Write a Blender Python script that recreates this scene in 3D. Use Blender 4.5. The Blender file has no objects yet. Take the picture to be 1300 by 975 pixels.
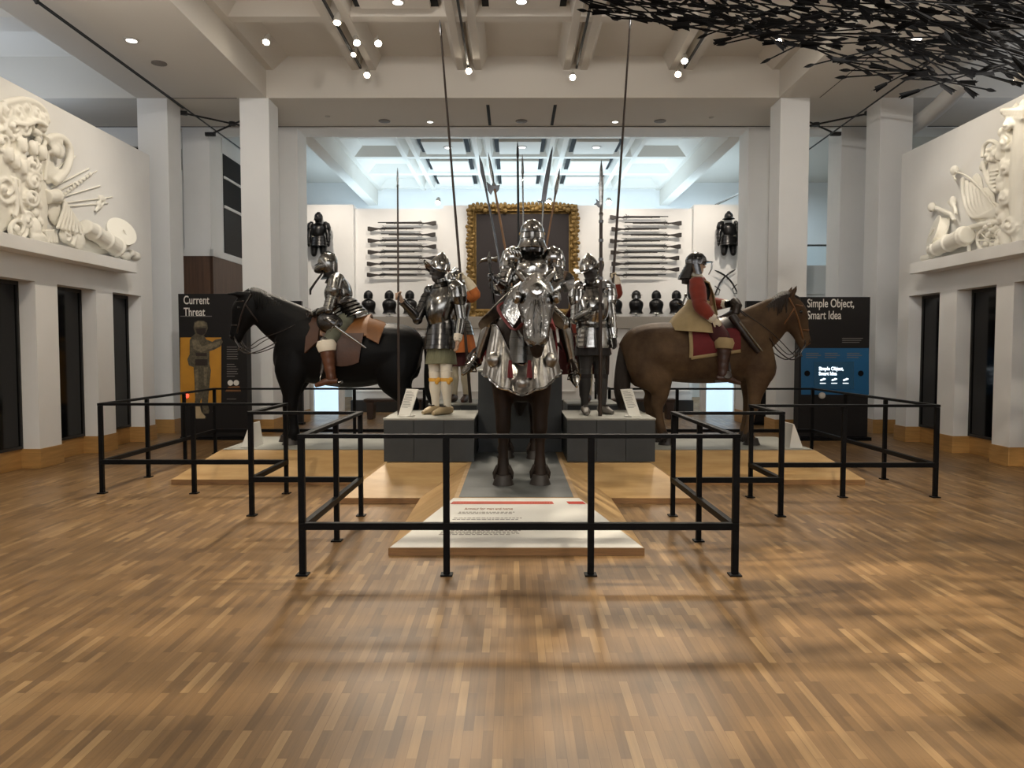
import bpy, bmesh, math, random
from mathutils import Vector, Matrix, Quaternion, noise
random.seed(7)
R = math.radians
V = Vector
scene = bpy.context.scene
COL = scene.collection
# ---------------------------------------------------------------- camera model (frame taken as 1300 x 975)
F = 950.0
EYE = V((0, 0, 1.6))
pit = math.atan(45.5 / F); yaw = math.atan(2.0 / F)
_m = Matrix.Rotation(yaw, 3, 'Z') @ Matrix.Rotation(-pit, 3, 'X')
FWD = _m @ V((0, 1, 0)); UPV = _m @ V((0, 0, 1)); RGT = _m @ V((1, 0, 0))
def P(px, py, Y):
    d = FWD * F + RGT * (px - 650) - UPV * (py - 487.5)
    return EYE + d * (Y / d.y)
cam_d = bpy.data.cameras.new('camera'); cam = bpy.data.objects.new('camera', cam_d); COL.objects.link(cam)
cam_d.sensor_fit = 'HORIZONTAL'; cam_d.sensor_width = 36.0; cam_d.lens = 36.0 * F / 1300.0
cam_d.clip_end = 200
cam.matrix_world = Matrix(((RGT.x, UPV.x, -FWD.x, EYE.x), (RGT.y, UPV.y, -FWD.y, EYE.y), (RGT.z, UPV.z, -FWD.z, EYE.z), (0, 0, 0, 1)))
scene.camera = cam

# ---------------------------------------------------------------- mesh builder
def lerp(a, b, t): return a + (b - a) * t
def smooth01(t):
    t = max(0.0, min(1.0, t)); return t * t * (3 - 2 * t)
def spl(rows, n):
    """Catmull-Rom resample of rows of equal-length tuples."""
    out = []; k = len(rows)
    for i in range(k - 1):
        p0 = rows[max(0, i - 1)]; p1 = rows[i]; p2 = rows[i + 1]; p3 = rows[min(k - 1, i + 2)]
        for j in range(n):
            t = j / n
            out.append(tuple(0.5 * (2 * b + (c - a) * t + (2 * a - 5 * b + 4 * c - d) * t * t + (3 * b - a - 3 * c + d) * t ** 3)
                             for a, b, c, d in zip(p0, p1, p2, p3)))
    out.append(tuple(rows[-1]))
    return out

class MB:
    def __init__(s): s.v = []; s.f = []; s.T = Matrix.Identity(4); s.mi = []; s.cur = 0
    def add(s, vs, fs):
        o = len(s.v); s.v.extend([s.T @ V(p) for p in vs]); s.f.extend([tuple(i + o for i in q) for q in fs]); s.mi.extend([s.cur] * len(fs)); return s
    def box(s, c, d, rz=0.0, rot=None):
        M = rot if rot is not None else Matrix.Rotation(rz, 3, 'Z')
        c = V(c); vs = []
        for x in (-.5, .5):
            for y in (-.5, .5):
                for z in (-.5, .5): vs.append(c + M @ V((x * d[0], y * d[1], z * d[2])))
        return s.add(vs, [(0, 1, 3, 2), (4, 6, 7, 5), (0, 4, 5, 1), (2, 3, 7, 6), (0, 2, 6, 4), (1, 5, 7, 3)])
    def bb(s, lo, hi):
        return s.box([(a + b) / 2 for a, b in zip(lo, hi)], [abs(b - a) for a, b in zip(lo, hi)])
    def loft(s, rings, cap=True, close=True):
        n = len(rings[0]); vs = [p for r in rings for p in r]; fs = []
        for i in range(len(rings) - 1):
            for j in range(n if close else n - 1):
                k = (j + 1) % n
                fs.append((i * n + j, i * n + k, (i + 1) * n + k, (i + 1) * n + j))
        if cap and close:
            fs.append(tuple(range(n))); fs.append(tuple(reversed(range((len(rings) - 1) * n, len(rings) * n))))
        return s.add(vs, fs)
    def tube(s, pts, rad, n=10, ref=None, cap=True, power=1.0, fn=None):
        pts = [V(p) for p in pts]; k = len(pts)
        if not isinstance(rad, (list,)): rad = [rad] * k
        rings = []; ref = V(ref) if ref is not None else None; side0 = None
        for i, p in enumerate(pts):
            t = (pts[min(k - 1, i + 1)] - pts[max(0, i - 1)])
            if t.length < 1e-9: t = V((0, 0, 1))
            t.normalize()
            if ref is None:
                if side0 is None:
                    r = V((0, 0, 1)) if abs(t.z) < .9 else V((0, 1, 0)); sd = t.cross(r).normalized()
                else:
                    sd = (side0 - t * side0.dot(t)).normalized()
                side0 = sd
            else: sd = t.cross(ref).normalized()
            up = sd.cross(t).normalized()
            r = rad[i]; a, b = (r if isinstance(r, (tuple, list)) else (r, r))
            ring = []
            for j in range(n):
                an = 2 * math.pi * j / n; c, q = math.cos(an), math.sin(an)
                if power != 1.0:
                    c = math.copysign(abs(c) ** power, c); q = math.copysign(abs(q) ** power, q)
                m = fn(i / (k - 1), an) if fn else 1.0
                ring.append(p + sd * (a * c * m) + up * (b * q * m))
            rings.append(ring)
        return s.loft(rings, cap)
    def ell(s, c, r, rot=None, n=12, m=8):
        c = V(c); r = (r, r, r) if not isinstance(r, (tuple, list)) else r
        vs = [c + (rot @ V((0, 0, r[2])) if rot else V((0, 0, r[2])))]
        for i in range(1, m):
            th = math.pi * i / m
            for j in range(n):
                ph = 2 * math.pi * j / n
                p = V((r[0] * math.sin(th) * math.cos(ph), r[1] * math.sin(th) * math.sin(ph), r[2] * math.cos(th)))
                vs.append(c + (rot @ p if rot else p))
        vs.append(c + (rot @ V((0, 0, -r[2])) if rot else V((0, 0, -r[2]))))
        fs = [(0, 1 + j, 1 + (j + 1) % n) for j in range(n)]
        for i in range(m - 2):
            for j in range(n):
                a = 1 + i * n + j; b = 1 + i * n + (j + 1) % n
                fs.append((a, a + n, b + n, b))
        l = len(vs) - 1; o = 1 + (m - 2) * n
        fs += [(l, o + (j + 1) % n, o + j) for j in range(n)]
        return s.add(vs, fs)
    def lathe(s, prof, c=(0, 0, 0), axis=(0, 0, 1), n=16, sx=1.0, sy=1.0, xdir=None, cap=True):
        c = V(c); z = V(axis).normalized()
        if xdir is None: xdir = V((1, 0, 0)) if abs(z.x) < .9 else V((0, 1, 0))
        x = (V(xdir) - z * V(xdir).dot(z)).normalized(); y = z.cross(x)
        return s.loft([[c + z * h + x * (r * sx * math.cos(2 * math.pi * j / n)) + y * (r * sy * math.sin(2 * math.pi * j / n)) for j in range(n)] for r, h in prof], cap)
    def prism(s, poly, o, ax, ay, th):
        """2D outline in the plane (o, ax, ay), extruded by th along ax x ay (centred)."""
        o, ax, ay = V(o), V(ax), V(ay); nz = ax.cross(ay).normalized()
        n = len(poly); vs = []
        for sgn in (-.5, .5): vs += [o + ax * p[0] + ay * p[1] + nz * (th * sgn) for p in poly]
        fs = [tuple(reversed(range(n))), tuple(range(n, 2 * n))] + [(i, (i + 1) % n, n + (i + 1) % n, n + i) for i in range(n)]
        return s.add(vs, fs)
    def sheet(s, grid, th):
        """open surface given as rows of points, thickened by th."""
        nr, nc = len(grid), len(grid[0]); g = [[V(p) for p in r] for r in grid]; off = []
        for i in range(nr):
            row = []
            for j in range(nc):
                du = g[i][min(nc - 1, j + 1)] - g[i][max(0, j - 1)]; dv = g[min(nr - 1, i + 1)][j] - g[max(0, i - 1)][j]
                nn = du.cross(dv); nn = nn.normalized() if nn.length > 1e-12 else V((0, 0, 1))
                row.append(g[i][j] + nn * th)
            off.append(row)
        vs = [p for r in g for p in r] + [p for r in off for p in r]; N = nr * nc; fs = []
        for i in range(nr - 1):
            for j in range(nc - 1):
                a = i * nc + j; b = a + 1; c = b + nc; d = a + nc
                fs.append((a, b, c, d)); fs.append((N + d, N + c, N + b, N + a))
        bd = [j for j in range(nc)] + [i * nc + nc - 1 for i in range(1, nr)] + [(nr - 1) * nc + j for j in range(nc - 2, -1, -1)] + [i * nc for i in range(nr - 2, 0, -1)]
        for q in range(len(bd)):
            a, b = bd[q], bd[(q + 1) % len(bd)]; fs.append((b, a, N + a, N + b))
        return s.add(vs, fs)
    def build(s, name, mat, parent=None, smooth=40, bevel=0.0, voxel=0.0, relax=0, local=False, loc=None):
        me = bpy.data.meshes.new(name); me.from_pydata([tuple(p) for p in s.v], [], s.f); 
        mats = mat if isinstance(mat, (list, tuple)) else [mat]
        for m in mats: me.materials.append(m)
        if len(mats) > 1: me.polygons.foreach_set('material_index', s.mi)
        b = bmesh.new(); b.from_mesh(me); bmesh.ops.recalc_face_normals(b, faces=b.faces); b.to_mesh(me); b.free()
        o = bpy.data.objects.new(name, me); COL.objects.link(o)
        if voxel:
            md = o.modifiers.new('r', 'REMESH'); md.mode = 'VOXEL'; md.voxel_size = voxel
            if relax:
                sm = o.modifiers.new('s', 'SMOOTH'); sm.factor = .5; sm.iterations = relax
            dg = bpy.context.evaluated_depsgraph_get(); dg.update()
            m2 = bpy.data.meshes.new_from_object(o.evaluated_get(dg)); o.modifiers.clear(); o.data = m2; bpy.data.meshes.remove(me); me = m2; me.name = name
            if not me.materials:
                for m in mats: me.materials.append(m)
        if smooth:
            me.polygons.foreach_set('use_smooth', [True] * len(me.polygons))
            if smooth < 180: me.set_sharp_from_angle(angle=R(smooth))
        if bevel:
            md = o.modifiers.new('bevel', 'BEVEL'); md.width = bevel; md.segments = 2; md.limit_method = 'ANGLE'; md.harden_normals = False
        if parent is not None:
            o.parent = parent
            if not local and parent.type == 'EMPTY': o.matrix_parent_inverse = ROOTS[parent.name]
        return o
ROOTS = {}
def settle(o, loc):
    """move a top-level mesh's origin to loc without moving its points"""
    o.data.transform(Matrix.Translation(-V(loc))); o.location = loc; return o
def thing(name, label, cat, loc=(0, 0, 0), rz=0.0, group=None):
    o = bpy.data.objects.new(name, None); COL.objects.link(o); o.empty_display_size = .1
    o.location = loc; o.rotation_euler = (0, 0, rz); o['label'] = label; o['category'] = cat
    if group: o['group'] = group
    ROOTS[o.name] = (Matrix.Translation(V(loc)) @ Matrix.Rotation(rz, 4, 'Z')).inverted()
    return o
def tag(o, label, cat, group=None, kind=None):
    o['label'] = label; o['category'] = cat
    if group: o['group'] = group
    if kind: o['kind'] = kind
    return o
def struct(o): o['kind'] = 'structure'; return o
def dup(root, loc=None, rz=None, label=None, group=None):
    r = root.copy(); COL.objects.link(r)
    if loc is not None: r.location = loc
    if rz is not None: r.rotation_euler = (0, 0, rz)
    if label: r['label'] = label
    if group: r['group'] = group
    for ch in list(root.children):
        c = ch.copy(); COL.objects.link(c); c.parent = r
        for g in list(ch.children):
            d = g.copy(); COL.objects.link(d); d.parent = c
    return r
# ---------------------------------------------------------------- materials
def srgb(r, g, b):
    return tuple(((c / 255) / 12.92 if c <= 10 else (((c / 255) + .055) / 1.055) ** 2.4) for c in (r, g, b))
def mat(name, rgb, rough=.5, metal=0.0, var=0.0, scale=8.0, bump=0.0, bscale=30.0, rgb2=None, emit=None, estr=0.0, spec=.5, stretch=(1, 1, 1), rvar=0.0, coat=0.0, sheen=0.0):
    m = bpy.data.materials.new(name); m.use_nodes = True; nt = m.node_tree; N = nt.nodes; L = nt.links
    b = N['Principled BSDF']; b.inputs['Base Color'].default_value = (*rgb, 1); b.inputs['Roughness'].default_value = rough
    b.inputs['Metallic'].default_value = metal; b.inputs['Specular IOR Level'].default_value = spec
    b.inputs['Coat Weight'].default_value = coat
    b.inputs['Sheen Weight'].default_value = sheen
    if var or rgb2 or bump or rvar:
        tc = N.new('ShaderNodeTexCoord'); mp = N.new('ShaderNodeMapping'); mp.inputs['Scale'].default_value = stretch
        L.new(tc.outputs['Object'], mp.inputs['Vector'])
        nz = N.new('ShaderNodeTexNoise'); nz.inputs['Scale'].default_value = scale; nz.inputs['Detail'].default_value = 5; nz.inputs['Roughness'].default_value = .6
        L.new(mp.outputs['Vector'], nz.inputs['Vector'])
        if var or rgb2:
            cr = N.new('ShaderNodeValToRGB'); cr.color_ramp.elements[0].position = .32; cr.color_ramp.elements[1].position = .68
            if rgb2: c0, c1 = rgb, rgb2
            else: c0 = tuple(c * (1 - var) for c in rgb); c1 = tuple(min(1, c * (1 + var)) for c in rgb)
            cr.color_ramp.elements[0].color = (*c0, 1); cr.color_ramp.elements[1].color = (*c1, 1)
            L.new(nz.outputs['Fac'], cr.inputs['Fac']); L.new(cr.outputs['Color'], b.inputs['Base Color'])
        if rvar:
            mr = N.new('ShaderNodeMapRange'); mr.inputs['To Min'].default_value = max(.03, rough - rvar); mr.inputs['To Max'].default_value = rough + rvar
            L.new(nz.outputs['Fac'], mr.inputs['Value']); L.new(mr.outputs['Result'], b.inputs['Roughness'])
        if bump:
            n2 = N.new('ShaderNodeTexNoise'); n2.inputs['Scale'].default_value = bscale; n2.inputs['Detail'].default_value = 4
            L.new(mp.outputs['Vector'], n2.inputs['Vector'])
            bp = N.new('ShaderNodeBump'); bp.inputs['Strength'].default_value = bump; bp.inputs['Distance'].default_value = .02
            L.new(n2.outputs['Fac'], bp.inputs['Height']); L.new(bp.outputs['Normal'], b.inputs['Normal'])
    if emit:
        b.inputs['Emission Color'].default_value = (*emit, 1); b.inputs['Emission Strength'].default_value = estr
    return m
M = {}
M['wall'] = mat('plaster_white', srgb(232, 231, 228), .75, var=.02, scale=1.5)
M['ceil'] = mat('ceiling_white', srgb(214, 208, 198), .85)
M['relief'] = mat('relief_plaster', srgb(240, 237, 226), .7, bump=.15, bscale=25)
M['skirt'] = mat('oak_skirting', srgb(176, 134, 78), .45, var=.15, scale=3, stretch=(1, 1, 12))
M['darkglass'] = mat('dark_window_glass', (.003, .003, .0035), .1, spec=.25)
M['darkframe'] = mat('dark_frame', (.015, .014, .013), .5)
M['black'] = mat('black_paint', (.004, .004, .0045), .5, spec=.12)
M['blackcable'] = mat('black_cable', (.01, .01, .01), .6)
M['slot'] = mat('slot_black', (.01, .01, .01), .9)
M['grey_trim'] = mat('grey_trim', srgb(150, 144, 135), .7)
M['plywood'] = mat('oak_veneer', srgb(176, 140, 90), .42, rgb2=srgb(200, 166, 116), scale=1.6, stretch=(1, 6, 1))
M['plyedge'] = mat('ply_edge', srgb(140, 104, 66), .6, var=.2, scale=5, stretch=(1, 1, 20))
M['slate'] = mat('slate_grey', srgb(98, 101, 100), .5, var=.14, scale=2.2, bump=.1, bscale=12)
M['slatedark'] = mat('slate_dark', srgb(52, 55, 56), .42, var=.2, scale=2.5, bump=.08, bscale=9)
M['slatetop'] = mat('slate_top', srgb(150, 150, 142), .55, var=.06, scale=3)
M['panelwhite'] = mat('label_white', srgb(232, 230, 222), .4)
M['ink'] = mat('ink_grey', srgb(160, 154, 146), .8)
M['inkorange'] = mat('ink_bronze', srgb(150, 96, 52), .8)
M['redstrip'] = mat('strip_red', srgb(196, 72, 58), .6)
M['redstrip2'] = mat('strip_pink', srgb(226, 150, 130), .6)
M['steel'] = mat('polished_steel', (.36, .355, .345), .17, 1.0, var=.18, scale=9, rvar=.09, bump=.05, bscale=14)
M['steelmid'] = mat('aged_steel', (.19, .187, .18), .2, 1.0, var=.25, scale=9, rvar=.08, bump=.05, bscale=14)
M['steeldark'] = mat('blued_steel', (.085, .085, .088), .22, 1.0, var=.25, scale=7, rvar=.08, bump=.04, bscale=12)
M['steelblack'] = mat('black_armour', (.012, .0115, .0115), .32, .6, var=.3, scale=8)
M['bardsteel'] = mat('barding_steel', (.33, .315, .295), .36, 1.0, var=.3, scale=12, rvar=.1, bump=.12, bscale=22)
M['flutedsteel'] = mat('fluted_steel', (.40, .40, .40), .16, 1.0, var=.2, scale=9, rvar=.06, bump=.8, bscale=13)
M['brass'] = mat('brass', (.55, .38, .16), .35, 1.0)
M['blackcoat'] = mat('black_horse_coat', (.003, .003, .0035), .5, spec=.12, bump=.1, bscale=40)
M['browncoat'] = mat('brown_horse_coat', srgb(62, 46, 33), .6, rgb2=srgb(96, 76, 55), scale=3.0, spec=.14, bump=.15, bscale=45)
M['darkbay'] = mat('dark_bay_coat', srgb(24, 18, 15), .55, rgb2=srgb(42, 31, 24), scale=4, spec=.18, bump=.15, bscale=45)
M['hair'] = mat('horse_hair', (.004, .004, .004), .5, spec=.2, bump=.6, bscale=60, stretch=(3, 3, .3))
M['manebrown'] = mat('brown_mane', srgb(40, 30, 22), .6, bump=.6, bscale=60, stretch=(3, 3, .3))
M['hoof'] = mat('hoof_horn', srgb(42, 36, 32), .5, var=.2, scale=12)
M['eye'] = mat('glass_eye', (.004, .003, .003), .08)
M['leather'] = mat('brown_leather', srgb(70, 42, 26), .45, var=.2, scale=6, bump=.1)
M['leathertan'] = mat('tan_leather', srgb(118, 76, 38), .45, var=.2, scale=6, bump=.1)
M['leatherdark'] = mat('dark_leather', srgb(38, 28, 23), .4, var=.2, scale=8)
M['boot'] = mat('boot_leather', srgb(92, 56, 36), .42, var=.25, scale=7, bump=.15, bscale=20)
M['bootdark'] = mat('dark_boot_leather', srgb(62, 38, 28), .42, var=.25, scale=7, bump=.15, bscale=20)
M['buff'] = mat('buff_coat', srgb(158, 138, 100), .8, var=.12, scale=5, bump=.1, bscale=14)
M['redwool'] = mat('red_wool', srgb(124, 42, 24), .85, var=.15, scale=8, sheen=.2)
M['redcloth'] = mat('crimson_cloth', srgb(104, 26, 30), .8, var=.15, scale=7)
M['maroon'] = mat('maroon_cloth', srgb(66, 22, 24), .85, var=.15, scale=7)
M['orange'] = mat('orange_cloth', srgb(190, 108, 52), .8, var=.12, scale=7)
M['cream'] = mat('cream_linen', srgb(214, 202, 176), .8, var=.06, scale=8)
M['white'] = mat('white_linen', srgb(224, 216, 200), .8, var=.05, scale=8)
M['yellow'] = mat('yellow_garter', srgb(214, 160, 62), .75)
M['sage'] = mat('sage_cloth', srgb(112, 112, 88), .85, var=.18, scale=14, stretch=(4, 4, .3))
M['drabgreen'] = mat('drab_cloth', srgb(96, 98, 84), .8, var=.2, scale=10)
M['darkcloth'] = mat('dark_cloth', srgb(34, 30, 30), .8, var=.2, scale=8)
M['charcoal'] = mat('charcoal_hose', srgb(50, 48, 47), .7, var=.15, scale=8)
M['shoe'] = mat('pale_shoe', srgb(180, 160, 126), .55, var=.1, scale=6)
M['shoegrey'] = mat('grey_shoe', srgb(112, 106, 98), .5, var=.15, scale=6)
M['skin'] = mat('mannequin_skin', srgb(168, 140, 118), .55)
M['skindark'] = mat('dark_mannequin', srgb(44, 40, 38), .5)
M['wood'] = mat('dark_ash_wood', srgb(48, 34, 24), .5, var=.2, scale=6)
M['woodmid'] = mat('ash_shaft', srgb(122, 88, 56), .5, var=.2, scale=6)
M['gunwood'] = mat('walnut_stock', srgb(34, 26, 20), .45, var=.2, scale=8)
M['gunmetal'] = mat('gun_barrel', (.03, .03, .03), .4, .7)
M['walnut'] = mat('walnut_panel', srgb(74, 50, 36), .5, rgb2=srgb(96, 68, 48), scale=2.5, stretch=(7, 7, .5))
M['benchwood'] = mat('bench_wood', srgb(58, 40, 30), .4)
M['signblack'] = mat('sign_black', srgb(30, 28, 28), .55, spec=.2)
M['signtext'] = mat('sign_lettering', srgb(214, 210, 202), .6)
M['signgrey'] = mat('sign_smalltext', srgb(110, 106, 102), .7)
M['signyellow'] = mat('sign_ochre', srgb(182, 128, 34), .55, var=.1, scale=3)
M['signblue'] = mat('sign_blue', srgb(14, 84, 128), .5)
M['camo'] = mat('camouflage_print', srgb(96, 88, 68), .7, rgb2=srgb(56, 50, 38), scale=22)
M['camolight'] = mat('camouflage_print_light', srgb(124, 112, 88), .7, rgb2=srgb(84, 76, 58), scale=22)
M['screen'] = mat('screen_dark', (.004, .012, .02), .2, emit=(.01, .04, .07), estr=.5)
M['screentext'] = mat('screen_lettering', (.8, .9, 1), .4, emit=(.8, .92, 1), estr=1.6)
M['redlamp'] = mat('red_lamp', (.8, .05, .03), .4, emit=(1, .08, .04), estr=1.6)
M['gold'] = mat('gilt_frame', srgb(128, 102, 54), .5, .4, var=.35, scale=26, bump=.8, bscale=30)
M['chrome'] = mat('lamp_reflector', (.7, .7, .7), .2, 1.0)
M['lampon'] = mat('lamp_face', (1, 1, 1), .5, emit=(1, .88, .70), estr=60)
M['lampcool'] = mat('downlight_face', (1, 1, 1), .5, emit=(1, .96, .9), estr=2.5)
M['lampwhite'] = mat('lamp_housing', srgb(190, 184, 174), .5)
M['vent'] = mat('vent_grey', srgb(120, 112, 104), .6)
M['bluelit'] = mat('lit_room_white', srgb(200, 225, 240), .6, emit=srgb(196, 226, 246), estr=.85)
M['glass'] = mat('clear_glass', (.9, .97, 1), .02)
M['glass'].node_tree.nodes['Principled BSDF'].inputs['Transmission Weight'].default_value = 1.0
M['glass'].node_tree.nodes['Principled BSDF'].inputs['IOR'].default_value = 1.15

def floor_mat():
    m = bpy.data.materials.new('oak_strip_floor'); m.use_nodes = True; nt = m.node_tree; N = nt.nodes; L = nt.links; b = N['Principled BSDF']
    tc = N.new('ShaderNodeTexCoord'); mp = N.new('ShaderNodeMapping'); mp.inputs['Rotation'].default_value = (0, 0, R(90))
    L.new(tc.outputs['Object'], mp.inputs['Vector'])
    def brick(c1, c2, off):
        bt = N.new('ShaderNodeTexBrick'); bt.offset = off; bt.offset_frequency = 2; bt.squash = 1
        bt.inputs['Scale'].default_value = 1; bt.inputs['Brick Width'].default_value = .34; bt.inputs['Row Height'].default_value = .042
        bt.inputs['Mortar Size'].default_value = .0009; bt.inputs['Mortar Smooth'].default_value = .3; bt.inputs['Bias'].default_value = 0
        bt.inputs['Color1'].default_value = (*c1, 1); bt.inputs['Color2'].default_value = (*c2, 1); bt.inputs['Mortar'].default_value = (*srgb(70, 50, 30), 1)
        L.new(mp.outputs['Vector'], bt.inputs['Vector']); return bt
    bt = brick((0, 0, 0), (1, 1, 1), .37); bt.inputs['Mortar'].default_value = (0, 0, 0, 1)
    cr = N.new('ShaderNodeValToRGB'); e = cr.color_ramp.elements; e[0].position = 0; e[0].color = (*srgb(112, 86, 56), 1); e[1].position = 1; e[1].color = (*srgb(164, 133, 92), 1)
    x = e.new(.35); x.color = (*srgb(130, 101, 66), 1); x = e.new(.8); x.color = (*srgb(140, 109, 72), 1)
    L.new(bt.outputs['Color'], cr.inputs['Fac'])
    # grain stretched along each strip, and broad wear
    m2 = N.new('ShaderNodeMapping'); m2.inputs['Scale'].default_value = (60, 3, 1); L.new(tc.outputs['Object'], m2.inputs['Vector'])
    g = N.new('ShaderNodeTexNoise'); g.inputs['Scale'].default_value = 1; g.inputs['Detail'].default_value = 6; L.new(m2.outputs['Vector'], g.inputs['Vector'])
    gr = N.new('ShaderNodeMapRange'); gr.inputs['From Min'].default_value = .3; gr.inputs['From Max'].default_value = .7; gr.inputs['To Min'].default_value = .88; gr.inputs['To Max'].default_value = 1.1
    L.new(g.outputs['Fac'], gr.inputs['Value'])
    mx = N.new('ShaderNodeMix'); mx.data_type = 'RGBA'; mx.blend_type = 'MULTIPLY'; mx.inputs[0].default_value = 1
    L.new(cr.outputs['Color'], mx.inputs[6]); L.new(gr.outputs['Result'], mx.inputs[7])
    L.new(mx.outputs[2], b.inputs['Base Color'])
    w = N.new('ShaderNodeTexNoise'); w.inputs['Scale'].default_value = .9; w.inputs['Detail'].default_value = 4; L.new(tc.outputs['Object'], w.inputs['Vector'])
    rr = N.new('ShaderNodeMapRange'); rr.inputs['From Min'].default_value = .3; rr.inputs['From Max'].default_value = .7; rr.inputs['To Min'].default_value = .31; rr.inputs['To Max'].default_value = .44
    L.new(w.outputs['Fac'], rr.inputs['Value']); L.new(rr.outputs['Result'], b.inputs['Roughness'])
    bp = N.new('ShaderNodeBump'); bp.inputs['Strength'].default_value = .08; bp.inputs['Distance'].default_value = .004
    L.new(g.outputs['Fac'], bp.inputs['Height']); L.new(bp.outputs['Normal'], b.inputs['Normal'])
    b.inputs['Specular IOR Level'].default_value = .3
    return m
M['floor'] = floor_mat()
def painting_mat():
    m = bpy.data.materials.new('dark_oil_painting'); m.use_nodes = True; nt = m.node_tree; N = nt.nodes; L = nt.links; b = N['Principled BSDF']
    tc = N.new('ShaderNodeTexCoord'); nz = N.new('ShaderNodeTexNoise'); nz.inputs['Scale'].default_value = 1.6; nz.inputs['Detail'].default_value = 5
    L.new(tc.outputs['Object'], nz.inputs['Vector'])
    sp = N.new('ShaderNodeSeparateXYZ'); L.new(tc.outputs['Object'], sp.inputs[0])
    ad = N.new('ShaderNodeMath'); ad.operation = 'MULTIPLY_ADD'; ad.inputs[1].default_value = .16; L.new(sp.outputs['Z'], ad.inputs[0]); L.new(nz.outputs['Fac'], ad.inputs[2])
    cr = N.new('ShaderNodeValToRGB'); e = cr.color_ramp.elements
    e[0].position = .25; e[0].color = (*srgb(14, 11, 9), 1); e[1].position = .85; e[1].color = (*srgb(58, 54, 54), 1)
    x = e.new(.5); x.color = (*srgb(48, 38, 29), 1); x = e.new(.66); x.color = (*srgb(42, 40, 43), 1)
    L.new(ad.outputs[0], cr.inputs['Fac']); L.new(cr.outputs['Color'], b.inputs['Base Color']); b.inputs['Roughness'].default_value = .6; b.inputs['Specular IOR Level'].default_value = .08
    return m
M['painting'] = painting_mat()
# ================================================================ THE SETTING
XL, XR = -6.3, 6.7          # faces of the two side walls
WALL_END = 13.1
ZB, ZC = 6.2, 6.95          # beam soffit, coffered ceiling
b = MB(); b.bb((-16, -6, -.1), (16, 34, 0)); struct(b.build('floor', M['floor'], smooth=0))
def side_wall(x, sgn, name, bname, opens):
    """white wall of piers with tall recessed windows; sgn = direction into the hall"""
    b = MB(); xi = x - sgn * .22; xo = x - sgn * .5
    def slab(x0, x1, y0, y1, z0, z1): b.bb((min(x0, x1), y0, z0), (max(x0, x1), y1, z1))
    slab(x, xo, -5.0, WALL_END, 2.48, 4.93)
    ys = [-5.0] + [v for o in opens for v in o] + [WALL_END]
    for i in range(0, len(ys), 2): slab(x, xo, ys[i], ys[i + 1], 0, 2.48)
    for o in opens: slab(xi - sgn * .06, xo, o[0], o[1], 0, .264)
    struct(b.build(name, M['wall'], smooth=0))
    s = MB()
    def sk(x0, x1, y0, y1): s.bb((min(x0, x1), y0, 0.001), (max(x0, x1), y1, .262))
    t = .018
    for i in range(0, len(ys), 2): sk(x + sgn * .001, x + sgn * t, ys[i] - (t if i else 0), ys[i + 1] + t)
    for o in opens:
        sk(x, xi - sgn * .055, o[0] + .001, o[0] + t); sk(x, xi - sgn * .055, o[1] - t, o[1] - .001); sk(xi - sgn * .055, xi - sgn * .02, o[0] + t, o[1] - t)
    sk(x, xo, WALL_END + .001, WALL_END + t)
    struct(s.build(bname, M['skirt'], smooth=0, bevel=.003))
    return xi
opL = [(6.07, 7.02), (7.5, 8.46), (8.93, 9.89), (10.37, 11.33), (11.8, 12.7)]
opR = [(6.3, 7.2), (7.7, 8.62), (9.1, 10.08), (10.45, 11.37), (11.83, 12.75)]
xiL = side_wall(XL, 1, 'wall_left', 'baseboard_left', opL)
xiR = side_wall(XR, -1, 'wall_right', 'baseboard_right', opR)
n = 0
for xi, sgn, ops in ((xiL, 1, opL[2:]), (xiR, -1, opR[2:])):
    for (y0, y1) in ops:
        n += 1
        w = MB(); xa, xb = sorted((xi, xi - sgn * .05))
        w.bb((xa, y0, .265), (xb, y0 + .035, 2.479)); w.bb((xa, y1 - .035, .265), (xb, y1, 2.479)); w.bb((xa, y0 + .035, 2.43), (xb, y1 - .035, 2.479)); w.bb((xa, y0 + .035, .265), (xb, y1 - .035, .30))
        o = struct(w.build('window_%d' % n, M['darkframe'], smooth=0))
        g = MB(); xa, xb = sorted((xi - sgn * .02, xi - sgn * .03)); g.bb((xa, y0 + .035, .30), (xb, y1 - .035, 2.43)); g.build('pane', M['darkglass'], o, smooth=0)

# columns in front of the portal, standing under the beams
for nm, x0, x1 in (('column_inner_left', -5.05, -4.51), ('column_outer_left', -6.94, -6.38), ('column_inner_right', 4.91, 5.45), ('column_outer_right', 6.75, 7.35)):
    b = MB(); b.bb((x0, 14, 0), (x1, 14.55, ZB)); struct(b.build(nm, M['wall'], smooth=0, bevel=.006))
    s = MB(); s.bb((x0 - .018, 13.982, .001), (x1 + .018, 14.568, .264)); struct(s.build(nm.replace('column', 'baseboard'), M['skirt'], smooth=0, bevel=.003))
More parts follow.
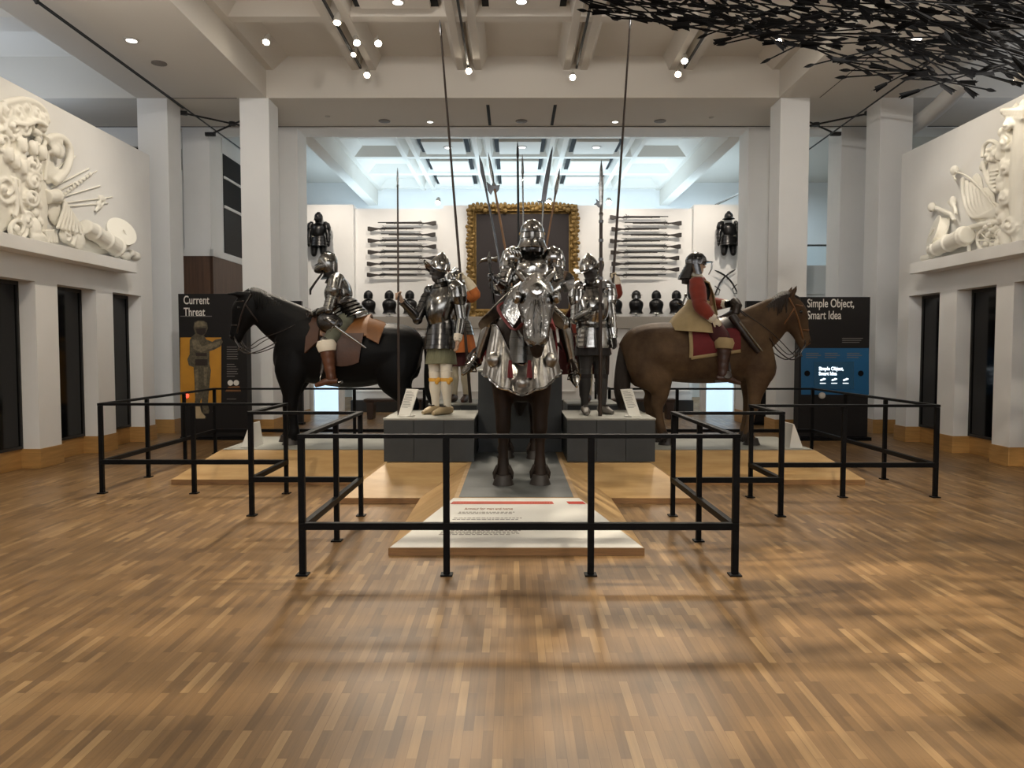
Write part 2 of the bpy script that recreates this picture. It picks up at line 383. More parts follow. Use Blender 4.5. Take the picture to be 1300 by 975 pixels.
# portal wall with the wide opening and its side openings
b = MB()
for x0, x1 in ((-5.05, -4.5), (-6.9, -6.34), (4.89, 5.44), (6.82, 7.37)): b.bb((x0, 15.8, 0), (x1, 16.45, 6.17))
b.bb((-16, 15.8, 6.17), (16, 16.45, 6.5))
b.bb((-16, 15.8, 0), (-7.0, 16.0, 5.35)); b.bb((7.5, 15.8, 0), (16, 16.0, 5.35)); b.bb((-16, 15.8, 5.8), (-7.0, 16.0, 6.17))
struct(b.build('wall_portal', M['wall'], smooth=0))
s = MB()
for x0, x1 in ((-5.05, -4.5), (-6.9, -6.34), (4.89, 5.44), (6.82, 7.37)): s.bb((x0 - .018, 15.782, .001), (x1 + .018, 16.468, .264))
struct(s.build('baseboard_portal', M['skirt'], smooth=0, bevel=.003))
w = MB(); w.bb((-16, 15.9, 5.35), (-7.0, 15.95, 5.8)); struct(w.build('window_7', M['darkglass'], smooth=0))
# beams
b = MB(); b.bb((-16, 14.0, ZB), (16, 15.8, 7.2)); struct(b.build('beam_cross', M['ceil'], smooth=0))
b = MB(); b.bb((-6.94, -5, ZB), (-4.55, 14.0, 7.2)); struct(b.build('beam_left', M['ceil'], smooth=0))
b = MB(); b.bb((4.88, -5, ZB), (7.37, 14.0, 7.2)); struct(b.build('beam_right', M['ceil'], smooth=0))
for x, nm in ((-4.55, 'left'), (4.88, 'right')):
    b = MB(); b.bb((x - .15, 16.45, ZB + .02), (x + .15, 30, 7.2))
    struct(b.build('beam_far_' + nm, M['ceil'], smooth=0))
# soffit joints and slots
b = MB(); b.bb((-6.36, -5, ZB - .004), (-6.32, 14.6, ZB + .01)); b.bb((-16, 15.77, ZB - .006), (16, 15.8, ZB)); 
b.bb((5.62, 3, ZB - .003), (5.635, 14, ZB)); b.bb((-6.3, 14.0, ZB - .003), (-5.1, 14.02, ZB))
for p in ((620.5, 154), (703, 154)):
    c = P(p[0], p[1], 14.95); b.bb((c.x - .03, 14.4, ZB - .005), (c.x + .03, 15.7, ZB + .01))
c0 = P(150, 3, 10); b.bb((c0.x - 1.1, 9.95, ZB - .004), (c0.x + .3, 9.975, ZB))
struct(b.build('trim_1', M['slot'], smooth=0))
# ceiling slab with double ribs and cross ribs, dropped panels between
RX = [-2.75, -.81, 1.13, 3.07]
b = MB(); b.bb((-16, -5, ZC), (16, 34, ZC + .15)); struct(b.build('ceiling', M['ceil'], smooth=0))
def ribs(name, x0, x1, y0, y1, xs, ys):
    b = MB()
    def bar(a, c, w0, w1, z0, z1):   # tapered bar: wide at the top
        a, c = V(a), V(c); d = (c - a).normalized(); sd = d.cross(V((0, 0, 1)))
        vs = []
        for p in (a, c):
            vs += [p + sd * w1 + V((0, 0, z1)), p - sd * w1 + V((0, 0, z1)), p - sd * w0 + V((0, 0, z0)), p + sd * w0 + V((0, 0, z0))]
        b.add(vs, [(0, 1, 2, 3), (7, 6, 5, 4), (0, 4, 5, 1), (1, 5, 6, 2), (2, 6, 7, 3), (3, 7, 4, 0)])
    for x in xs:
        for dx in (-.16, .16): bar((x + dx, y0, 0), (x + dx, y1, 0), .06, .17, 6.7, ZC)
    for y in ys: bar((x0 - .06, y, 0), (x1 + .06, y, 0), .10, .32, 6.712, ZC)
    bar((x0 + .01, y0, 0), (x0 + .01, y1, 0), .12, .4, 6.706, ZC); bar((x1 - .01, y0, 0), (x1 - .01, y1, 0), .12, .4, 6.706, ZC)
    struct(b.build(name, M['ceil'], smooth=0))
ribs('ceiling_ribs_near', -4.55, 4.88, -5, 14.0, RX, [11.9 - 1.93 * k for k in range(8)])
ribs('ceiling_ribs_far', -4.4, 4.75, 16.45, 30, RX, [18.45 + 1.93 * k for k in range(6)])
def panels(cols, rows):
    b = MB()
    for (x0, x1) in cols:
        for (y0, y1) in rows: b.bb((x0, y0, 6.72), (x1, y1, 6.80))
    return b
cols = [(RX[i] + .44, RX[i + 1] - .44) for i in range(3)]
b = panels(cols, [(9.97 + .42 - 1.93 * k, 11.9 - .34 - 1.93 * k) for k in range(6)] + [(18.45 + .42 + 1.93 * k, 20.38 - .34 + 1.93 * k) for k in range(4)] + [(16.6, 18.1)])
struct(b.build('ceiling_panels', M['ceil'], smooth=0, bevel=.008))
b = MB()
for (x0, x1) in cols:
    for (y0, y1) in [(9.97 + .42 - 1.93 * k, 11.9 - .34 - 1.93 * k) for k in range(6)] + [(18.45 + .42 + 1.93 * k, 20.38 - .34 + 1.93 * k) for k in range(4)] + [(16.6, 18.1)]:
        b.bb((x0 - .11, y0 - .11, 6.802), (x1 + .11, y1 + .11, 6.81))
struct(b.build('trim_2', M['slot'], smooth=0))
# side-bay cross beams and far back wall behind the display wall
b = MB(); b.bb((-16, 24.5, 0), (16, 24.8, 7)); struct(b.build('wall_back', M['wall'], smooth=0))
b = MB(); b.bb((-16, -5, 0), (-15.8, 24.5, 7)); struct(b.build('wall_gallery_left', M['wall'], smooth=0))
b = MB(); b.bb((15.8, -5, 0), (16, 24.5, 7)); struct(b.build('wall_gallery_right', M['wall'], smooth=0))
b = MB()
for x0, x1 in ((-16, -6.94), (7.37, 16)):
    for y in (4.4, 8.2, 11.2): b.bb((x0, y, 6.45), (x1, y + .5, ZC))
struct(b.build('beam_gallery', M['ceil'], smooth=0))

# ---------------------------------------------------------------- display wall at the back of the second hall
YW = 19.2
b = MB()
xa, xb, xc, xd, xe, xf = [P(q, 300, YW).x for q in (380, 450, 563, 765, 879, 950)]
b.bb((xa - 1.2, YW - .12, 2.15), (xb, YW + .4, P(420, 261, YW).z)); b.bb((xb, YW, 2.15), (xc, YW + .4, P(500, 265, YW).z)); b.bb((xc, YW - .1, 2.15), (xd, YW + .4, P(600, 261.5, YW).z))
b.bb((xd, YW, 2.15), (xe, YW + .4, P(800, 265, YW).z)); b.bb((xe, YW - .12, 2.15), (xf + 1.2, YW + .4, P(910, 261, YW).z))
zl = P(600, 403, YW).z
struct(b.build('wall_display', M['wall'], smooth=0))
b = MB(); b.bb((xa - 1.2, YW - .55, zl - .30), (xf + 1.2, YW - .121, zl)); struct(b.build('trim_3', M['grey_trim'], smooth=0, bevel=.01))
b = MB(); XP0, XP1 = -4.06, 4.48
b.bb((XP0, YW - .42, 0), (XP1, YW + .4, zl - .301))
for k in range(9):
    x = lerp(XP0 + .05, XP1 - .85, k / 8.0)
    for (u0, u1, v0, v1) in ((0, .8, 1.62, 1.66), (0, .8, .5, .54), (0, .04, .54, 1.62), (.76, .8, .54, 1.62)):
        b.bb((x + u0, YW - .45, v0), (x + u1, YW - .42, v1))
b.bb((XP0, YW - .48, 1.74), (XP1, YW - .42, 1.82))
struct(b.build('wall_panelling', M['wall'], smooth=0, bevel=.004))
b = MB(); b.bb((XP0, YW - .60, 0.001), (XP1, YW - .421, .30)); struct(b.build('baseboard_back', M['darkframe'], smooth=0))
# lit glazed doorways left and right of the panelling
for k, (p0, p1) in enumerate(((399, 430), (896, 931))):
    Y = 18.0; x0 = P(p0, 500, Y).x; x1 = P(p1, 500, Y).x
    b = MB(); t = .12
    b.bb((x0 - t, Y - .05, 0), (x0, Y + .12, 2.0)); b.bb((x1, Y - .05, 0), (x1 + t, Y + .12, 2.0)); b.bb((x0 - t, Y - .05, 2.0), (x1 + t, Y + .12, 2.12))
    o = struct(b.build('door_%d' % (k + 1), M['wall'], smooth=0, bevel=.005))
    g = MB(); g.bb((x0, Y + .05, 0.01), (x1, Y + .06, 2.0)); g.build('lit_pane', M['bluelit'], o, smooth=0)
    g = MB()
    if k == 0: g.bb((x0 + .08, Y - .01, 1.02), (x1 - .15, Y + .03, 1.2))
    else: g.prism([(.28, .94), (.62, .96), (.62, .86), (.34, .88)], (x0, Y + .02, 0), (1, 0, 0), (0, 0, 1), .03)
    g.build('notice', M['grey_trim'], o, smooth=0)
    # walls beside the doorway
    b = MB()
    if k == 0: b.bb((-6.4, Y, 0), (x0 - t - .001, Y + .1, 2.15));  b.bb((x0 - t, Y, 2.121), (x1 + t, Y + .1, 2.15))
    else: b.bb((x1 + t + .001, Y, 0), (6.8, Y + .1, 2.15));  b.bb((x0 - t, Y, 2.121), (x1 + t, Y + .1, 2.15))
    struct(b.build('wall_doorway_%s' % ('left' if k == 0 else 'right'), M['wall'], smooth=0))

# ---------------------------------------------------------------- stair flank on the left with dark glazing over walnut cladding
b = MB(); b.bb((-6.95, 15.70, .0), (-6.28, 15.78, 3.52)); b.bb((-6.335, 15.7, 0), (-6.27, 17.9, 3.52)); struct(b.build('wall_cladding', M['walnut'], smooth=0))
b = MB(); b.bb((-6.97, 15.68, 3.52), (-6.26, 15.785, 3.66)); b.bb((-6.335, 15.68, 3.52), (-6.25, 17.9, 3.66)); struct(b.build('trim_4', M['wall'], smooth=0))
b = MB(); b.bb((-6.42, 16.46, 0), (-6.34, 17.95, 6.17)); b.bb((-6.42, 16.46, 5.84), (-6.33, 17.9, 6.17)); struct(b.build('wall_stair', M['wall'], smooth=0))
w = MB(); w.bb((-6.339, 16.5, 3.68), (-6.325, 17.88, 5.83)); o = struct(w.build('window_8', M['slot'], smooth=0))
g = MB(); g.bb((-6.3245, 16.5, 3.68), (-6.3235, 17.88, 4.66)); g.build('lower_pane', M['signblack'], o, smooth=0)
g = MB(); g.bb((-6.324, 16.5, 5.30), (-6.30, 17.88, 5.35)); g.bb((-6.324, 16.5, 4.66), (-6.30, 17.88, 4.72)); g.build('handrail', M['wall'], o, smooth=0)
# right: white stair wall, glass balustrade and the pale room behind
b = MB(); b.bb((5.44, 19.6, 0), (8.5, 19.8, 3.75)); b.bb((5.44, 19.55, 3.0), (8.5, 19.6, 3.12)); struct(b.build('wall_stair_right', M['wall'], smooth=0))
t = thing('glass_balustrade', 'clear glass balustrade with thin rail on top of the white stair wall', 'balustrade', (7, 19.7, 3.75))
b = MB(); b.bb((5.6, 19.69, 3.76), (8.4, 19.71, 4.25)); b.build('glass_panel', M['glass'], t, smooth=0)
b = MB(); b.tube([(5.6, 19.7, 4.28), (8.4, 19.7, 4.28)], .025, 8); b.build('handrail', M['steelmid'], t)
b = MB(); 
for x in (6.2, 7.3): b.tube([(x, 19.74, 3.75), (x, 19.74, 4.28)], .015, 8)
b.build('upright', M['steelmid'], t)
b = MB(); b.tube([(5.5, 20.6, 4.6), (8.5, 22.2, 6.3)], .03, 6); b.tube([(5.5, 20.6, 5.5), (8.5, 22.2, 7.0)], .03, 6); struct(b.build('trim_5', M['grey_trim']))
# pale duct above the right gallery
def bezier(p, n):
    return [p[0] * (1 - i / n) ** 3 + p[1] * 3 * (i / n) * (1 - i / n) ** 2 + p[2] * 3 * (i / n) ** 2 * (1 - i / n) + p[3] * (i / n) ** 3 for i in range(n + 1)]
b = MB(); b.tube(bezier([P(1142, 172, 15.2), P(1168, 155, 14.4), P(1190, 142, 13.4), P(1226, 100, 12.2)], 14), .15, 14)  # pale bent tube following a curve, in the wall plaster colour
b = tag(b.build('bent_cylinder', M['wall']), 'fat pale bent duct running under the ceiling above the right gallery', 'cylinder')

# benches behind the platform
def bench(loc, w, label):
    t = thing('bench', label, 'bench', loc, 0, 'benches at the back wall')
    b = MB(); b.bb((loc[0] - w / 2, loc[1] - .2, .40), (loc[0] + w / 2, loc[1] + .2, .46)); b.build('seat', M['benchwood'], t, smooth=0, bevel=.01)
    for s in (-1, 1):
        b = MB(); x = loc[0] + s * (w / 2 - .14); b.prism([(-.06, 0), (.06, 0), (.09, .40), (-.09, .40)], (x, loc[1], 0), (1, 0, 0), (0, 0, 1), .34); b.build('leg', M['benchwood'], t, smooth=0, bevel=.006)
bench((P(500, 510, 16.9).x, 16.9, 0), 1.3, 'dark wooden bench behind the black horse at the back wall')
bench((P(815, 510, 16.9).x, 16.9, 0), 1.5, 'dark wooden bench behind the brown horse at the back wall')
# unseen wall added behind the viewer, openings shaped for fill light and steel reflections
b = MB(); b.bb((-16, -5.4, 0), (16, -5.0, 3.2)); b.bb((-16, -5.4, 6.3), (16, -5.0, 7.0))
for x0, x1 in ((-16, -4.9), (-1.9, -1.3), (1.6, 2.2), (5.2, 16)): b.bb((x0, -5.4, 3.2), (x1, -5.0, 6.3))
struct(b.build('wall_rear_added', M['wall'], smooth=0))
# ================================================================ PLATFORM, PLINTHS, BARRIER
HP = .35
t = thing('display_platform', 'low cross-shaped oak platform with slate top and white sloping text panel in front', 'platform', (.05, 8.5, 0))
def frustum(b, x0, x1, y0, y1, rx0, rx1, ry0, ry1, top, lip=.06):
    lo = [(x0, y0), (x1, y0), (x1, y1), (x0, y1)]; hi = [(x0 + rx0, y0 + ry0), (x1 - rx1, y0 + ry0), (x1 - rx1, y1 - ry1), (x0 + rx0, y1 - ry1)]
    b.loft([[(x, y, .001) for x, y in lo], [(x, y, lip) for x, y in lo], [(x, y, top) for x, y in hi]])
cx0, cx1, cy0 = -.96, 1.005, 5.71
b = MB(); frustum(b, cx0, cx1, cy0, 10.9, .46, .46, .52, .4, HP - .004); b.build('centre_base', M['plywood'], t, smooth=0)
b = MB(); frustum(b, -1.79, 1.90, 7.64, 10.9, .40, .40, .50, .4, HP - .006); b.build('middle_base', M['plywood'], t, smooth=0)
b = MB(); frustum(b, -4.02, 4.12, 8.72, 11.0, .40, .40, .46, .4, HP - .008); b.build('wide_base', M['plywood'], t, smooth=0)
for lo_, hi_ in (((cx0 - .006, cy0 - .006, .001), (cx1 + .006, cy0 - .0005, .058)), ((-1.79, 7.634, .001), (cx0, 7.6395, .058)), ((cx1, 7.634, .001), (1.9, 7.6395, .058)), ((-4.02, 8.714, .001), (-1.8, 8.7195, .058)), ((1.91, 8.714, .001), (4.12, 8.7195, .058))):
    b = MB(); b.bb(lo_, hi_); b.build('edge_strip', M['plyedge'], t, smooth=0)
b = MB(); b.bb((cx0 + .50, cy0 + .53, HP - .003), (cx1 - .50, 8.79, HP)); b.bb((cx0 + .5, 8.795, HP - .003), (cx1 - .5, 10.5, HP)); b.build('slate_strip', M['slate'], t, smooth=0)
for x0, x1 in ((-3.6, cx0 + .497), (cx1 - .497, 3.7)):
    b = MB()
    for k in range(3):
        xa, xb_ = lerp(x0, x1, k / 3), lerp(x0, x1, (k + 1) / 3); b.bb((xa + .0008, 9.2, HP - .004), (xb_ - .0008, 10.55, HP))
    b.build('slate_wing', M['slatetop'], t, smooth=0)
# white sloping text panel lying on the front slope
sl0, sl1 = V((0, cy0, .06)), V((0, cy0 + .52, HP - .004)); sd = (sl1 - sl0); sn = V((0, -sd.z, sd.y)).normalized()
def slope(u, v, h=0.0):
    """u across (-1..1 of the width there), v up the slope 0..1"""
    xa = lerp(cx0, cx0 + .46, v); xb_ = lerp(cx1, cx1 - .46, v); p = sl0 + sd * v + sn * h
    return V((lerp(xa, xb_, (u + 1) / 2), p.y, p.z))
def quad_on(b, u0, u1, v0, v1, h):
    q = [slope(u0, v0, h), slope(u1, v0, h), slope(u1, v1, h), slope(u0, v1, h)]; w = [p + sn * .002 for p in q]
    b.add(q + w, [(0, 3, 2, 1), (4, 5, 6, 7), (0, 1, 5, 4), (1, 2, 6, 5), (2, 3, 7, 6), (3, 0, 4, 7)])
b = MB(); quad_on(b, -.995, .995, .0, .985, .002); pan = b.build('text_panel', M['panelwhite'], t, smooth=0)
b = MB(); quad_on(b, -.93, .53, .855, .908, .0045); quad_on(b, .74, .98, .855, .908, .0045); b.build('red_band', M['redstrip'], pan, smooth=0)
b = MB(); k = 0
while k < 62:
    u = -.925 + k * .0236
    if u < .515 or (.745 < u < .965):
        for j in range(2): quad_on(b, u + (.006 if j else 0), u + .012 + (.006 if j else 0), .864 + j * .022, .876 + j * .022, .0068)
    k += 1
b.build('band_pattern', M['redstrip2'], pan, smooth=0)
b = MB(); quad_on(b, -.60, -.56, .86, .90, .0045); random.seed(3)
b = MB()
for r, (v, u1) in enumerate([(.68, .0), (.655, -.05), (.56, .06), (.53, .02), (.41, .05), (.385, .08), (.36, .06), (.335, .05), (.31, .07), (.285, .03), (.26, .04), (.235, -.05)]):
    u = -.70
    while u < u1 - .02:
        w = random.uniform(.015, .05); quad_on(b, u, min(u + w, u1), v, v + .010, .0045); u += w + .012
b.build('body_text', M['ink'], pan, smooth=0)
# ---- lettering helper: built-in font turned into a thin mesh
def lettering(text, size, origin, ax, ay, mat_, parent, name, thick=.002, align='LEFT', xs=1.0, spacing=1.0, bold=0.0):
    cu = bpy.data.curves.new('t', 'FONT'); cu.body = text; cu.size = size; cu.align_x = align; cu.extrude = thick / 2; cu.space_character = spacing; cu.offset = bold * size * .8
    o = bpy.data.objects.new('t', cu); COL.objects.link(o)
    dg = bpy.context.evaluated_depsgraph_get(); dg.update(); me = bpy.data.meshes.new_from_object(o.evaluated_get(dg)); bpy.data.objects.remove(o); bpy.data.curves.remove(cu)
    ax, ay = V(ax).normalized(), V(ay).normalized(); nz = ax.cross(ay)
    T = Matrix(((ax.x * xs, ay.x, nz.x, origin[0]), (ax.y * xs, ay.y, nz.y, origin[1]), (ax.z * xs, ay.z, nz.z, origin[2]), (0, 0, 0, 1)))
    me.transform(T); me.name = name; me.materials.clear(); me.materials.append(mat_)
    o = bpy.data.objects.new(name, me); COL.objects.link(o); o.parent = parent
    if parent is not None and parent.type == 'EMPTY': o.matrix_parent_inverse = ROOTS[parent.name]
    return o
lettering('Armour for man and horse', .036, slope(-.66, .735, .0045), (1, 0, 0), sd, M['inkorange'], pan, 'heading')

# plinths
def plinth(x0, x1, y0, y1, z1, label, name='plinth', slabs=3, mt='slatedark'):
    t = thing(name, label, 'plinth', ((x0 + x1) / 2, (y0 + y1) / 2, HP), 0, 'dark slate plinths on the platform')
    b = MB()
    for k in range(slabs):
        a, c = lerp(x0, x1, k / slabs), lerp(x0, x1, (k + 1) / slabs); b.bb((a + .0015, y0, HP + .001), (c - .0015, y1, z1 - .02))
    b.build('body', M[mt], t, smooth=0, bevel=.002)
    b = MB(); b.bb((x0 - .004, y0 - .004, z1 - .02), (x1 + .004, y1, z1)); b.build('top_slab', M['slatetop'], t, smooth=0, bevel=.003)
    return t
ZP = .83
pl0, pl1 = P(487, 560, 8.19).x, P(602, 560, 8.19).x; pr0, pr1 = P(720, 560, 8.19).x, P(832, 560, 8.19).x
plinth(pl0, pl1, 8.19, 9.28, ZP, 'square slate plinth under the pikeman in white stockings')
plinth(pr0, pr1, 8.19, 9.28, ZP, 'square slate plinth under the halberdier in dark hose')
zr = .86
plinth(P(543, 510, 9.9).x, P(608, 510, 9.9).x - .03, 9.95, 10.85, zr, 'slate plinth behind, under the pikeman with orange sleeves')
plinth(P(716, 510, 9.9).x + .05, P(786, 510, 9.9).x, 9.95, 10.85, zr, 'slate plinth behind, under the red-cloaked pikeman')
plinth(P(607, 560, 8.95).x, P(713.5, 560, 8.95).x, 8.95, 9.9, P(660, 470, 8.95).z, 'tall dark slate block standing directly behind the armoured horse', name='pedestal', slabs=1)

# small leaning labels
def leaning_label(c, rz, w, h, lean, label, name='label_stand'):
    t = thing(name, label, 'label', c, rz)
    Mz = Matrix.Rotation(rz, 3, 'Z'); rot = Mz @ Matrix.Rotation(-lean, 3, 'X')
    b = MB(); b.box(V(c) + rot @ V((0, 0, h / 2 + .012)) , (w, .012, h), rot=rot); pn = b.build('panel', M['panelwhite'], t, smooth=0, bevel=.002)
    b = MB(); random.seed(11)
    for k in range(12):
        ww = w * random.uniform(.5, .8) if k else w * .45
        b.box(V(c) + rot @ V((-w * .42 + ww / 2, -.0072, h * (.9 - k * .055) + .012)), (ww, .001, h * .014), rot=rot)
    b.build('print', M['signgrey'], pn, smooth=0)
    b = MB(); b.box(V(c) + Mz @ V((0, .03, .006)), (w * .9, .12, .012), rz); b.build('foot', M['panelwhite'], t, smooth=0)
    b = MB(); q = V(c) + rot @ V((0, .008, h * .8)); b.tube([q, V(c) + Mz @ V((0, .09, .012))], .006, 6); b.build('strut', M['panelwhite'], t)
c = P(513, 525, 8.42); leaning_label((c.x, 8.42, ZP), R(-38), .19, .32, R(24), 'white leaning text label on the slate plinth beside the pikeman in white stockings')
c = P(806, 525, 8.42); leaning_label((c.x, 8.42, ZP), R(38), .19, .32, R(24), 'white leaning text label on the slate plinth beside the halberdier in dark hose')
def wedge_label(c, sx, label):
    t = thing('wedge_label', label, 'label', c)
    b = MB(); b.prism([(0, 0), (sx * .17, 0), (sx * .13, .30), (sx * .115, .30)], c, (1, 0, 0), (0, 0, 1), .34); b.build('body', M['panelwhite'], t, smooth=0, bevel=.002)
    b = MB()
    p0, p1 = V((sx * .0 + c[0], c[1], c[2])), V((sx * .115 + c[0], c[1], c[2] + .30)); d = p1 - p0; nn = V((-d.z, 0, d.x)).normalized() * sx
    for k in range(8):
        q = p0 + d * (.88 - k * .09) + nn * .001; b.box(q, (.001, .24 if k else .14, .008), rot=Matrix.Rotation(-math.atan2(d.x, d.z) * -1, 3, 'Y'))
    b.build('print', M['signgrey'], t, smooth=0)
c = P(312, 568, 9.55); wedge_label((c.x, 9.55, HP), 1, 'white wedge-shaped label on the platform in front of the black horse')
c = P(1013, 571, 9.5); wedge_label((c.x, 9.5, HP), -1, 'grey wedge-shaped label on the platform in front of the brown horse')

# black steel barrier in straight runs
BZ, BL = 1.0, .35
def barrier(a, c, k, label, first=True, last=True):
    a, c = V((a[0], a[1], 0)), V((c[0], c[1], 0)); d = (c - a); ln = d.length; u = d / ln; mid = (a + c) / 2
    t = thing('barrier', label, 'barrier', mid, 0, 'runs of black steel barrier'); rz = math.atan2(u.y, u.x)
    p = a - u * (.022 if first else -.0275); q = c + u * (.022 if last else -.0275); m = (p + q) / 2; L_ = (q - p).length
    b = MB(); b.box((m.x, m.y, BZ - .014), (L_, .052, .028), rz); b.build('top_rail', M['black'], t, smooth=0, bevel=.003)
    b = MB(); b.box((m.x, m.y, BL), (L_, .045, .05), rz); b.build('lower_rail', M['black'], t, smooth=0, bevel=.003)
    for i in range(k + 1):
        if (i == 0 and not first) or (i == k and not last): continue
        s = a + d * (i / k)
        b = MB(); b.box((s.x, s.y, (BZ - .03) / 2), (.045, .04, BZ - .03), rz); po = b.build('post', M['black'], t, smooth=0, bevel=.003)
        b = MB(); b.box((s.x, s.y, .006), (.085, .085, .011), rz); b.build('foot_plate', M['black'], po, smooth=0, bevel=.002)
g = lambda px, py: (P(px, py, 5).x / 5 * (1.6 * 5 / (1.6 - P(px, py, 5).z)), 1.6 * 5 / (1.6 - P(px, py, 5).z))
yA = 5.21; xa0, xa1 = g(380, 735)[0], g(941, 739)[0]
barrier((xa0, yA), (xa1, yA), 3, 'black barrier run across the front of the white text panel')
yB = 7.08
barrier((xa0 + .01, yA), (xa0 + .03, yB), 2, 'black barrier run beside the text panel, on the side of the black horse', first=False)
barrier((xa1 - .01, yA), (xa1 - .04, yB), 2, 'black barrier run beside the text panel, on the side of the brown horse', first=False)
xl, xr = -2.5, 2.54; yC = 8.17
barrier((xl, yB), (xa0 + .03, yB), 1, 'short black barrier run before the slate plinth of the white-stockinged pikeman', last=False)
barrier((xa1 - .04, yB - .02), (xr, yB - .02), 1, 'short black barrier run before the slate plinth of the halberdier', first=False)
barrier((xl, yB), (xl, yC), 1, 'short black barrier return in front of the black horse', first=False)
barrier((xr, yB - .02), (xr, yC - .2), 1, 'short black barrier return in front of the brown horse', first=False)
xo, xp = -4.53, 4.52
barrier((xo, yC), (xl, yC), 2, 'black barrier run along the front of the black horse', last=False)
barrier((xr, yC - .2), (xp, yC - .2), 2, 'black barrier run along the front of the brown horse', first=False)
barrier((xo, yC), (xo, 11.3), 3, "black barrier run past the black horse's head, facing the Current Threat sign", first=False)
barrier((xp, yC - .2), (xp, 11.3), 3, "black barrier run past the brown horse's head, facing the screen panel", first=False)
barrier((xo, 11.3), (-1.35, 11.3), 3, 'black barrier run behind the black horse', first=False)
barrier((1.45, 11.3), (xp, 11.3), 3, 'black barrier run behind the brown horse', last=False)
barrier((-1.35, 11.3), (-1.35, 13.2), 2, 'black barrier run leading back from behind the black horse', first=False)
barrier((1.45, 11.3), (1.45, 13.2), 2, 'black barrier run leading back from behind the brown horse', first=False)

# ---------------------------------------------------------------- the two upright graphic panels
YS = 13.0
def sign_plane(Y):
    return lambda px, py: (P(px, py, Y).x, P(px, py, Y).z)
x0, zt = P(226, 373, YS).x, P(226, 373, YS).z; x1 = P(312, 373, YS).x
t = thing('graphic_panel', 'tall black panel headed Current Threat with a camouflaged soldier picture', 'sign', ((x0 + x1) / 2, YS, 0))
b = MB(); b.bb((x0, YS, .06), (x1, YS + .22, zt)); b.build('board', M['signblack'], t, smooth=0, bevel=.004)
b = MB(); b.bb((x0 - .0, YS - .03, .001), (x1 + .0, YS + .25, .059)); b.build('plinth_foot', M['black'], t, smooth=0)
def flat(name, poly_px, mt, parent, lvl=1, Y=YS, th=.003):
    b = MB(); pts = [P(px, py, Y) for px, py in poly_px]; b.prism([(p.x, p.z) for p in pts], (0, Y - .001 - .003 * lvl, 0), (1, 0, 0), (0, 0, 1), th); return b.build(name, M[mt], parent, smooth=0)
hd = P(233, 386, YS)
lettering('Current\nThreat', .205, (hd.x, YS - .004, hd.z), (1, 0, 0), (0, 0, 1), M['signtext'], t, 'heading', xs=.66, bold=.012)
flat('rule_line', [(229, 402), (269, 402), (269, 401), (229, 401)], 'signgrey', t)
flat('ochre_field', [(229, 428.5), (281, 428.5), (281, 512), (229, 512)], 'signyellow', t)
so = flat('soldier_picture', [(247, 409), (252, 407), (258, 407), (263, 410), (264, 417), (261, 424), (259, 426), (262, 431), (270, 434), (274, 431), (281, 430), (283, 434), (280, 440), (272, 444), (266, 446), (266, 462), (268, 470), (266, 490), (264, 514), (266, 521), (265, 525), (258, 525), (256, 505), (254, 512), (256, 522), (262, 529), (261, 532), (248, 532), (246, 527), (248, 505), (247, 480), (246, 466), (240, 464), (238, 456), (241, 450), (241, 432), (244, 427), (248, 424), (246, 416)], 'camo', t, 2)
for poly, mt in (([(248, 410), (252, 408), (258, 408), (262, 411), (262, 414), (248, 415)], 'camolight'), ([(249, 417), (262, 416), (261, 423), (256, 426), (250, 423)], 'leatherdark'), ([(244, 431), (252, 432), (256, 440), (268, 436), (274, 434), (280, 433), (279, 438), (270, 442), (255, 447), (246, 443)], 'camolight'), ([(247, 516), (254, 516), (256, 523), (261, 529), (260, 531), (249, 531)], 'shoe'), ([(249, 448), (263, 448), (263, 452), (249, 452)], 'leatherdark'), ([(248, 470), (252, 468), (252, 500), (249, 500)], 'camolight'), ([(259, 466), (264, 466), (262, 490), (259, 488)], 'camolight'), ([(248, 456), (264, 456), (264, 464), (248, 464)], 'leatherdark')):
    flat('print_patch', poly, mt, so, 3)
b = MB(); random.seed(5)
for k, y in enumerate([441, 444, 447, 450, 453, 456, 463, 466, 469, 472, 475, 478, 507]):
    q = P(288, y, YS); b.bb((q.x, YS - .004, q.z), (q.x + random.uniform(.13, .2), YS - .001, q.z + .012))
b.build('small_text', M['signgrey'], t, smooth=0)
for px in (292.5, 300):
    b = MB(); q = P(px, 486, YS); b.lathe([(.048, 0), (.048, .004)], (q.x, YS - .001, q.z), (0, -1, 0), 20); b.build('round_badge', M['signtext'], t)
flat('skyline_print', [(286, 497), (290, 491), (304, 490), (306, 497)], 'leathertan', t)
for (px, py, mt, r) in ((237.5, 502.5, 'redlamp', .038), (272, 509, 'panelwhite', .015), (272, 522, 'panelwhite', .015)):
    b = MB(); q = P(px, py, YS); b.lathe([(r, 0), (r, .02), (r * .6, .03)], (q.x, YS - .007, q.z), (0, -1, 0), 16); b.build('button', M[mt], t)
x0, zt = P(1016, 377, YS).x, P(1016, 377, YS).z; x1 = P(1105, 377, YS).x
t = thing('graphic_panel', 'tall black panel headed Simple Object, Smart Idea with a blue field and a screen', 'sign', ((x0 + x1) / 2, YS, 0))
b = MB(); b.bb((x0, YS, .06), (x1, YS + .22, zt)); b.build('board', M['signblack'], t, smooth=0, bevel=.004)
b = MB(); b.bb((x0 - .1, YS - .12, .001), (x1 + .02, YS + .25, .059)); b.build('plinth_foot', M['black'], t, smooth=0)
hd = P(1024.5, 390, YS)
lettering('Simple Object,\nSmart Idea', .205, (hd.x, YS - .004, hd.z), (1, 0, 0), (0, 0, 1), M['signtext'], t, 'heading', xs=.67, bold=.012)
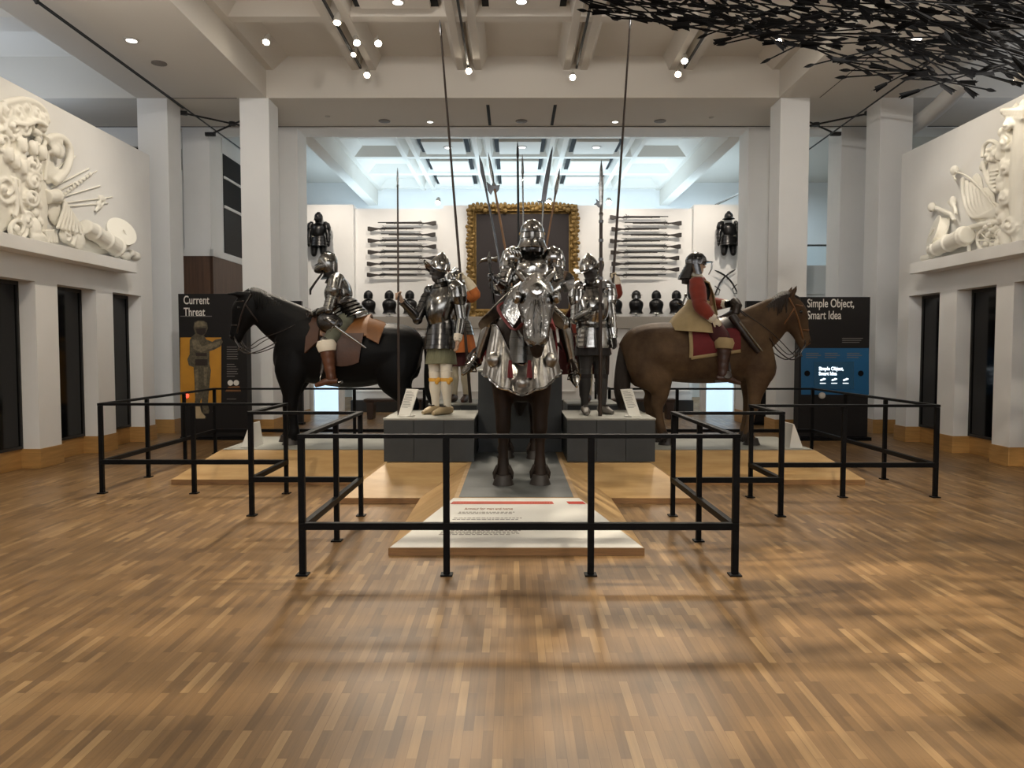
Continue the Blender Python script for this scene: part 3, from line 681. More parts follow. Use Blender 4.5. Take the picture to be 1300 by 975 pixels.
flat('blue_field', [(1017, 442), (1103, 442), (1103, 501), (1017, 501)], 'signblue', t)
b = MB()
for k, y in enumerate([430, 432.5, 435]):
    q = P(1069, y, YS); b.bb((q.x, YS - .004, q.z), (q.x + (.36, .33, .3)[k], YS - .001, q.z + .012))
for px in (1023, 1047, 1075):
    for k in range(3):
        q = P(px, 449 + k * 2.6, YS); b.bb((q.x, YS - .008, q.z), (q.x + (.22, .26, .2)[k], YS - .005, q.z + .012))
b.build('small_text', M['signgrey'], t, smooth=0)
sc_ = flat('screen', [(1033, 459), (1084, 459), (1084, 494), (1033, 494)], 'screen', t, 3, th=.012)
q = P(1039, 470, YS); lettering('Simple Object,\nSmart Idea', .085, (q.x, YS - .0185, q.z), (1, 0, 0), (0, 0, 1), M['screentext'], sc_, 'screen_heading', xs=.85, thick=.001, bold=.03)
b = MB()
for px in (1044, 1058.5, 1073):
    c = P(px, 482, YS); b.prism([(-.05, -.01), (-.03, .012), (0, .014), (.01, .03), (.05, .02), (.05, .006), (.0, -.012), (-.03, -.022)], (c.x, YS - .0185, c.z), (1, 0, 0), (0, 0, 1), .001)
    c = P(px, 486.5, YS); b.bb((c.x - .05, YS - .019, c.z - .006), (c.x + .05, YS - .018, c.z + .006))
b.build('screen_icons', M['screentext'], sc_, smooth=0)
for px in (1024.5, 1092.5):
    b = MB(); q = P(px, 474, YS); b.lathe([(.05, 0), (.05, .006)], (q.x, YS - .005, q.z), (0, -1, 0), 20); b.build('round_hole', M['black'], t)
b = MB(); q = P(1043, 502, YS); b.lathe([(.055, 0), (.055, .03), (.03, .045)], (q.x, YS - .004, q.z), (0, -1, 0), 20); b.build('knob', M['lampwhite'], t)
# dark panels on the inner sides of the portal piers
for k, (pa, pb, lab) in enumerate(((360, 382, 'plain dark grey panel standing against the portal pier behind the black horse'), (948, 975, 'plain dark grey panel standing against the portal pier behind the brown horse'))):
    Y = 15.55; a = P(pa, 378, Y)
    t = thing('upright_panel', lab, 'panel', (P((pa + pb) / 2, 400, Y).x, Y, 0))
    b = MB(); b.bb((a.x, Y, .05), (P(pb, 378, Y).x, Y + .12, P(pa, 382, Y).z)); b.build('board', M['signblack'], t, smooth=0, bevel=.004)
    b = MB(); b.bb((a.x - .02, Y - .03, .001), (P(pb, 378, Y).x + .02, Y + .15, .049)); b.build('foot', M['black'], t, smooth=0)
# ================================================================ HORSES (local frame: x forward, y to the horse's left, z up)
def horse(name, label, loc, rz, coat, hairm, hy=0.0, hdz=0.0, fx=0.0, prof=None, ears='fwd', legs=None, hdx=0.0, hs=1.0, hw=1.12, lt=1.2, forelock=True, hx=0.0, tx=0.0):
    t = thing(name, label, 'horse', loc, rz)
    def W(p):      # bend of neck and head sideways / lowered
        k2 = 1 + (hs - 1) * smooth01((p[0] - 1.08) / .14); p = (1.17 + (p[0] - 1.17) * k2, p[1] * k2, 1.90 + (p[2] - 1.90) * k2)
        k = smooth01((p[0] - .6) / .7); return V((p[0] + hdx * k, p[1] + hy * k, p[2] + hdz * k))
    b = MB()
    torso = prof or [(1.03, 1.16, .13, .10), (.96, 1.16, .27, .19), (.82, 1.19, .39, .26), (.62, 1.23, .44, .285), (.40, 1.22, .455, .30), (.12, 1.15, .42, .325),
             (-.15, 1.15, .405, .33), (-.40, 1.20, .385, .325), (-.62, 1.21, .355, .30), (-.79, 1.18, .29, .235), (-.89, 1.16, .18, .14)]
    rows = spl(torso, 3)
    b.tube([(r[0], 0, r[1]) for r in rows], [(r[3], r[2]) for r in rows], 20, ref=(0, 0, 1))
    nk = spl([(.50, 1.36, .20, .34), (.72, 1.48, .165, .33), (.93, 1.62, .13, .285), (1.10, 1.755, .105, .225), (1.21, 1.85, .09, .15)], 4)
    b.tube([W((r[0], 0, r[1])) for r in nk], [(r[2], r[3]) for r in nk], 16, ref=(0, 0, 1))
    hd = spl([(1.16, 1.905, .075, .09), (1.24, 1.82, .098, .145), (1.305, 1.70, .10, .165), (1.36, 1.575, .08, .125), (1.405, 1.47, .064, .092), (1.435, 1.39, .066, .082), (1.452, 1.33, .052, .062)], 4)
    b.tube([W((r[0], 0, r[1])) for r in hd], [(r[2] * (hw * .5 + .5), r[3] * hw) for r in hd], 16, ref=(1, 0, .35))
    for s in (-1, 1):
        b.ell(W((1.235, s * .055, 1.70)), (.10, .05, .12), n=12, m=8)                # cheek
        b.ell(W((1.345, s * .078, 1.79)), (.045, .025, .03), n=10, m=6)              # brow
        b.ell(W((1.475, s * .04, 1.385)), (.03, .025, .03), n=8, m=6)                # nostril
        tip = {'fwd': (1.53, s * .10, 1.93), 'up': (1.32, s * .085, 2.10), 'side': (1.20, s * .15, 2.03)}[ears]
        b.tube([W((1.235, s * .062, 1.93)), W(tuple(lerp(a, c, .45) for a, c in zip((1.235, s * .062, 1.93), tip))), W(tip)], [(.035, .04), (.032, .04), .008], 8)
    b.ell(W((1.42, 0, 1.315)), (.045, .05, .035), n=10, m=6)                           # chin
    b.ell((.78, 0, 1.0), (.22, .24, .26), n=14, m=8)
    lg = legs or {}
    feet = []
    for s in (-1, 1):
        d = lg.get(('f', s), 0.0)
        fl = spl([(.66, .07, 1.44, .04, .06), (.70, .14, 1.32, .09, .17), (.72, .165, 1.20, .115, .22), (.76, .18, 1.0, .105, .17), (.80 + d * .3, .175, .80, .078, .105), (.835 + d * .6, .17, .62, .062, .074), (.845 + d * .7, .17, .50, .060, .066), (.838 + d * .8, .17, .40, .043, .048), (.838 + d * .9, .17, .26, .040, .046), (.842 + d, .17, .155, .052, .056), (.865 + d, .17, .09, .050, .056), (.885 + d, .17, .05, .06, .07)], 3)
        b.tube([(r[0] + fx, s * r[1], r[2]) for r in fl], [(r[3] * lerp(lt, 1, smooth01((r[2] - .72) / .4)), r[4] * lerp(lt + .25 * smooth01((r[2] - .5) / .3), 1.0, smooth01((r[2] - .78) / .45))) for r in fl], 12, ref=(1, 0, 0))
        feet.append((.89 + d + fx, s * .17))
        d = lg.get(('h', s), 0.0)
        hl = spl([(-.55, .06, 1.44, .05, .08), (-.57, .12, 1.33, .11, .22), (-.58, .155, 1.16, .145, .31), (-.57, .18, .98, .13, .27), (-.58 + d * .3, .18, .82, .10, .19), (-.66 + d * .5, .17, .67, .070, .105), (-.77 + d * .7, .165, .54, .056, .082), (-.795 + d * .8, .165, .46, .05, .062), (-.785 + d * .85, .165, .32, .042, .052), (-.775 + d * .95, .165, .165, .052, .056), (-.75 + d, .165, .095, .05, .056), (-.73 + d, .165, .05, .06, .07)], 3)
        b.tube([(r[0] + hx * smooth01((r[2] - .55) / .4), s * r[1], r[2]) for r in hl], [(r[3] * lerp(lt, 1, smooth01((r[2] - .6) / .5)), r[4] * lerp(lt, 1, smooth01((r[2] - .6) / .5))) for r in hl], 12, ref=(1, 0, 0))
        feet.append((-.725 + d, s * .165))
    body = b.build('body', M[coat], t, smooth=180, voxel=.02, relax=6, local=True)
    for (x, y) in feet:
        b = MB(); b.lathe([(.07, .09), (.085, .04), (.10, .002)], (x, y, 0), (0, 0, 1), 14, sx=1.15); b.build('hoof', M['hoof'], t, smooth=50, local=True)
        if coat != 'blackcoat':
            b = MB()
            for k in range(9):
                a = R(90 + 22.5 * k); b.tube([(x - .02 + .05 * math.cos(a), y + .05 * math.sin(a), .17), (x - .02 + .085 * math.cos(a), y + .08 * math.sin(a), .10), (x - .03 + .10 * math.cos(a), y + .085 * math.sin(a), .045)], [.02, .022, .006], 6)
            b.build('fetlock_hair', M[hairm], t, smooth=60, local=True)
    for s in (-1, 1):
        b = MB(); b.ell(W((1.358, s * .093, 1.755)), (.026, .016, .022), n=10, m=8); b.build('eye', M['eye'], t, smooth=180, local=True)
        b = MB(); b.ell(W((1.492, s * .046, 1.385)), (.014, .014, .018), n=8, m=6); b.build('nostril', M['eye'], t, smooth=180, local=True)
    # mane: overlapping locks along the crest
    b = MB(); rnd = random.Random(4)
    crest = [(1.215, 1.99), (1.13, 1.97), (1.02, 1.905), (.90, 1.83), (.78, 1.755), (.66, 1.70), (.56, 1.665)]
    cr = spl(crest, 4)
    for i, (x, z) in enumerate(cr):
        for s in (-1, 1):
            l = .16 + rnd.random() * .10
            p0 = V((x, s * .01, z + .01)); p1 = V((x - .02, s * .075, z - .03)); p2 = V((x - .05 + rnd.uniform(-.02, .02), s * (.10 + rnd.random() * .02), z - l))
            b.tube([W(p0), W(p1), W(p2)], [(.026, .03), (.026, .02), .006], 6)
    b.tube([W((x, 0, z)) for x, z in cr], [(.022, .038)] * len(cr), 8, ref=(0, 0, 1))
    if forelock: b.tube([W((1.25, 0, 1.985)), W((1.36, 0, 1.93)), W((1.41, .0, 1.80))], [.03, (.045, .02), .01], 8, ref=(1, 0, 0))
    b.build('mane', M[hairm], t, smooth=180, local=True)
    b = MB()
    tl = spl([(-.86, 1.36, .045, .045), (-.96, 1.30, .06, .06), (-1.00, 1.12, .08, .07), (-1.01, .88, .105, .085), (-1.02, .66, .10, .08), (-1.04, .46, .02, .02)], 4)
    b.tube([(r[0] + tx, 0, r[1]) for r in tl], [(r[2], r[3] * 1.25) for r in tl], 18, ref=(1, 0, 0), fn=lambda u, a: 1 + .10 * math.sin(9 * a))
    b.build('tail', M[hairm], t, smooth=60, local=True)
    return t, W
def bridle(t, W, strapm, rein_to=(.52, 1.62), drop=1.16):
    """straps around the head, a bit, and reins hanging to the rider's hand"""
    b = MB()
    for s in (-1, 1):
        b.tube([W((1.20, s * .10, 1.93)), W((1.27, s * .115, 1.80)), W((1.325, s * .108, 1.66)), W((1.385, s * .078, 1.48)), W((1.40, s * .07, 1.42))], .011, 6)
        b.tube([W((1.27, s * .115, 1.80)), W((1.18, s * .115, 1.66)), W((1.12, s * .06, 1.55))], .009, 6)
    b.tube([W((1.29, -.11, 1.84)), W((1.385, -.07, 1.83)), W((1.395, .07, 1.83)), W((1.29, .11, 1.84))], .010, 6)
    b.tube([W((1.395, -.075, 1.53)), W((1.475, -.05, 1.53)), W((1.475, .05, 1.53)), W((1.395, .075, 1.53))], .010, 6)
    br = b.build('bridle', M[strapm], t, smooth=180, local=True)
    b = MB()
    for s in (-1, 1):
        b.tube([W((1.43, s * .065, 1.40)), W((1.42, s * .085, 1.33)), W((1.36, s * .085, 1.235)), W((1.39, s * .085, 1.20))], .008, 6)
        b.tube([W((1.36 + .025 * math.cos(k * .785), s * .085, 1.23 + .025 * math.sin(k * .785))) for k in range(9)], .005, 5)
    b.build('bit', M['steelmid'], br, smooth=180, local=True)
    b = MB()
    for s in (-1, 1):
        p = spl([tuple(W((1.37, s * .09, 1.215))), tuple(W((1.24, s * .10, drop))), tuple(W((1.02, s * .14, drop + .09))), (.80, s * .20, 1.42), (rein_to[0], s * .05, rein_to[1])], 5)
        b.tube(p, .008, 6)
        b.tube(spl([tuple(W((1.43, s * .09, 1.38))), tuple(W((1.30, s * .105, drop + .06))), tuple(W((1.08, s * .13, drop + .20))), (.80, s * .20, 1.50), (rein_to[0], s * .05, rein_to[1])], 5), .006, 6)
    b.build('rein', M['leatherdark'], t, smooth=180, local=True)
def saddle(t, lm, fm, zt=1.60, xc=.10, flapz=1.06, cant=.19):
    b = MB()
    # seat shell: curved sheet over the back, raised at pommel and cantle
    g = []
    for i in range(11):
        u = -1 + i * .2; x = xc + u * .30; up = .16 * max(0, u - .2) ** 1.3 + cant * max(0, -u - .1) ** 1.2; row = []
        for j in range(13):
            w = -1 + j / 6; a = w * R(68); row.append((x, .345 * math.sin(a), zt - .33 + (.36 + up * max(0, 1 - abs(w) * .8)) * math.cos(a)))
        g.append(row)
    b.sheet(g, .03); sd_ = b.build('saddle_seat', M[lm], t, smooth=60, local=True)
    for s in (-1, 1):
        b = MB(); g = []
        for i in range(7):
            u = -1 + i / 3; row = []
            for j in range(7):
                v = j / 6; row.append((xc + u * (.26 - .04 * v) + .02 * v, s * (.335 + .03 * math.sin(v * math.pi * .7)), zt - .16 - v * (zt - .16 - flapz) * (1 - .12 * u * u)))
            g.append(row)
        b.sheet(g, .018 * s); b.build('saddle_flap', M[fm], t, smooth=60, local=True)
    return sd_
def stirrup(t, x, s, ztop, zbot, ymax=.42):
    b = MB(); b.tube([(x, s * .36, ztop), (x + .01, s * .385, lerp(ztop, zbot, .5)), (x + .02, s * ymax, zbot + .13)], [(.018, .006)] * 3, 6, ref=(0, 1, 0)); st = b.build('stirrup_strap', M['leatherdark'], t, local=True)
    b = MB(); b.tube([(x + .02, s * ymax - .055, zbot), (x + .02, s * ymax - .05, zbot + .07), (x + .02, s * ymax, zbot + .13), (x + .02, s * ymax + .05, zbot + .07), (x + .02, s * ymax + .055, zbot), (x + .02, s * ymax - .055, zbot)], .009, 6); b.build('stirrup', M['steelmid'], st, local=True)

# ---- black horse on the left, facing left
YL = 9.82
c = P(450, 571, YL); HL, WL_ = horse('horse', 'black horse facing left, carrying the helmeted rider in grey plate', (c.x, YL, HP), math.pi, 'blackcoat', 'hair', lt=1.4, legs={('f', -1): .05, ('f', 1): -.10, ('h', 1): .0, ('h', -1): .09}, hdx=.10, hdz=.02, ears='fwd', hw=1.18, tx=-.02)
bridle(HL, WL_, 'leatherdark', rein_to=(.52, 1.70))
saddle(HL, 'leathertan', 'leather', 1.60, .06, 1.02, .08)
for s in (-1, 1):
    b = MB(); g = []
    for i in range(7):
        u = i / 6; row = []
        for j in range(6):
            v = j / 5; row.append((-.24 - .22 * u * (1 - .3 * v), s * (.20 + .165 * v ** .6), 1.63 - .08 * u - .25 * v))
        g.append(row)
    b.sheet(g, .02 * s); b.build('saddle_skirt', M['leathertan'], HL, local=True)
    b = MB(); g = []
    for i in range(6):
        u = i / 5; row = []
        for j in range(6):
            v = j / 5; row.append((.38 + .17 * u, s * (.10 + .24 * v ** .6), 1.70 - .05 * u - (.36 + .1 * u) * v))
        g.append(row)
    b.sheet(g, .03 * s); b.build('holster_cover', M['leather'], HL, local=True)
    stirrup(HL, .30, s, 1.2, .80)
# ---- brown horse on the right, facing right
YR = 9.82
c = P(887, 571, YR)
prof = [(.91, 1.17, .13, .10), (.85, 1.17, .28, .20), (.72, 1.21, .41, .27), (.56, 1.25, .445, .295), (.36, 1.235, .44, .31), (.10, 1.185, .40, .335), (-.18, 1.18, .385, .345), (-.45, 1.205, .385, .34), (-.68, 1.20, .37, .325), (-.87, 1.15, .32, .26), (-1.0, 1.11, .20, .15)]
HR, WR_ = horse('horse', 'brown horse facing right, carrying the red-sleeved rider in a buff coat', (c.x, YR, HP), 0, 'browncoat', 'manebrown', prof=prof, legs={('f', 1): -.16, ('f', -1): -.22, ('h', -1): .27, ('h', 1): .22}, hdx=-.09, hdz=-.03, ears='up', hs=1.04, hw=1.18, fx=-.03, hx=-.12)
bridle(HR, WR_, 'leathertan', rein_to=(.40, 1.82), drop=1.16)
saddle(HR, 'leatherdark', 'redcloth', 1.60, .10, 1.25, .06)
for s in (-1, 1):
    b = MB(); g = []
    for i in range(9):
        u = i / 8; row = []
        for j in range(7):
            v = j / 6; row.append((.42 - .62 * u, s * (.30 + .075 * math.sin(v * 2.2)), 1.50 - .02 * u - (.28 + .07 * u) * v))
        g.append(row)
    b.sheet(g, .012 * s); sc2 = b.build('saddle_cloth', M['redcloth'], HR, local=True)
    b = MB(); e = [V(g[i][6]) + V((0, s * .008, 0)) for i in range(9)] ; b.tube(e, [(.026, .012)] * 9, 6, ref=(0, 1, 0)); e = [V(g[8][j]) + V((0, s * .008, 0)) for j in range(7)]; b.tube(e, [(.026, .012)] * 7, 6, ref=(0, 1, 0)); b.build('fringe', M['buff'], sc2, local=True)
    # pistol holster slanting down the shoulder
    b = MB(); b.tube([(.34, s * .26, 1.66), (.42, s * .325, 1.52), (.66, s * .345, 1.20)], [.055, .05, .034], 10); b.build('holster', M['leatherdark'], HR, local=True)
    b = MB(); b.tube([(.40, s * .37, 1.58), (.69, s * .385, 1.21)], .012, 6); b.build('holster_bar', M['steelmid'], HR, local=True)
    stirrup(HR, .26, s, 1.3, .82)
b = MB(); b.tube([(.44, -.06, 1.70), (.47, -.05, 1.80), (.45, 0, 1.84), (.47, .05, 1.80), (.44, .06, 1.70)], [.05, .06, .07, .06, .05], 10); b.build('pommel', M['leatherdark'], HR, local=True)
# ---- armoured horse in the middle, facing the camera
YC = 7.74; c = P(661.5, 617, 6.9)
HC, WC = horse('horse', 'dark bay horse in steel barding facing the camera in the centre', (.075, YC, HP), -math.pi / 2, 'darkbay', 'manebrown', hy=.12, hdz=-.12, ears='side', forelock=False, legs={('f', 1): .0, ('f', -1): .03, ('h', 1): .02, ('h', -1): -.05})
# chanfron: shaped plate over the face
b = MB(); g = []
face = spl([(1.295, 2.02, .10), (1.40, 1.90, .15), (1.445, 1.78, .165), (1.47, 1.66, .135), (1.495, 1.54, .115), (1.515, 1.46, .105), (1.525, 1.40, .06)], 4)
for (x, z, w) in face:
    row = []
    for j in range(15):
        a = (-1 + j / 7) * R(98); row.append(WC((x - .15 + .16 * math.cos(a) + (.03 * max(0, 1 - abs(a) * 2.2)), w * math.sin(a), z - .02 * abs(math.sin(a)))))
    g.append(row)
b.sheet(g, .006); ch = b.build('chanfron', M['flutedsteel'], HC, smooth=35, local=True)
for s in (-1, 1):
    b = MB(); b.lathe([(.05, 0), (.06, .02), (.045, .045), (.02, .05)], WC((1.37, s * .15, 1.80)), (.35, s * .9, .1), 14); b.build('eye_guard', M['steel'], ch, local=True)
    b = MB(); b.tube([WC((1.25, s * .08, 1.95)), WC((1.24, s * .12, 2.0)), WC((1.225, s * .155, 2.03))], [.045, .042, .03], 10); b.build('ear_guard', M['steel'], ch, local=True)
b = MB(); b.lathe([(.055, 0), (.05, .014), (.02, .02), (.014, .03)], WC((1.475, 0, 1.86)), (1, 0, .25), 18, sx=1); b.build('rondel', M['steel'], ch, local=True)
for k in range(5):
    b = MB(); s = (-1) ** k; x0_, z0_ = 1.50, 1.80; b.tube([WC((1.475 + .01 * k, s * (.01 + .012 * k), 1.78)), WC((1.50, s * (.02 + .02 * k), 1.62)), WC((1.535, s * (.012 + .017 * k), 1.46))], [.006, .007, .004], 6); b.build('flute', M['steel'], ch, local=True)
# crinet: lames over the crest of the neck
b = MB()
nk = spl([(.62, 1.42, .21, .34), (.82, 1.55, .18, .31), (.97, 1.65, .15, .27), (1.12, 1.76, .12, .22), (1.20, 1.83, .105, .17)], 5)
for i in range(0, len(nk) - 1):
    r0, r1 = nk[i], nk[i + 1]; g = []
    for (r, k) in ((r0, 1.10), (r1, 1.02)):
        row = []
        c0_ = V((r[0], 0, r[1])); dd = V((r1[0] - r0[0], 0, r1[1] - r0[1])).normalized(); upn = V((-dd.z, 0, dd.x))
        for j in range(13):
            a = (-1 + j / 6) * R(115); row.append(WC(c0_ + upn * (r[3] * k * math.cos(a)) + V((0, r[2] * k * math.sin(a), 0))))
        g.append(row)
    b.sheet(g, .004)
b.build('crinet', M['flutedsteel'], HC, smooth=35, local=True)
# peytral: flared fluted breast plate, scooped in the middle
b = MB(); g = []
for i in range(9):
    v = i / 8; row = []
    for j in range(145):
        a = (-1 + j / 72) * R(112); s_ = abs(math.sin(a * .8)); edge = smooth01(abs(a) / R(60))
        ztop = 1.10 + .36 * edge; zbot = .87 + .16 * smooth01(abs(a) / R(80)) - .025 * abs(math.cos(a * 5))
        z = lerp(ztop, zbot, v); fl = .30 + .085 * v ** 1.3 + .016 * abs(math.cos(a * 11)) * min(1, 2.2 * v)
        row.append((.70 + (fl + .10 * v * max(0, math.cos(a))) * 1.15 * math.cos(a), fl * .93 * math.sin(a) , z))
    g.append(row)
b.sheet(g, .006); pe = b.build('peytral', M['bardsteel'], HC, smooth=35, local=True)
b = MB(); b.tube([V(p) + V((.0, 0, 0)) for p in g[8]], .012, 6); b.tube([V(p) for p in g[0]], .010, 6); b.build('rolled_edge', M['steel'], pe, local=True)
for s in (-1, 1):
    b = MB(); q = V(g[5][72 + s * 32]); b.lathe([(.075, 0), (.07, .02), (.03, .05), (.012, .06)], q, (math.cos(s * .9), math.sin(s * .9), 0), 16); b.build('boss', M['bardsteel'], pe, local=True)
b = MB(); b.lathe([(.06, 0), (.055, .02), (.03, .04)], V(g[5][72]) , (1, 0, 0), 14); b.build('boss', M['bardsteel'], pe, local=True)
# neck lames at the throat and red rein covers, tassels
b = MB()
for k in range(4):
    z = 1.12 + k * .075; gg = []
    for zz, e in ((z, .02), (z + .085, 0)):
        gg.append([(.80 + (.26 + e - k * .012) * math.cos(a), (.21 + e - k * .01) * math.sin(a) + .02 * k * .3, zz) for a in [(-1 + j / 6) * R(95) for j in range(13)]])
    b.sheet(gg, .004)
b.build('gorget_plate', M['steelmid'], HC, smooth=35, local=True)
for s in (-1, 1):
    b = MB(); b.tube(spl([tuple(WC((1.36, s * .12, 1.58))), tuple(WC((1.18, s * .17, 1.52))), tuple(WC((1.0, s * .20 , 1.54))), (.70, s * .22, 1.64), (.52, s * .06, 1.72)], 5), [(.006, .018)] * 21, 6, ref=(0, 1, 0)); b.build('rein', M['redcloth'], HC, local=True)
    b = MB(); q = V((1.145 , s * .085 - .02, 1.14)); b.tube([q, q + V((.02, 0, -.06)), q + V((.02, 0, -.15))], [.014, .02, .026], 8, fn=lambda u, a: 1 + .15 * math.sin(6 * a)); b.build('tassel', M['redcloth'], HC, local=True)
# saddle with steel bow plates, crupper
saddle(HC, 'leather', 'redcloth', 1.64, .02, 1.05)
for s in (-1, 1):
    b = MB(); gg = []
    for i in range(7):
        u = i / 6; gg.append([(.50 - .10 * u + .05 * math.sin(v * 3), s * (.06 + (.30 + .06 * math.sin(u * 2.6)) * v), 1.86 - .08 * u - (.30 - .05 * u) * v - .12 * u * (1 - .2 * v)) for v in [j / 7 for j in range(8)]])
    b.sheet(gg, .008); b.build('saddle_bow', M['bardsteel'], HC, smooth=50, local=True)
b = MB(); gg = []
for i in range(7):
    u = i / 6; gg.append([(-.38 - .56 * u, (.37 - .06 * u * u) * math.sin(a), 1.18 - .02 * u + (.43 - .12 * u * u) * math.cos(a)) for a in [(-1 + j / 8) * R(100) for j in range(17)]])
b.sheet(gg, .008); b.build('crupper', M['bardsteel'], HC, smooth=50, local=True)
# ================================================================ ARMOURED FIGURES
def seg_d(p, a, c):
    ac = c - a; t = max(0, min(1, (p - a).dot(ac) / max(1e-9, ac.length_squared))); return (p - (a + ac * t)).length
def grip_hand(b, wrist, c, axis, r, side):
    """hand closed round a shaft: c on the shaft, axis along it (towards the thumb)"""
    axis = V(axis).normalized(); d = (V(wrist) - V(c)); d = (d - axis * d.dot(axis)).normalized(); e = axis.cross(d)
    c = V(c); palm = c + d * (r + .016)
    b.tube([V(wrist), lerp(V(wrist), palm, .55), palm + e * .004], [.026, (.030, .022), (.040, .020)], 10, ref=e)
    for i in range(4):
        o = axis * ((1.5 - i) * .0215 - .004); rr = r + .0095; fr = (.0095, .0102, .0098, .0085)[i]; ln = (215, 240, 225, 190)[i]
        b.tube([c + o + (d * math.cos(R(a)) + e * math.sin(R(a)) * side) * rr for a in [-10 + ln * k / 8 for k in range(9)]], [fr] * 7 + [fr * .92, fr * .7], 7)
    b.tube([palm + axis * .030, c + axis * .046 + (d * .5 - e * side) * (r + .012), c + axis * .040 + (-d * .6 - e * side * .75) * (r + .011), c + axis * .030 + (-d - e * side * .1) * (r + .010)], [.015, .0125, .011, .008], 7)
def open_hand(b, wrist, dirn, palmn, curl=.5, L=.19):
    """relaxed hand: dirn along the fingers, palmn the way the palm faces"""
    d = V(dirn).normalized(); pn = V(palmn); pn = (pn - d * pn.dot(d)).normalized(); s = d.cross(pn); w = V(wrist); k = L / .19
    b.tube([w, w + d * .035 * k, w + d * .085 * k], [(.026, .022), (.040, .019), (.042, .016)], 10, ref=pn)
    for i in range(4):
        o = w + d * .082 * k + s * ((i - 1.5) * .0205) + pn * -.002; ln = (.070, .082, .076, .058)[i] * k; pts = [o]; a = .25 * curl
        for q in range(4):
            pts.append(pts[-1] + (d * math.cos(a) + pn * math.sin(a)) * (ln / 4) + s * ((i - 1.5) * .001)); a += .55 * curl
        b.tube(pts, [.0105, .010, .0095, .0088, .006], 7)
    o = w + d * .03 * k - s * .034
    b.tube([o, o + d * .030 - s * .022 + pn * .012, o + d * .056 - s * .026 + pn * .026, o + d * .074 - s * .020 + pn * .034], [.0145, .0125, .011, .0075], 7)
def body_mesh(J, fwd, hf, root, mats, hands, scale=1.0, name='body', bare=True):
    """mats: torso, leg, foot, hand, face"""
    b = MB(); fwd = V(fwd).normalized(); hf = V(hf).normalized()
    tr = spl([(*(J['hip'] + V((0, 0, -.09))), .10, .10), (*J['hip'], .158, .118), (*J['wst'], .135, .105), (*J['chs'], .165, .118), (*(J['chs'] * .4 + J['nck'] * .6), .13, .09), (*J['nck'], .06, .062)], 3)
    b.tube([r[:3] for r in tr], [(r[3], r[4]) for r in tr], 16, ref=fwd)
    b.tube([J['nck'] + V((0, 0, -.03)), J['hd'] + V((0, 0, -.03)) - hf * .01], [.058, .052], 10)
    hz = V((0, 0, 1)); hl = hz.cross(hf).normalized(); hz = hf.cross(hl); rm = Matrix((hf, hl, hz)).transposed(); h = J['hd']
    b.ell(h + hz * .02, (.096, .076, .108), rm, 14, 10); b.ell(h + hf * .035 - hz * .062, (.052, .052, .056), rm, 10, 8)
    b.tube([h + hf * .088 + hz * .022, h + hf * .106 - hz * .008, h + hf * .098 - hz * .022], [.009, .015, .012], 8)
    b.tube([h + hf * .075 - hz * .048 + hl * .026, h + hf * .088 - hz * .047, h + hf * .075 - hz * .048 - hl * .026], [.006, .009, .006], 6)
    for s in (-1, 1):
        b.ell(h + hl * s * .076 - hf * .008 + hz * .005, (.02, .01, .032), rm, 8, 6); b.ell(h + hf * .084 + hl * s * .033 + hz * .032, (.012, .02, .008), rm, 8, 6)
    bones = [('face', J['hd'] + V((0, 0, -.06)), J['hd'] + V((0, 0, .1))), ('torso', J['hip'], J['wst']), ('torso', J['wst'], J['chs']), ('torso', J['chs'], J['nck'])]
    for s in 'AB':
        sh, el, wr = J['sh' + s], J['el' + s], J['wr' + s]
        b.tube([lerp(J['chs'], sh, .45) + V((0, 0, .02)), sh, lerp(sh, el, .35), el, lerp(el, wr, .3), lerp(el, wr, .7), wr], [.07, .064, .055, .043, .043, .034, .027], 10)
        hp, kn, an, to = J['hp' + s], J['kn' + s], J['an' + s], J['to' + s]
        cd = (lerp(kn, an, .4) - lerp(kn, to, .4)); cd = cd - (an - kn).normalized() * cd.dot((an - kn).normalized()); cd = cd.normalized() * .018 if cd.length > 1e-6 else V((0, 0, 0))
        b.tube([lerp(J['hip'], hp, .5), hp, lerp(hp, kn, .4), lerp(hp, kn, .8), kn, lerp(kn, an, .30) + cd, lerp(kn, an, .65) + cd * .4, an], [.09, .095, .082, .064, .058, .060, .044, .036], 12)
        b.tube([an + (an - to).normalized() * .055 + V((0, 0, -.055)), an + V((0, 0, -.02)), lerp(an, to, .5) + V((0, 0, -.002)), lerp(an, to, .85), to + (to - an).normalized() * .02], [(.030, .026), (.038, .045), (.040, .036), (.042, .025), (.022, .014)], 10, ref=(0, 0, 1))
        bones += [('torso', sh, el), ('torso', el, lerp(el, wr, .85)), ('leg', hp, kn), ('leg', kn, lerp(kn, an, .85)), ('foot', an, to), ('hand', lerp(el, wr, .98), wr + (wr - el).normalized() * .14)]
        hd_ = hands.get(s)
        if hd_:
            if hd_[0] == 'grip': grip_hand(b, wr, hd_[1], hd_[2], hd_[3], hd_[4])
            else: open_hand(b, wr, hd_[1], hd_[2], hd_[3])
    keys = ['torso', 'leg', 'foot', 'hand', 'face']
    o = b.build(name, M[mats[0]], root, smooth=180, voxel=.0095, relax=2)
    me = o.data; me.materials.clear()
    for m in mats: me.materials.append(M[m])
    cs = [0.0] * (len(me.polygons) * 3); me.polygons.foreach_get('center', cs); idx = []
    for i in range(len(me.polygons)):
        p = V(cs[3 * i:3 * i + 3]); best, bi = 9, 0
        for k, a, c in bones:
            dd = seg_d(p, a, c)
            if dd < best: best, bi = dd, keys.index(k)
        idx.append(bi)
    me.polygons.foreach_set('material_index', idx)
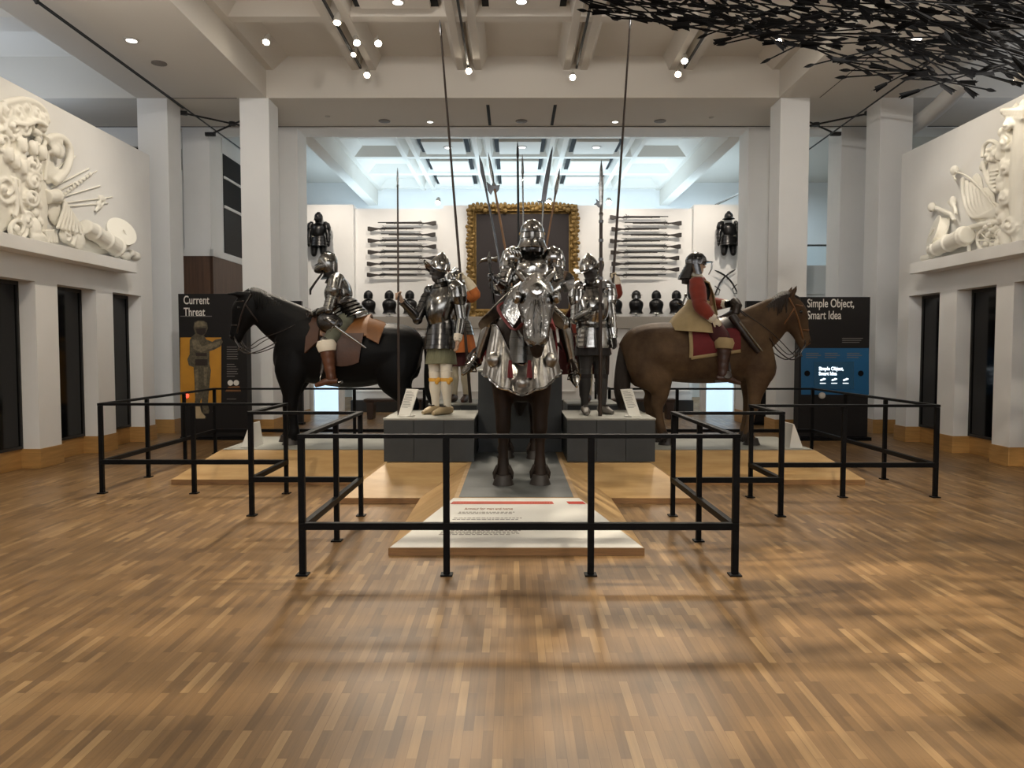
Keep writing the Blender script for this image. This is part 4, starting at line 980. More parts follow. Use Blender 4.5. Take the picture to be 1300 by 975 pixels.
    if bare:
        for s in (-1, 1):
            e = MB(); e.ell(h + hf * .083 + hl * s * .033 + hz * .018, (.009, .013, .009), rm, 8, 6); e.build('eye', M['eye'], o, smooth=180)
    return o
def Jpx(d):
    return {k: P(*v) for k, v in d.items()}
def plates(b, pts, rad, k=6, n=14, ref=None, step=.10, fn=None):
    """overlapping rings along a path: k lames"""
    rows = spl([(*V(p), *(r if isinstance(r, (tuple, list)) else (r, r))) for p, r in zip(pts, rad)], 6); N_ = len(rows) - 1; P_, R_ = [], []
    def at(t):
        f = t * N_; i = min(N_ - 1, int(f)); u = f - i; return tuple(lerp(a, c, u) for a, c in zip(rows[i], rows[i + 1]))
    for i in range(k):
        a, c = at(i / k), at((i + .985) / k)
        P_ += [a[:3], c[:3]]; R_ += [(a[3], a[4]), (c[3] * (1 + step), c[4] * (1 + step))]
    b.tube(P_, R_, n, ref=ref, fn=fn)
def arm_plates(root, J, s, mt, pauld=True, r=1.0, gaunt=True, lames=5, elb=True):
    sh, el, wr = J['sh' + s], J['el' + s], J['wr' + s]
    b = MB(); plates(b, [lerp(sh, el, .18), el], [.070 * r, .056 * r], lames)
    if not pauld: b.ell(sh + V((0, 0, -.005)), (.078, .078, .085), n=14, m=10)
    o = b.build('upper_arm_plate', M[mt], root, smooth=35)
    b = MB(); b.tube([lerp(el, wr, .08), lerp(el, wr, .35), lerp(el, wr, .8), lerp(el, wr, 1.0)], [.054 * r, .055 * r, .043 * r, .047 * r], 14); b.build('forearm_plate', M[mt], root, smooth=40)
    if elb:
        b = MB(); d = (el - lerp(sh, wr, .5)).normalized(); b.ell(el + d * .012, .062 * r, n=14, m=10); b.tube([el + d * .05, el + d * .075], [.02, .004], 8); b.build('elbow_cop', M[mt], root, smooth=60)
    if pauld:
        b = MB(); out = (sh - J['chs']); out.z = 0; out = out.normalized(); up = V((0, 0, 1))
        plates(b, [sh + up * .055 - out * .05, sh + up * .035 + out * .01, lerp(sh, el, .28) + out * .012, lerp(sh, el, .46)], [(.075, .095), (.088, .10), (.088, .095), .074], 5, 16, ref=out.cross(up) if True else None, step=.07); b.build('pauldron', M[mt], root, smooth=35)
    if gaunt:
        b = MB(); d = (wr - el).normalized(); b.tube([wr - d * .10, wr - d * .03, wr + d * .02], [.060 * r, .046 * r, .036 * r], 14); b.build('gauntlet_cuff', M[mt], root, smooth=40)
def leg_plates(root, J, s, mt, shoe=True, shin=True):
    hp, kn, an, to = J['hp' + s], J['kn' + s], J['an' + s], J['to' + s]
    b = MB(); plates(b, [lerp(hp, kn, .18), lerp(hp, kn, .5), kn], [.105, .088, .068], 5); b.build('thigh_plate', M[mt], root, smooth=35)
    f = (to - an).normalized(); b = MB(); b.ell(kn + f * .015, (.068, .068, .075), n=14, m=10); b.lathe([(.05, 0), (.06, .01), (.03, .02)], kn + (kn - lerp(J['knA'], J['knB'], .5)).normalized() * .06, (kn - lerp(J['knA'], J['knB'], .5)), 12); b.build('knee_cop', M[mt], root, smooth=60)
    if shin:
        b = MB(); b.tube([lerp(kn, an, .12), lerp(kn, an, .35), lerp(kn, an, .7), lerp(kn, an, .97)], [.064, .068, .052, .047], 14); b.build('shin_plate', M[mt], root, smooth=40)
    if shoe:
        b = MB(); plates(b, [an + V((0, 0, .02)) - f * .03, lerp(an, to, .4) + V((0, 0, .012)), lerp(an, to, .85) + V((0, 0, .004)), to + f * .06], [(.052, .06), (.052, .046), (.050, .034), (.010, .012)], 6, 12, ref=(0, 0, 1)); b.build('sabaton', M[mt], root, smooth=35)
def cuirass(root, J, fwd, mt, k=1.0, bulge=.03, ridge=.05, name='breastplate', low=0.0, edge=True):
    fwd = V(fwd).normalized(); w, c, n_ = J['wst'] + V((0, 0, low)), J['chs'], J['nck']
    rows = [(*w, .158, .13), (*(lerp(w, c, .25) + fwd * bulge), .172, .148), (*(lerp(w, c, .65) + fwd * bulge * .8), .19, .158), (*(c + fwd * .012), .196, .15), (*lerp(c, n_, .4), .17, .125), (*lerp(c, n_, .72), .125, .10), (*lerp(c, n_, .92), .085, .085)]
    b = MB(); rr = spl(rows, 3); b.tube([r[:3] for r in rr], [(r[3] * k, r[4] * k) for r in rr], 26, ref=fwd, fn=lambda u, a: 1 + ridge * max(0, math.sin(a)) ** 14); o = b.build(name, M[mt], root, smooth=50)
    if edge:
        b = MB(); r = rows[0]; sd = V((0, 0, 1)).cross(fwd); b.tube([V(r[:3]) + sd * (r[3] * k * 1.03 * math.cos(R(15 * i))) + fwd * (r[4] * k * 1.03 * math.sin(R(15 * i))) for i in range(25)], .009, 6)
        b.build('waist_roll', M[mt], o)
    return o
def skirt(root, J, fwd, mt, d=.30, flare=.07, k=5, name='tassets', a=.165, c=.135, fold=0.0, nf=12, step=.05, top=0.0):
    fwd = V(fwd).normalized(); w = J['wst'] + V((0, 0, top)); tgt = lerp(J['hip'], (J['knA'] + J['knB']) / 2, .5); dn = (tgt - J['wst']).normalized()
    b = MB(); fn = (lambda u, an: 1 + fold * u * math.sin(nf * an)) if fold else None
    pts = [w, w + dn * d * .5, w + dn * d]; rad = [(a, c), (a + flare * .6, c + flare * .55), (a + flare, c + flare)]
    if k > 1: plates(b, pts, rad, k, 48 if fold else 26, ref=fwd, step=step, fn=fn)
    else: b.tube(*[list(x) for x in zip(*[(r[:3], (r[3], r[4])) for r in spl([(*p, *q) for p, q in zip(pts, rad)], 5)])], 48 if fold else 26, ref=fwd, fn=fn)
    return b.build(name, M[mt], root, smooth=40 if k > 1 else 60)
def gorget(root, J, mt, fl=.11):
    n_ = J['nck']; u = (J['hd'] - n_).normalized(); b = MB(); b.lathe([(fl + .02, -.03), (fl, -.01), (.075, .015), (.072, .05), (.082, .058)], n_, u, 18); return b.build('gorget', M[mt], root, smooth=40)
def hframe(pos, hf, up=(0, 0, 1)):
    x = V(hf).normalized(); y = V(up).cross(x).normalized(); z = x.cross(y); return Matrix(((x.x, y.x, z.x, pos[0]), (x.y, y.y, z.y, pos[1]), (x.z, y.z, z.z, pos[2]), (0, 0, 0, 1)))
def dome(b, rings, n=24, keel=0.0, flute=0.0, nf=12):
    """rings: (z, rx_front, rx_back, ry)"""
    out = []
    for (z, xf, xb, y) in rings:
        row = []
        for j in range(n):
            a = 2 * math.pi * j / n; c, s = math.cos(a), math.sin(a); m = 1 + keel * (abs(c) ** 16) + flute * math.cos(nf * a)
            row.append(((xf if c > 0 else xb) * c * m, y * s * m, z))
        out.append(row)
    b.loft(out)
def helmet(root, kind, pos, hf, mt, mt2='steelblack', sc=1.0):
    T = hframe(pos, hf) @ Matrix.Scale(sc, 4); b = MB(); b.T = T
    if kind == 'morion':
        dome(b, [(.0, .122, .118, .098), (.05, .126, .12, .100), (.10, .112, .108, .086), (.15, .078, .078, .058), (.19, .036, .038, .026), (.215, .004, .012, .004)], 28, keel=.03)
        h = b.build('helmet', M[mt], root, smooth=50)
        b = MB(); b.T = T; g = []
        for i in range(5):
            u = i / 4; g.append([((.118 + u * (.035 + .062 * abs(math.cos(a)) ** 3)) * math.cos(a), (.096 + u * .05) * math.sin(a), -.004 - .035 * u * abs(math.sin(a)) + (.085 * u ** 1.5) * abs(math.cos(a)) ** 4) for a in [2 * math.pi * j / 40 for j in range(41)]])
        b.sheet(g, .004); b.build('brim', M[mt], h, smooth=50)
        b = MB(); b.T = T
        for k in range(16): a = R(22.5 * k); b.ell((.124 * math.cos(a), .10 * math.sin(a), .016), .006, n=6, m=4)
        b.build('rivets', M['brass'], h, smooth=180)
    elif kind == 'sallet':
        dome(b, [(-.155, .185, .30, .165), (-.15, .187, .302, .167), (-.10, .160, .215, .142), (-.055, .150, .165, .131), (.0, .152, .152, .130), (.05, .148, .148, .126), (.095, .128, .130, .108), (.13, .092, .098, .076), (.152, .05, .055, .04), (.162, .008, .01, .006)], 32, keel=.05)
        h = b.build('helmet', M[mt], root, smooth=40)
        b = MB(); b.T = T; g = []
        for (z, e) in ((.006, .006), (-.05, .010)): g.append([((.153 + e) * 1.0 * math.cos(a) * (1 + .05 * abs(math.cos(a)) ** 16), (.131 + e) * math.sin(a), z) for a in [R(-75 + 150 * j / 20) for j in range(21)]])
        b.sheet(g, .004); b.build('visor', M[mt], h, smooth=40)
        b = MB(); b.T = T; g = []
        for (z, e) in ((.016, .003), (.007, .003)): g.append([((.152 + e) * math.cos(a) * (1 + .05 * abs(math.cos(a)) ** 16), (.130 + e) * math.sin(a), z) for a in [R(-60 + 120 * j / 20) for j in range(21)]])
        b.sheet(g, .002); b.build('eye_slot', M['slot'], h, smooth=40)
        b = MB(); b.T = T
        for s in (-1, 1): b.lathe([(.016, 0), (.014, .008), (.004, .012)], (.03, s * .13, .0), (0, s, 0), 10)
        b.build('pivot', M['brass'], h)
        b = MB(); b.T = T; dome(b, [(-.20, .13, .11, .12), (-.16, .14, .12, .125), (-.10, .128, .11, .11)], 24); b.build('bevor', M['steeldark'], root, smooth=50)
    elif kind == 'close':
        dome(b, [(-.12, .085, .10, .085), (-.06, .115, .115, .10), (.0, .128, .125, .108), (.06, .124, .128, .105), (.11, .095, .105, .08), (.145, .05, .06, .04), (.155, .006, .01, .006)], 28)
        h = b.build('helmet', M[mt], root, smooth=50)
        b = MB(); b.T = T; b.tube([(.10, 0, .09), (.04, 0, .155), (-.04, 0, .165), (-.11, 0, .11), (-.125, 0, .02)], [(.006, .010), (.007, .022), (.007, .026), (.007, .02), (.006, .008)], 8, ref=(0, 1, 0)); b.build('comb', M[mt], h)
        b = MB(); b.T = T; b.loft([[(x, y * math.cos(a), zc + zr * math.sin(a)) for a in [2 * math.pi * j / 16 for j in range(16)]] for x, y, zc, zr in ((.04, .106, -.02, .085), (.10, .085, -.025, .08), (.15, .05, -.035, .058), (.185, .018, -.045, .03), (.195, .004, -.048, .008))]); v = b.build('visor', M[mt], h, smooth=50)
        b = MB(); b.T = T
        for s in (-1, 1): b.tube([(.165, s * .042, .012), (.10, s * .092, .028)], .0055, 6)
        for s in (-1, 1):
            for k in range(3): b.tube([(.155 - .022 * k, s * (.046 + .016 * k), -.05), (.15 - .022 * k, s * (.044 + .015 * k), -.085)], .004, 5)
        b.build('breaths', M['slot'], v)
        b = MB(); b.T = T; b.lathe([(.088, -.11), (.098, -.135), (.135, -.165), (.14, -.17)], (0, 0, 0), (0, 0, 1), 20); b.build('neck_flange', M[mt2], h, smooth=40)
    elif kind == 'lobster':
        dome(b, [(-.01, .118, .118, .10), (.04, .122, .122, .104), (.08, .108, .108, .092), (.115, .075, .075, .064), (.135, .03, .03, .025), (.14, .004, .004, .004)], 48, flute=.018, nf=12)
        h = b.build('helmet', M[mt], root, smooth=50)
        b = MB(); b.T = T; g = [[((.115 + .085 * u) * math.cos(a), (.10 + .03 * u) * math.sin(a), .012 + .012 * u) for a in [R(-62 + 124 * j / 12) for j in range(13)]] for u in (0, .5, 1)]; b.sheet(g, .004); b.build('peak', M[mt], h, smooth=50)
        b = MB(); b.T = T
        for k in range(5):
            z0, z1 = -.005 - .032 * k, -.042 - .034 * k; e0, e1 = .118 + .017 * k, .128 + .018 * k
            b.sheet([[(-e * math.cos(a) * 1.0, (e - .012) * math.sin(a), z) for a in [R(-64 + 128 * j / 14) for j in range(15)]] for e, z in ((e0, z0), (e1, z1))], .004)
        b.build('neck_guard', M[mt], h, smooth=40)
        for s in (-1, 1):
          b = MB(); b.T = T; b.sheet([[(.03 - .07 * u + .03 * v, s * (.098 + .006 * math.sin(3 * u)), -.005 - .13 * v * (1 - .25 * abs(u - .5))) for u in [i / 5 for i in range(6)]] for v in [j / 5 for j in range(6)]], .004 * s); b.build('cheek_piece', M[mt], h, smooth=50)
        b = MB(); b.T = T
        for y in (-.045, 0, .045): b.tube([(.185, y, .02), (.178, y * .95, -.06), (.150, y * .8, -.115)], .0045, 6)
        b.tube([(.150, -.036, -.115), (.155, 0, -.118), (.150, .036, -.115)], .0045, 6); b.build('face_bars', M['steel'], h)
    elif kind == 'pot':
        dome(b, [(-.005, .125, .125, .108), (.05, .128, .126, .108), (.10, .105, .105, .088), (.14, .06, .06, .048), (.158, .008, .008, .006)], 28)
        h = b.build('helmet', M[mt], root, smooth=50)
        b = MB(); b.T = T; g = [[((.120 + .065 * u) * math.cos(a), (.104 + .055 * u) * math.sin(a), .0 - .045 * u) for a in [2 * math.pi * j / 32 for j in range(33)]] for u in (0, .5, 1)]; b.sheet(g, .004); b.build('brim', M[mt], h, smooth=50)
        b = MB(); b.T = T; b.tube([(.13, 0, .02), (.11, 0, .10), (.03, 0, .165), (-.05, 0, .165), (-.12, 0, .09), (-.13, 0, .02)], [(.005, .008), (.006, .014), (.007, .022), (.007, .022), (.006, .014), (.005, .008)], 8, ref=(0, 1, 0)); b.build('comb', M[mt], h)
    return h
def ground_feet(J, z, drop=0.085):
    for s in 'AB': J['an' + s].z = z + drop; J['to' + s].z = z + .03
def boot(root, J, s, mt, top=.10, r=1.0, cuffm=None):
    kn, an, to = J['kn' + s], J['an' + s], J['to' + s]; b = MB(); f = (to - an).normalized()
    rows = spl([(*lerp(kn, an, top), .082), (*lerp(kn, an, .3), .072), (*lerp(kn, an, .55), .062), (*lerp(kn, an, .8), .054), (*an, .05)], 4)
    b.tube([q[:3] for q in rows], [q[3] * r * (1 + .05 * math.sin(i * 1.9)) for i, q in enumerate(rows)], 14)
    b.tube([an - f * .075 + V((0, 0, -.045)), an + V((0, 0, -.015)), lerp(an, to, .5) + V((0, 0, .004)), lerp(an, to, .9), to + f * .05], [(.036, .035), (.047, .055), (.048, .042), (.046, .034), (.028, .022)], 12, ref=(0, 0, 1))
    o = b.build('boot', M[mt], root, smooth=60)
    b = MB(); b.box(an - f * .06 + V((0, 0, -.082)), (.075, .07, .03), math.atan2(f.y, f.x)); b.build('heel', M['leatherdark'], o, smooth=0)
    if cuffm:
        b = MB(); b.tube([lerp(kn, an, -.10), lerp(kn, an, .02), lerp(kn, an, .2)], [.085 * r, .105 * r, .088 * r], 18, fn=lambda u, a: 1 + .04 * math.sin(7 * a)); b.build('boot_top', M[cuffm], o, smooth=60)
    return o
def shoe(root, J, s, mt):
    an, to = J['an' + s], J['to' + s]; f = (to - an); f.z = 0; f = f.normalized(); z0 = to.z - .03
    b = MB(); b.tube([V((*(an - f * .075).xy, z0 + .045)), V((*(an - f * .02).xy, z0 + .055)), V((*lerp(an, to, .45).xy, z0 + .05)), V((*lerp(an, to, .85).xy, z0 + .038)), V((*(to + f * .045).xy, z0 + .024))], [(.030, .042), (.042, .054), (.046, .048), (.047, .036), (.022, .02)], 12, ref=(0, 0, 1)); o = b.build('shoe', M[mt], root, smooth=60)
    b = MB(); p = lerp(an, to, .42); b.box(V((p.x, p.y, z0 + .10)), (.05, .05, .012), math.atan2(f.y, f.x)); b.build('latchet', M['leatherdark'], o, smooth=0)
def hose(root, J, s, mt):
    kn, an = J['kn' + s], J['an' + s]; b = MB(); rows = spl([(*lerp(J['hp' + s], kn, .75), .07), (*kn, .064), (*lerp(kn, an, .3), .068), (*lerp(kn, an, .65), .05), (*lerp(kn, an, .98), .042)], 4)
    b.tube([q[:3] for q in rows], [q[3] for q in rows], 14); return b.build('stocking', M[mt], root, smooth=180)
def sleeve(root, J, s, mt, r=1.0, to=.95, full=0.0, name='sleeve'):
    sh, el, wr = J['sh' + s], J['el' + s], J['wr' + s]; b = MB()
    rows = spl([(*(sh + V((0, 0, .03))), .07), (*lerp(sh, el, .35), .076 + full), (*lerp(sh, el, .8), .066 + full), (*el, .062 + full), (*lerp(el, wr, .4), .06 + full), (*lerp(el, wr, to), .045)], 4)
    b.tube([q[:3] for q in rows], [q[3] * r * (1 + .03 * math.sin(i * 2.1)) for i, q in enumerate(rows)], 14); return b.build(name, M[mt], root, smooth=180)
# ---- helper for a worn sword: hilt at h, tip at t
def worn_sword(root, h, t, scab='leatherdark', name='sword', blade=False):
    h, t = V(h), V(t); d = (t - h).normalized(); sd = d.cross(V((0, 1, 0))).normalized()
    b = MB(); b.tube([h, lerp(h, t, .5), t - d * .03, t], [(.016, .007), (.015, .0065), (.012, .006), .003], 8, ref=(0, 1, 0)); o = b.build(name, M[scab], root)
    b = MB(); b.tube([h - d * .02, h - d * .13], .013, 8); b.ell(h - d * .145, .022, n=10, m=8); b.tube([h + sd * .09 - d * .01, h - d * .012, h - sd * .09 - d * .01], .007, 6); b.tube([h + sd * .07 - d * .01, h + sd * .05 - d * .10, h - d * .14], .005, 6); b.build('hilt', M['steelmid'], o)
    return o
# ================================================================ pikeman on the left plinth
Y = 8.78; fw = (-.62, -.78, 0)
J = Jpx(dict(hip=(559, 433, Y), wst=(560, 407, Y), chs=(562, 380, Y), nck=(560, 359, Y), hd=(556.5, 346, Y - .02), shA=(546, 370, Y + .10), shB=(580, 370, Y - .12), elA=(530, 404, Y - .05), wrA=(510.5, 383, Y - .2), elB=(585, 404, Y - .12), wrB=(581, 431, Y - .2),
        hpA=(551, 441, Y + .05), hpB=(566, 441, Y - .06), knA=(552, 482, Y), knB=(567, 482, Y - .12), anA=(553, 514, Y + .04), anB=(568, 514, Y - .08), toA=(540, 523, Y - .13), toB=(553, 523, Y - .25)))
ground_feet(J, ZP); t = thing('person', 'pikeman mannequin in white stockings and dark breastplate, holding a slim spear upright', 'mannequin', (J['hip'].x, Y, ZP))
SPX = P(505.3, 376, Y - .27); hf = (-.85, -.5, -.08)
body_mesh(J, fw, hf, t, ['darkcloth', 'white', 'shoe', 'skin', 'skindark'], {'A': ('grip', SPX, (0, 0, 1), .018, 1), 'B': ('open', (-.1, -.1, -1), (-.5, -.3, 0), .5)})
cuirass(t, J, fw, 'steelmid', .98, .05); skirt(t, J, fw, 'steeldark', .34, .045, 6, a=.165, c=.14, step=.035); gorget(t, J, 'steelmid')
skirt(t, J, fw, 'sage', .18, .02, 1, 'breeches', a=.175, c=.15, fold=.04, nf=16, top=-.33)
arm_plates(t, J, 'A', 'steeldark', pauld=False, gaunt=False); arm_plates(t, J, 'B', 'steelmid', gaunt=False)
b = MB(); d = (J['wrB'] - J['elB']).normalized(); b.tube([J['wrB'] - d * .06, J['wrB'] - d * .01, J['wrB'] + d * .02], [.052, .050, .040], 14, fn=lambda u, a: 1 + .06 * math.sin(9 * a)); b.build('cuff', M['white'], t, smooth=60)
for s in 'AB':
    hose(t, J, s, 'white'); shoe(t, J, s, 'shoe'); kn = J['kn' + s]
    b = MB(); b.tube([kn + V((0, 0, .02)), kn + V((0, 0, -.02))], [.071, .071], 14); b.ell(kn + V((.05, -.05, 0)), (.03, .03, .03), n=8, m=6); b.ell(kn + V((.03, -.065, -.02)), (.025, .02, .035), n=8, m=6); b.build('garter', M['yellow'], t, smooth=60)
helmet(t, 'morion', J['hd'] + V((.02, 0, .028)), (-.84, -.5, .16), 'steel')
# ================================================================ halberdier on the right plinth
Y = 8.8; fw = (.30, -.95, 0)
J = Jpx(dict(hip=(752, 434, Y), wst=(752, 406, Y), chs=(752, 380, Y), nck=(750, 360, Y), hd=(749, 347, Y - .03), shA=(733, 371, Y - .03), shB=(771, 370, Y + .06), elA=(731, 404, Y - .08), wrA=(752, 394, Y - .26), elB=(776, 404, Y + .02), wrB=(779, 428, Y - .06),
        hpA=(745, 442, Y - .02), hpB=(760, 442, Y + .02), knA=(743, 478, Y - .05), knB=(762, 478, Y - .02), anA=(742, 512, Y), anB=(765, 512, Y), toA=(745, 522, Y - .24), toB=(775, 522, Y - .14)))
ground_feet(J, ZP); t = thing('person', 'halberdier mannequin in bright half armour and dark hose, gripping a tall polearm', 'mannequin', (J['hip'].x, Y, ZP))
PAX = P(762.5, 389, Y - .33)
body_mesh(J, fw, (.5, -.86, -.2), t, ['darkcloth', 'charcoal', 'shoegrey', 'skindark', 'skindark'], {'A': ('grip', PAX, (0, 0, 1), .023, -1), 'B': ('open', (.15, -.1, -1), (-.6, -.3, 0), .5)})
cuirass(t, J, fw, 'steel', .98, .045); gorget(t, J, 'steelmid')
fwv = V(fw).normalized(); sdv = V((0, 0, 1)).cross(fwv)
for s in (-1, 1):
    b = MB(); g = []
    for i in range(13):
        u = i / 12; stp = .006 * (i % 2); g.append([J['wst'] + fwv * (.145 * math.cos(a) + .05 * u + stp) + sdv * (-s * (.165 + .05 * u + stp) * math.sin(a)) + V((0, 0, -.01 - .32 * u)) for a in [R(8 + 84 * j / 8) for j in range(9)]])
    b.sheet(g, .006 * s); b.build('tasset', M['steel'], t, smooth=30)
skirt(t, J, fw, 'steelmid', .10, .03, 3, 'fauld', a=.162, c=.135)
skirt(t, J, fw, 'darkcloth', .34, .05, 1, 'breeches', a=.16, c=.135, fold=.05, nf=14, top=-.08)
for s in 'AB':
    arm_plates(t, J, s, 'steel', gaunt=True); hose(t, J, s, 'charcoal'); shoe(t, J, s, 'shoegrey'); kn = J['kn' + s]
    b = MB(); b.tube([kn + V((0, 0, .03)), kn + V((0, 0, -.02))], [.075, .072], 14, fn=lambda u, a: 1 + .08 * math.sin(8 * a)); b.build('garter', M['darkcloth'], t, smooth=60)
helmet(t, 'morion', J['hd'] + V((-.01, 0, .028)), (.66, -.74, .12), 'steel')
worn_sword(t, P(733, 425, Y + .05), P(737, 505, Y + .15))
# ================================================================ pikeman behind, left
Y = 10.35; fw = (-.3, -.95, 0)
J = Jpx(dict(hip=(582, 433, Y), wst=(581, 408, Y), chs=(581, 386, Y), nck=(580, 370, Y), hd=(578, 358, Y - .03), shA=(566, 380, Y), shB=(595, 379, Y), elA=(561, 406, Y), wrA=(563, 428, Y - .1), elB=(604, 374, Y - .12), wrB=(592, 353, Y - .16),
        hpA=(575, 440, Y), hpB=(589, 440, Y), knA=(576, 472, Y - .05), knB=(591, 472, Y - .05), anA=(577, 500, Y), anB=(592, 500, Y), toA=(571, 508, Y - .2), toB=(588, 508, Y - .22)))
ground_feet(J, zr); t = thing('person', 'pikeman mannequin with orange sleeves and round brimmed helmet standing behind the white-stockinged one', 'mannequin', (J['hip'].x, Y, zr))
K5 = P(584.6, 351, Y - .22)
body_mesh(J, fw, (-.35, -.93, 0), t, ['orange', 'cream', 'leather', 'cream', 'skindark'], {'B': ('grip', K5, (0, 0, 1), .02, 1), 'A': ('open', (0, -.1, -1), (.5, -.3, 0), .5)})
cuirass(t, J, fw, 'steelmid', .97, .04); skirt(t, J, fw, 'orange', .44, .08, 1, 'coat_skirt', fold=.05, nf=12); skirt(t, J, fw, 'maroon', .2, .01, 1, 'breeches', a=.19, c=.16, fold=.04, nf=12, top=-.42); skirt(t, J, fw, 'steelmid', .20, .05, 4, 'tassets', a=.172, c=.145)
for s in 'AB':
    sleeve(t, J, s, 'orange', 1.05, .55 if s == 'B' else .9); hose(t, J, s, 'cream'); shoe(t, J, s, 'leather')
b = MB(); e, w = J['elB'], J['wrB']; b.tube([lerp(e, w, .35), lerp(e, w, .7), w], [.072, .058, .036], 12); b.build('glove_cuff', M['cream'], t, smooth=60)
helmet(t, 'pot', J['hd'] + V((0, 0, .03)), (-.35, -.93, .05), 'steelmid')
# ================================================================ pikeman behind, right
J = Jpx(dict(hip=(752, 433, Y), wst=(752, 408, Y), chs=(752, 386, Y), nck=(752, 370, Y), hd=(752, 358, Y - .03), shA=(737, 380, Y), shB=(767, 379, Y), elA=(731, 406, Y), wrA=(733, 428, Y - .1), elB=(784, 373, Y - .14), wrB=(782, 353.5, Y - .16),
        hpA=(745, 440, Y), hpB=(759, 440, Y), knA=(746, 472, Y - .05), knB=(761, 472, Y - .05), anA=(747, 500, Y), anB=(762, 500, Y), toA=(745, 508, Y - .22), toB=(764, 508, Y - .22)))
ground_feet(J, zr); t = thing('person', 'red-cloaked pikeman mannequin mostly hidden behind the halberdier, one red sleeve raised to a pike', 'mannequin', (J['hip'].x, Y, zr))
K7 = P(778.6, 351, Y - .20)
body_mesh(J, (0, -1, 0), (.2, -.95, 0), t, ['redwool', 'cream', 'leather', 'cream', 'skindark'], {'B': ('grip', K7, (0, 0, 1), .02, 1), 'A': ('open', (0, -.1, -1), (.5, -.3, 0), .5)})
cuirass(t, J, (0, -1, 0), 'steelmid', .95, .04); skirt(t, J, (0, -1, 0), 'maroon', .46, .09, 1, 'coat_skirt', fold=.05, nf=12)
for s in 'AB': sleeve(t, J, s, 'redwool', 1.08, .75 if s == 'B' else .9); hose(t, J, s, 'cream'); shoe(t, J, s, 'leather')
b = MB(); e, w = J['elB'], J['wrB']; b.tube([lerp(e, w, .62), lerp(e, w, .95), lerp(e, w, 1.15)], [.066, .056, .035], 12); b.build('cuff', M['white'], t, smooth=60)
b = MB(); g = []
for i in range(12):
    u = i / 11; g.append([V((J['chs'].x + (-.34 - .12 * math.sin(u * 2)) * math.sin(a) * (1 if a > 0 else .6) * (.6 + .4 * min(1, u * 3)), Y + .06 + .17 * math.cos(a) + .02 * math.sin(9 * a) * u, J['nck'].z - .03 - 1.12 * u)) for a in [R(-70 + 165 * j / 16) for j in range(17)]])
b.sheet(g, .012); b.build('cloak', M['maroon'], t, smooth=60)
helmet(t, 'pot', J['hd'] + V((0, 0, .02)), (.2, -.95, .05), 'steelmid', sc=.9)
# ================================================================ rider on the black horse
Y = YL; fw = (-1, 0, -.1)
J = Jpx(dict(hip=(441, 401, Y), wst=(437, 387, Y), chs=(430, 366, Y), nck=(423, 352, Y), hd=(416.5, 337, Y), shA=(427, 360, Y - .21), shB=(426, 360, Y + .21), elA=(417, 393, Y - .30), wrA=(399, 399, Y - .14), elB=(415, 393, Y + .28), wrB=(397, 399, Y + .14),
        hpA=(440, 405, Y - .14), hpB=(440, 405, Y + .14), knA=(414, 437, Y - .42), knB=(414, 437, Y + .42), anA=(421, 482, Y - .45), anB=(421, 482, Y + .45), toA=(405, 488, Y - .46), toB=(405, 488, Y + .46)))
t = thing('person', 'helmeted rider mannequin in grey plate armour and brown boots on the black horse', 'mannequin', (J['hip'].x, Y, J['hip'].z))
body_mesh(J, fw, (-1, 0, -.18), t, ['darkcloth', 'drabgreen', 'bootdark', 'leatherdark', 'skindark'], {'A': ('grip', J['wrA'] + V((-.09, .03, .0)), (-.3, .6, .7), .012, 1), 'B': ('grip', J['wrB'] + V((-.09, -.03, .0)), (-.3, -.6, .7), .012, -1)}, bare=False)
cuirass(t, J, fw, 'steelmid', 1.12, .03); gorget(t, J, 'steelblack')
b = MB(); rf = V((-1, 0, 0)); plates(b, [J['wst'] + V((.0, 0, .03)), J['wst'] + V((.05, 0, -.08)), J['wst'] + V((.09, 0, -.17))], [(.165, .14), (.20, .18), (.235, .215)], 5, 30, ref=rf, fn=lambda u, a: 1 + .02 * math.sin(10 * a)); b.build('fauld', M['steelmid'], t, smooth=35)
b = MB(); b.tube([J['wst'] + V((.0, 0, .03)) + V((.150 * math.sin(R(12 * k)), .175 * math.cos(R(12 * k)), 0)) for k in range(31)], [(.008, .022)] * 31, 6, ref=(0, 0, 1)); be = b.build('belt', M['leatherdark'], t)
b = MB(); q = J['wst'] + V((-.05, -.178, .03)); b.tube([q + V((.03 * math.cos(R(45 * k)), 0, .03 * math.sin(R(45 * k)))) for k in range(9)], .007, 6); b.build('buckle', M['steel'], be)
for s in 'AB':
    arm_plates(t, J, s, 'steelmid', lames=6); sg = -1 if s == 'A' else 1
    hp, kn = J['hp' + s], J['kn' + s]
    b = MB(); rows = spl([(*hp, .105), (*lerp(hp, kn, .35), .108), (*lerp(hp, kn, .75), .09), (*kn, .07)], 4); b.tube([q[:3] for q in rows], [q[3] * (1 + .03 * math.sin(2 * i)) for i, q in enumerate(rows)], 16); b.build('breeches', M['drabgreen'], t, smooth=180)
    b = MB(); c0_ = lerp(hp, kn, .38) + V((-.10, sg * .045, .06)); b.ell(c0_, (.18, .095, .135), Matrix.Rotation(R(20), 3, 'Y'), 18, 12); b.build('thigh_guard', M['steeldark'], t, smooth=180)
    b = MB(); b.ell(kn + V((-.02, sg * .02, .02)), (.065, .065, .075), n=14, m=10); b.build('knee_cop', M['steelmid'], t, smooth=180)
    boot(t, J, s, 'boot', .10, 1.22, 'white')
    b = MB(); an, to = J['an' + s], J['to' + s]; b.tube([an + V((.05, 0, -.03)), an + V((.12, 0, -.03))], .006, 6); b.lathe([(.02, 0), (.02, .004)], an + V((.125, -.002, -.03)), (0, 1, 0), 10); b.build('spur', M['steelmid'], t)
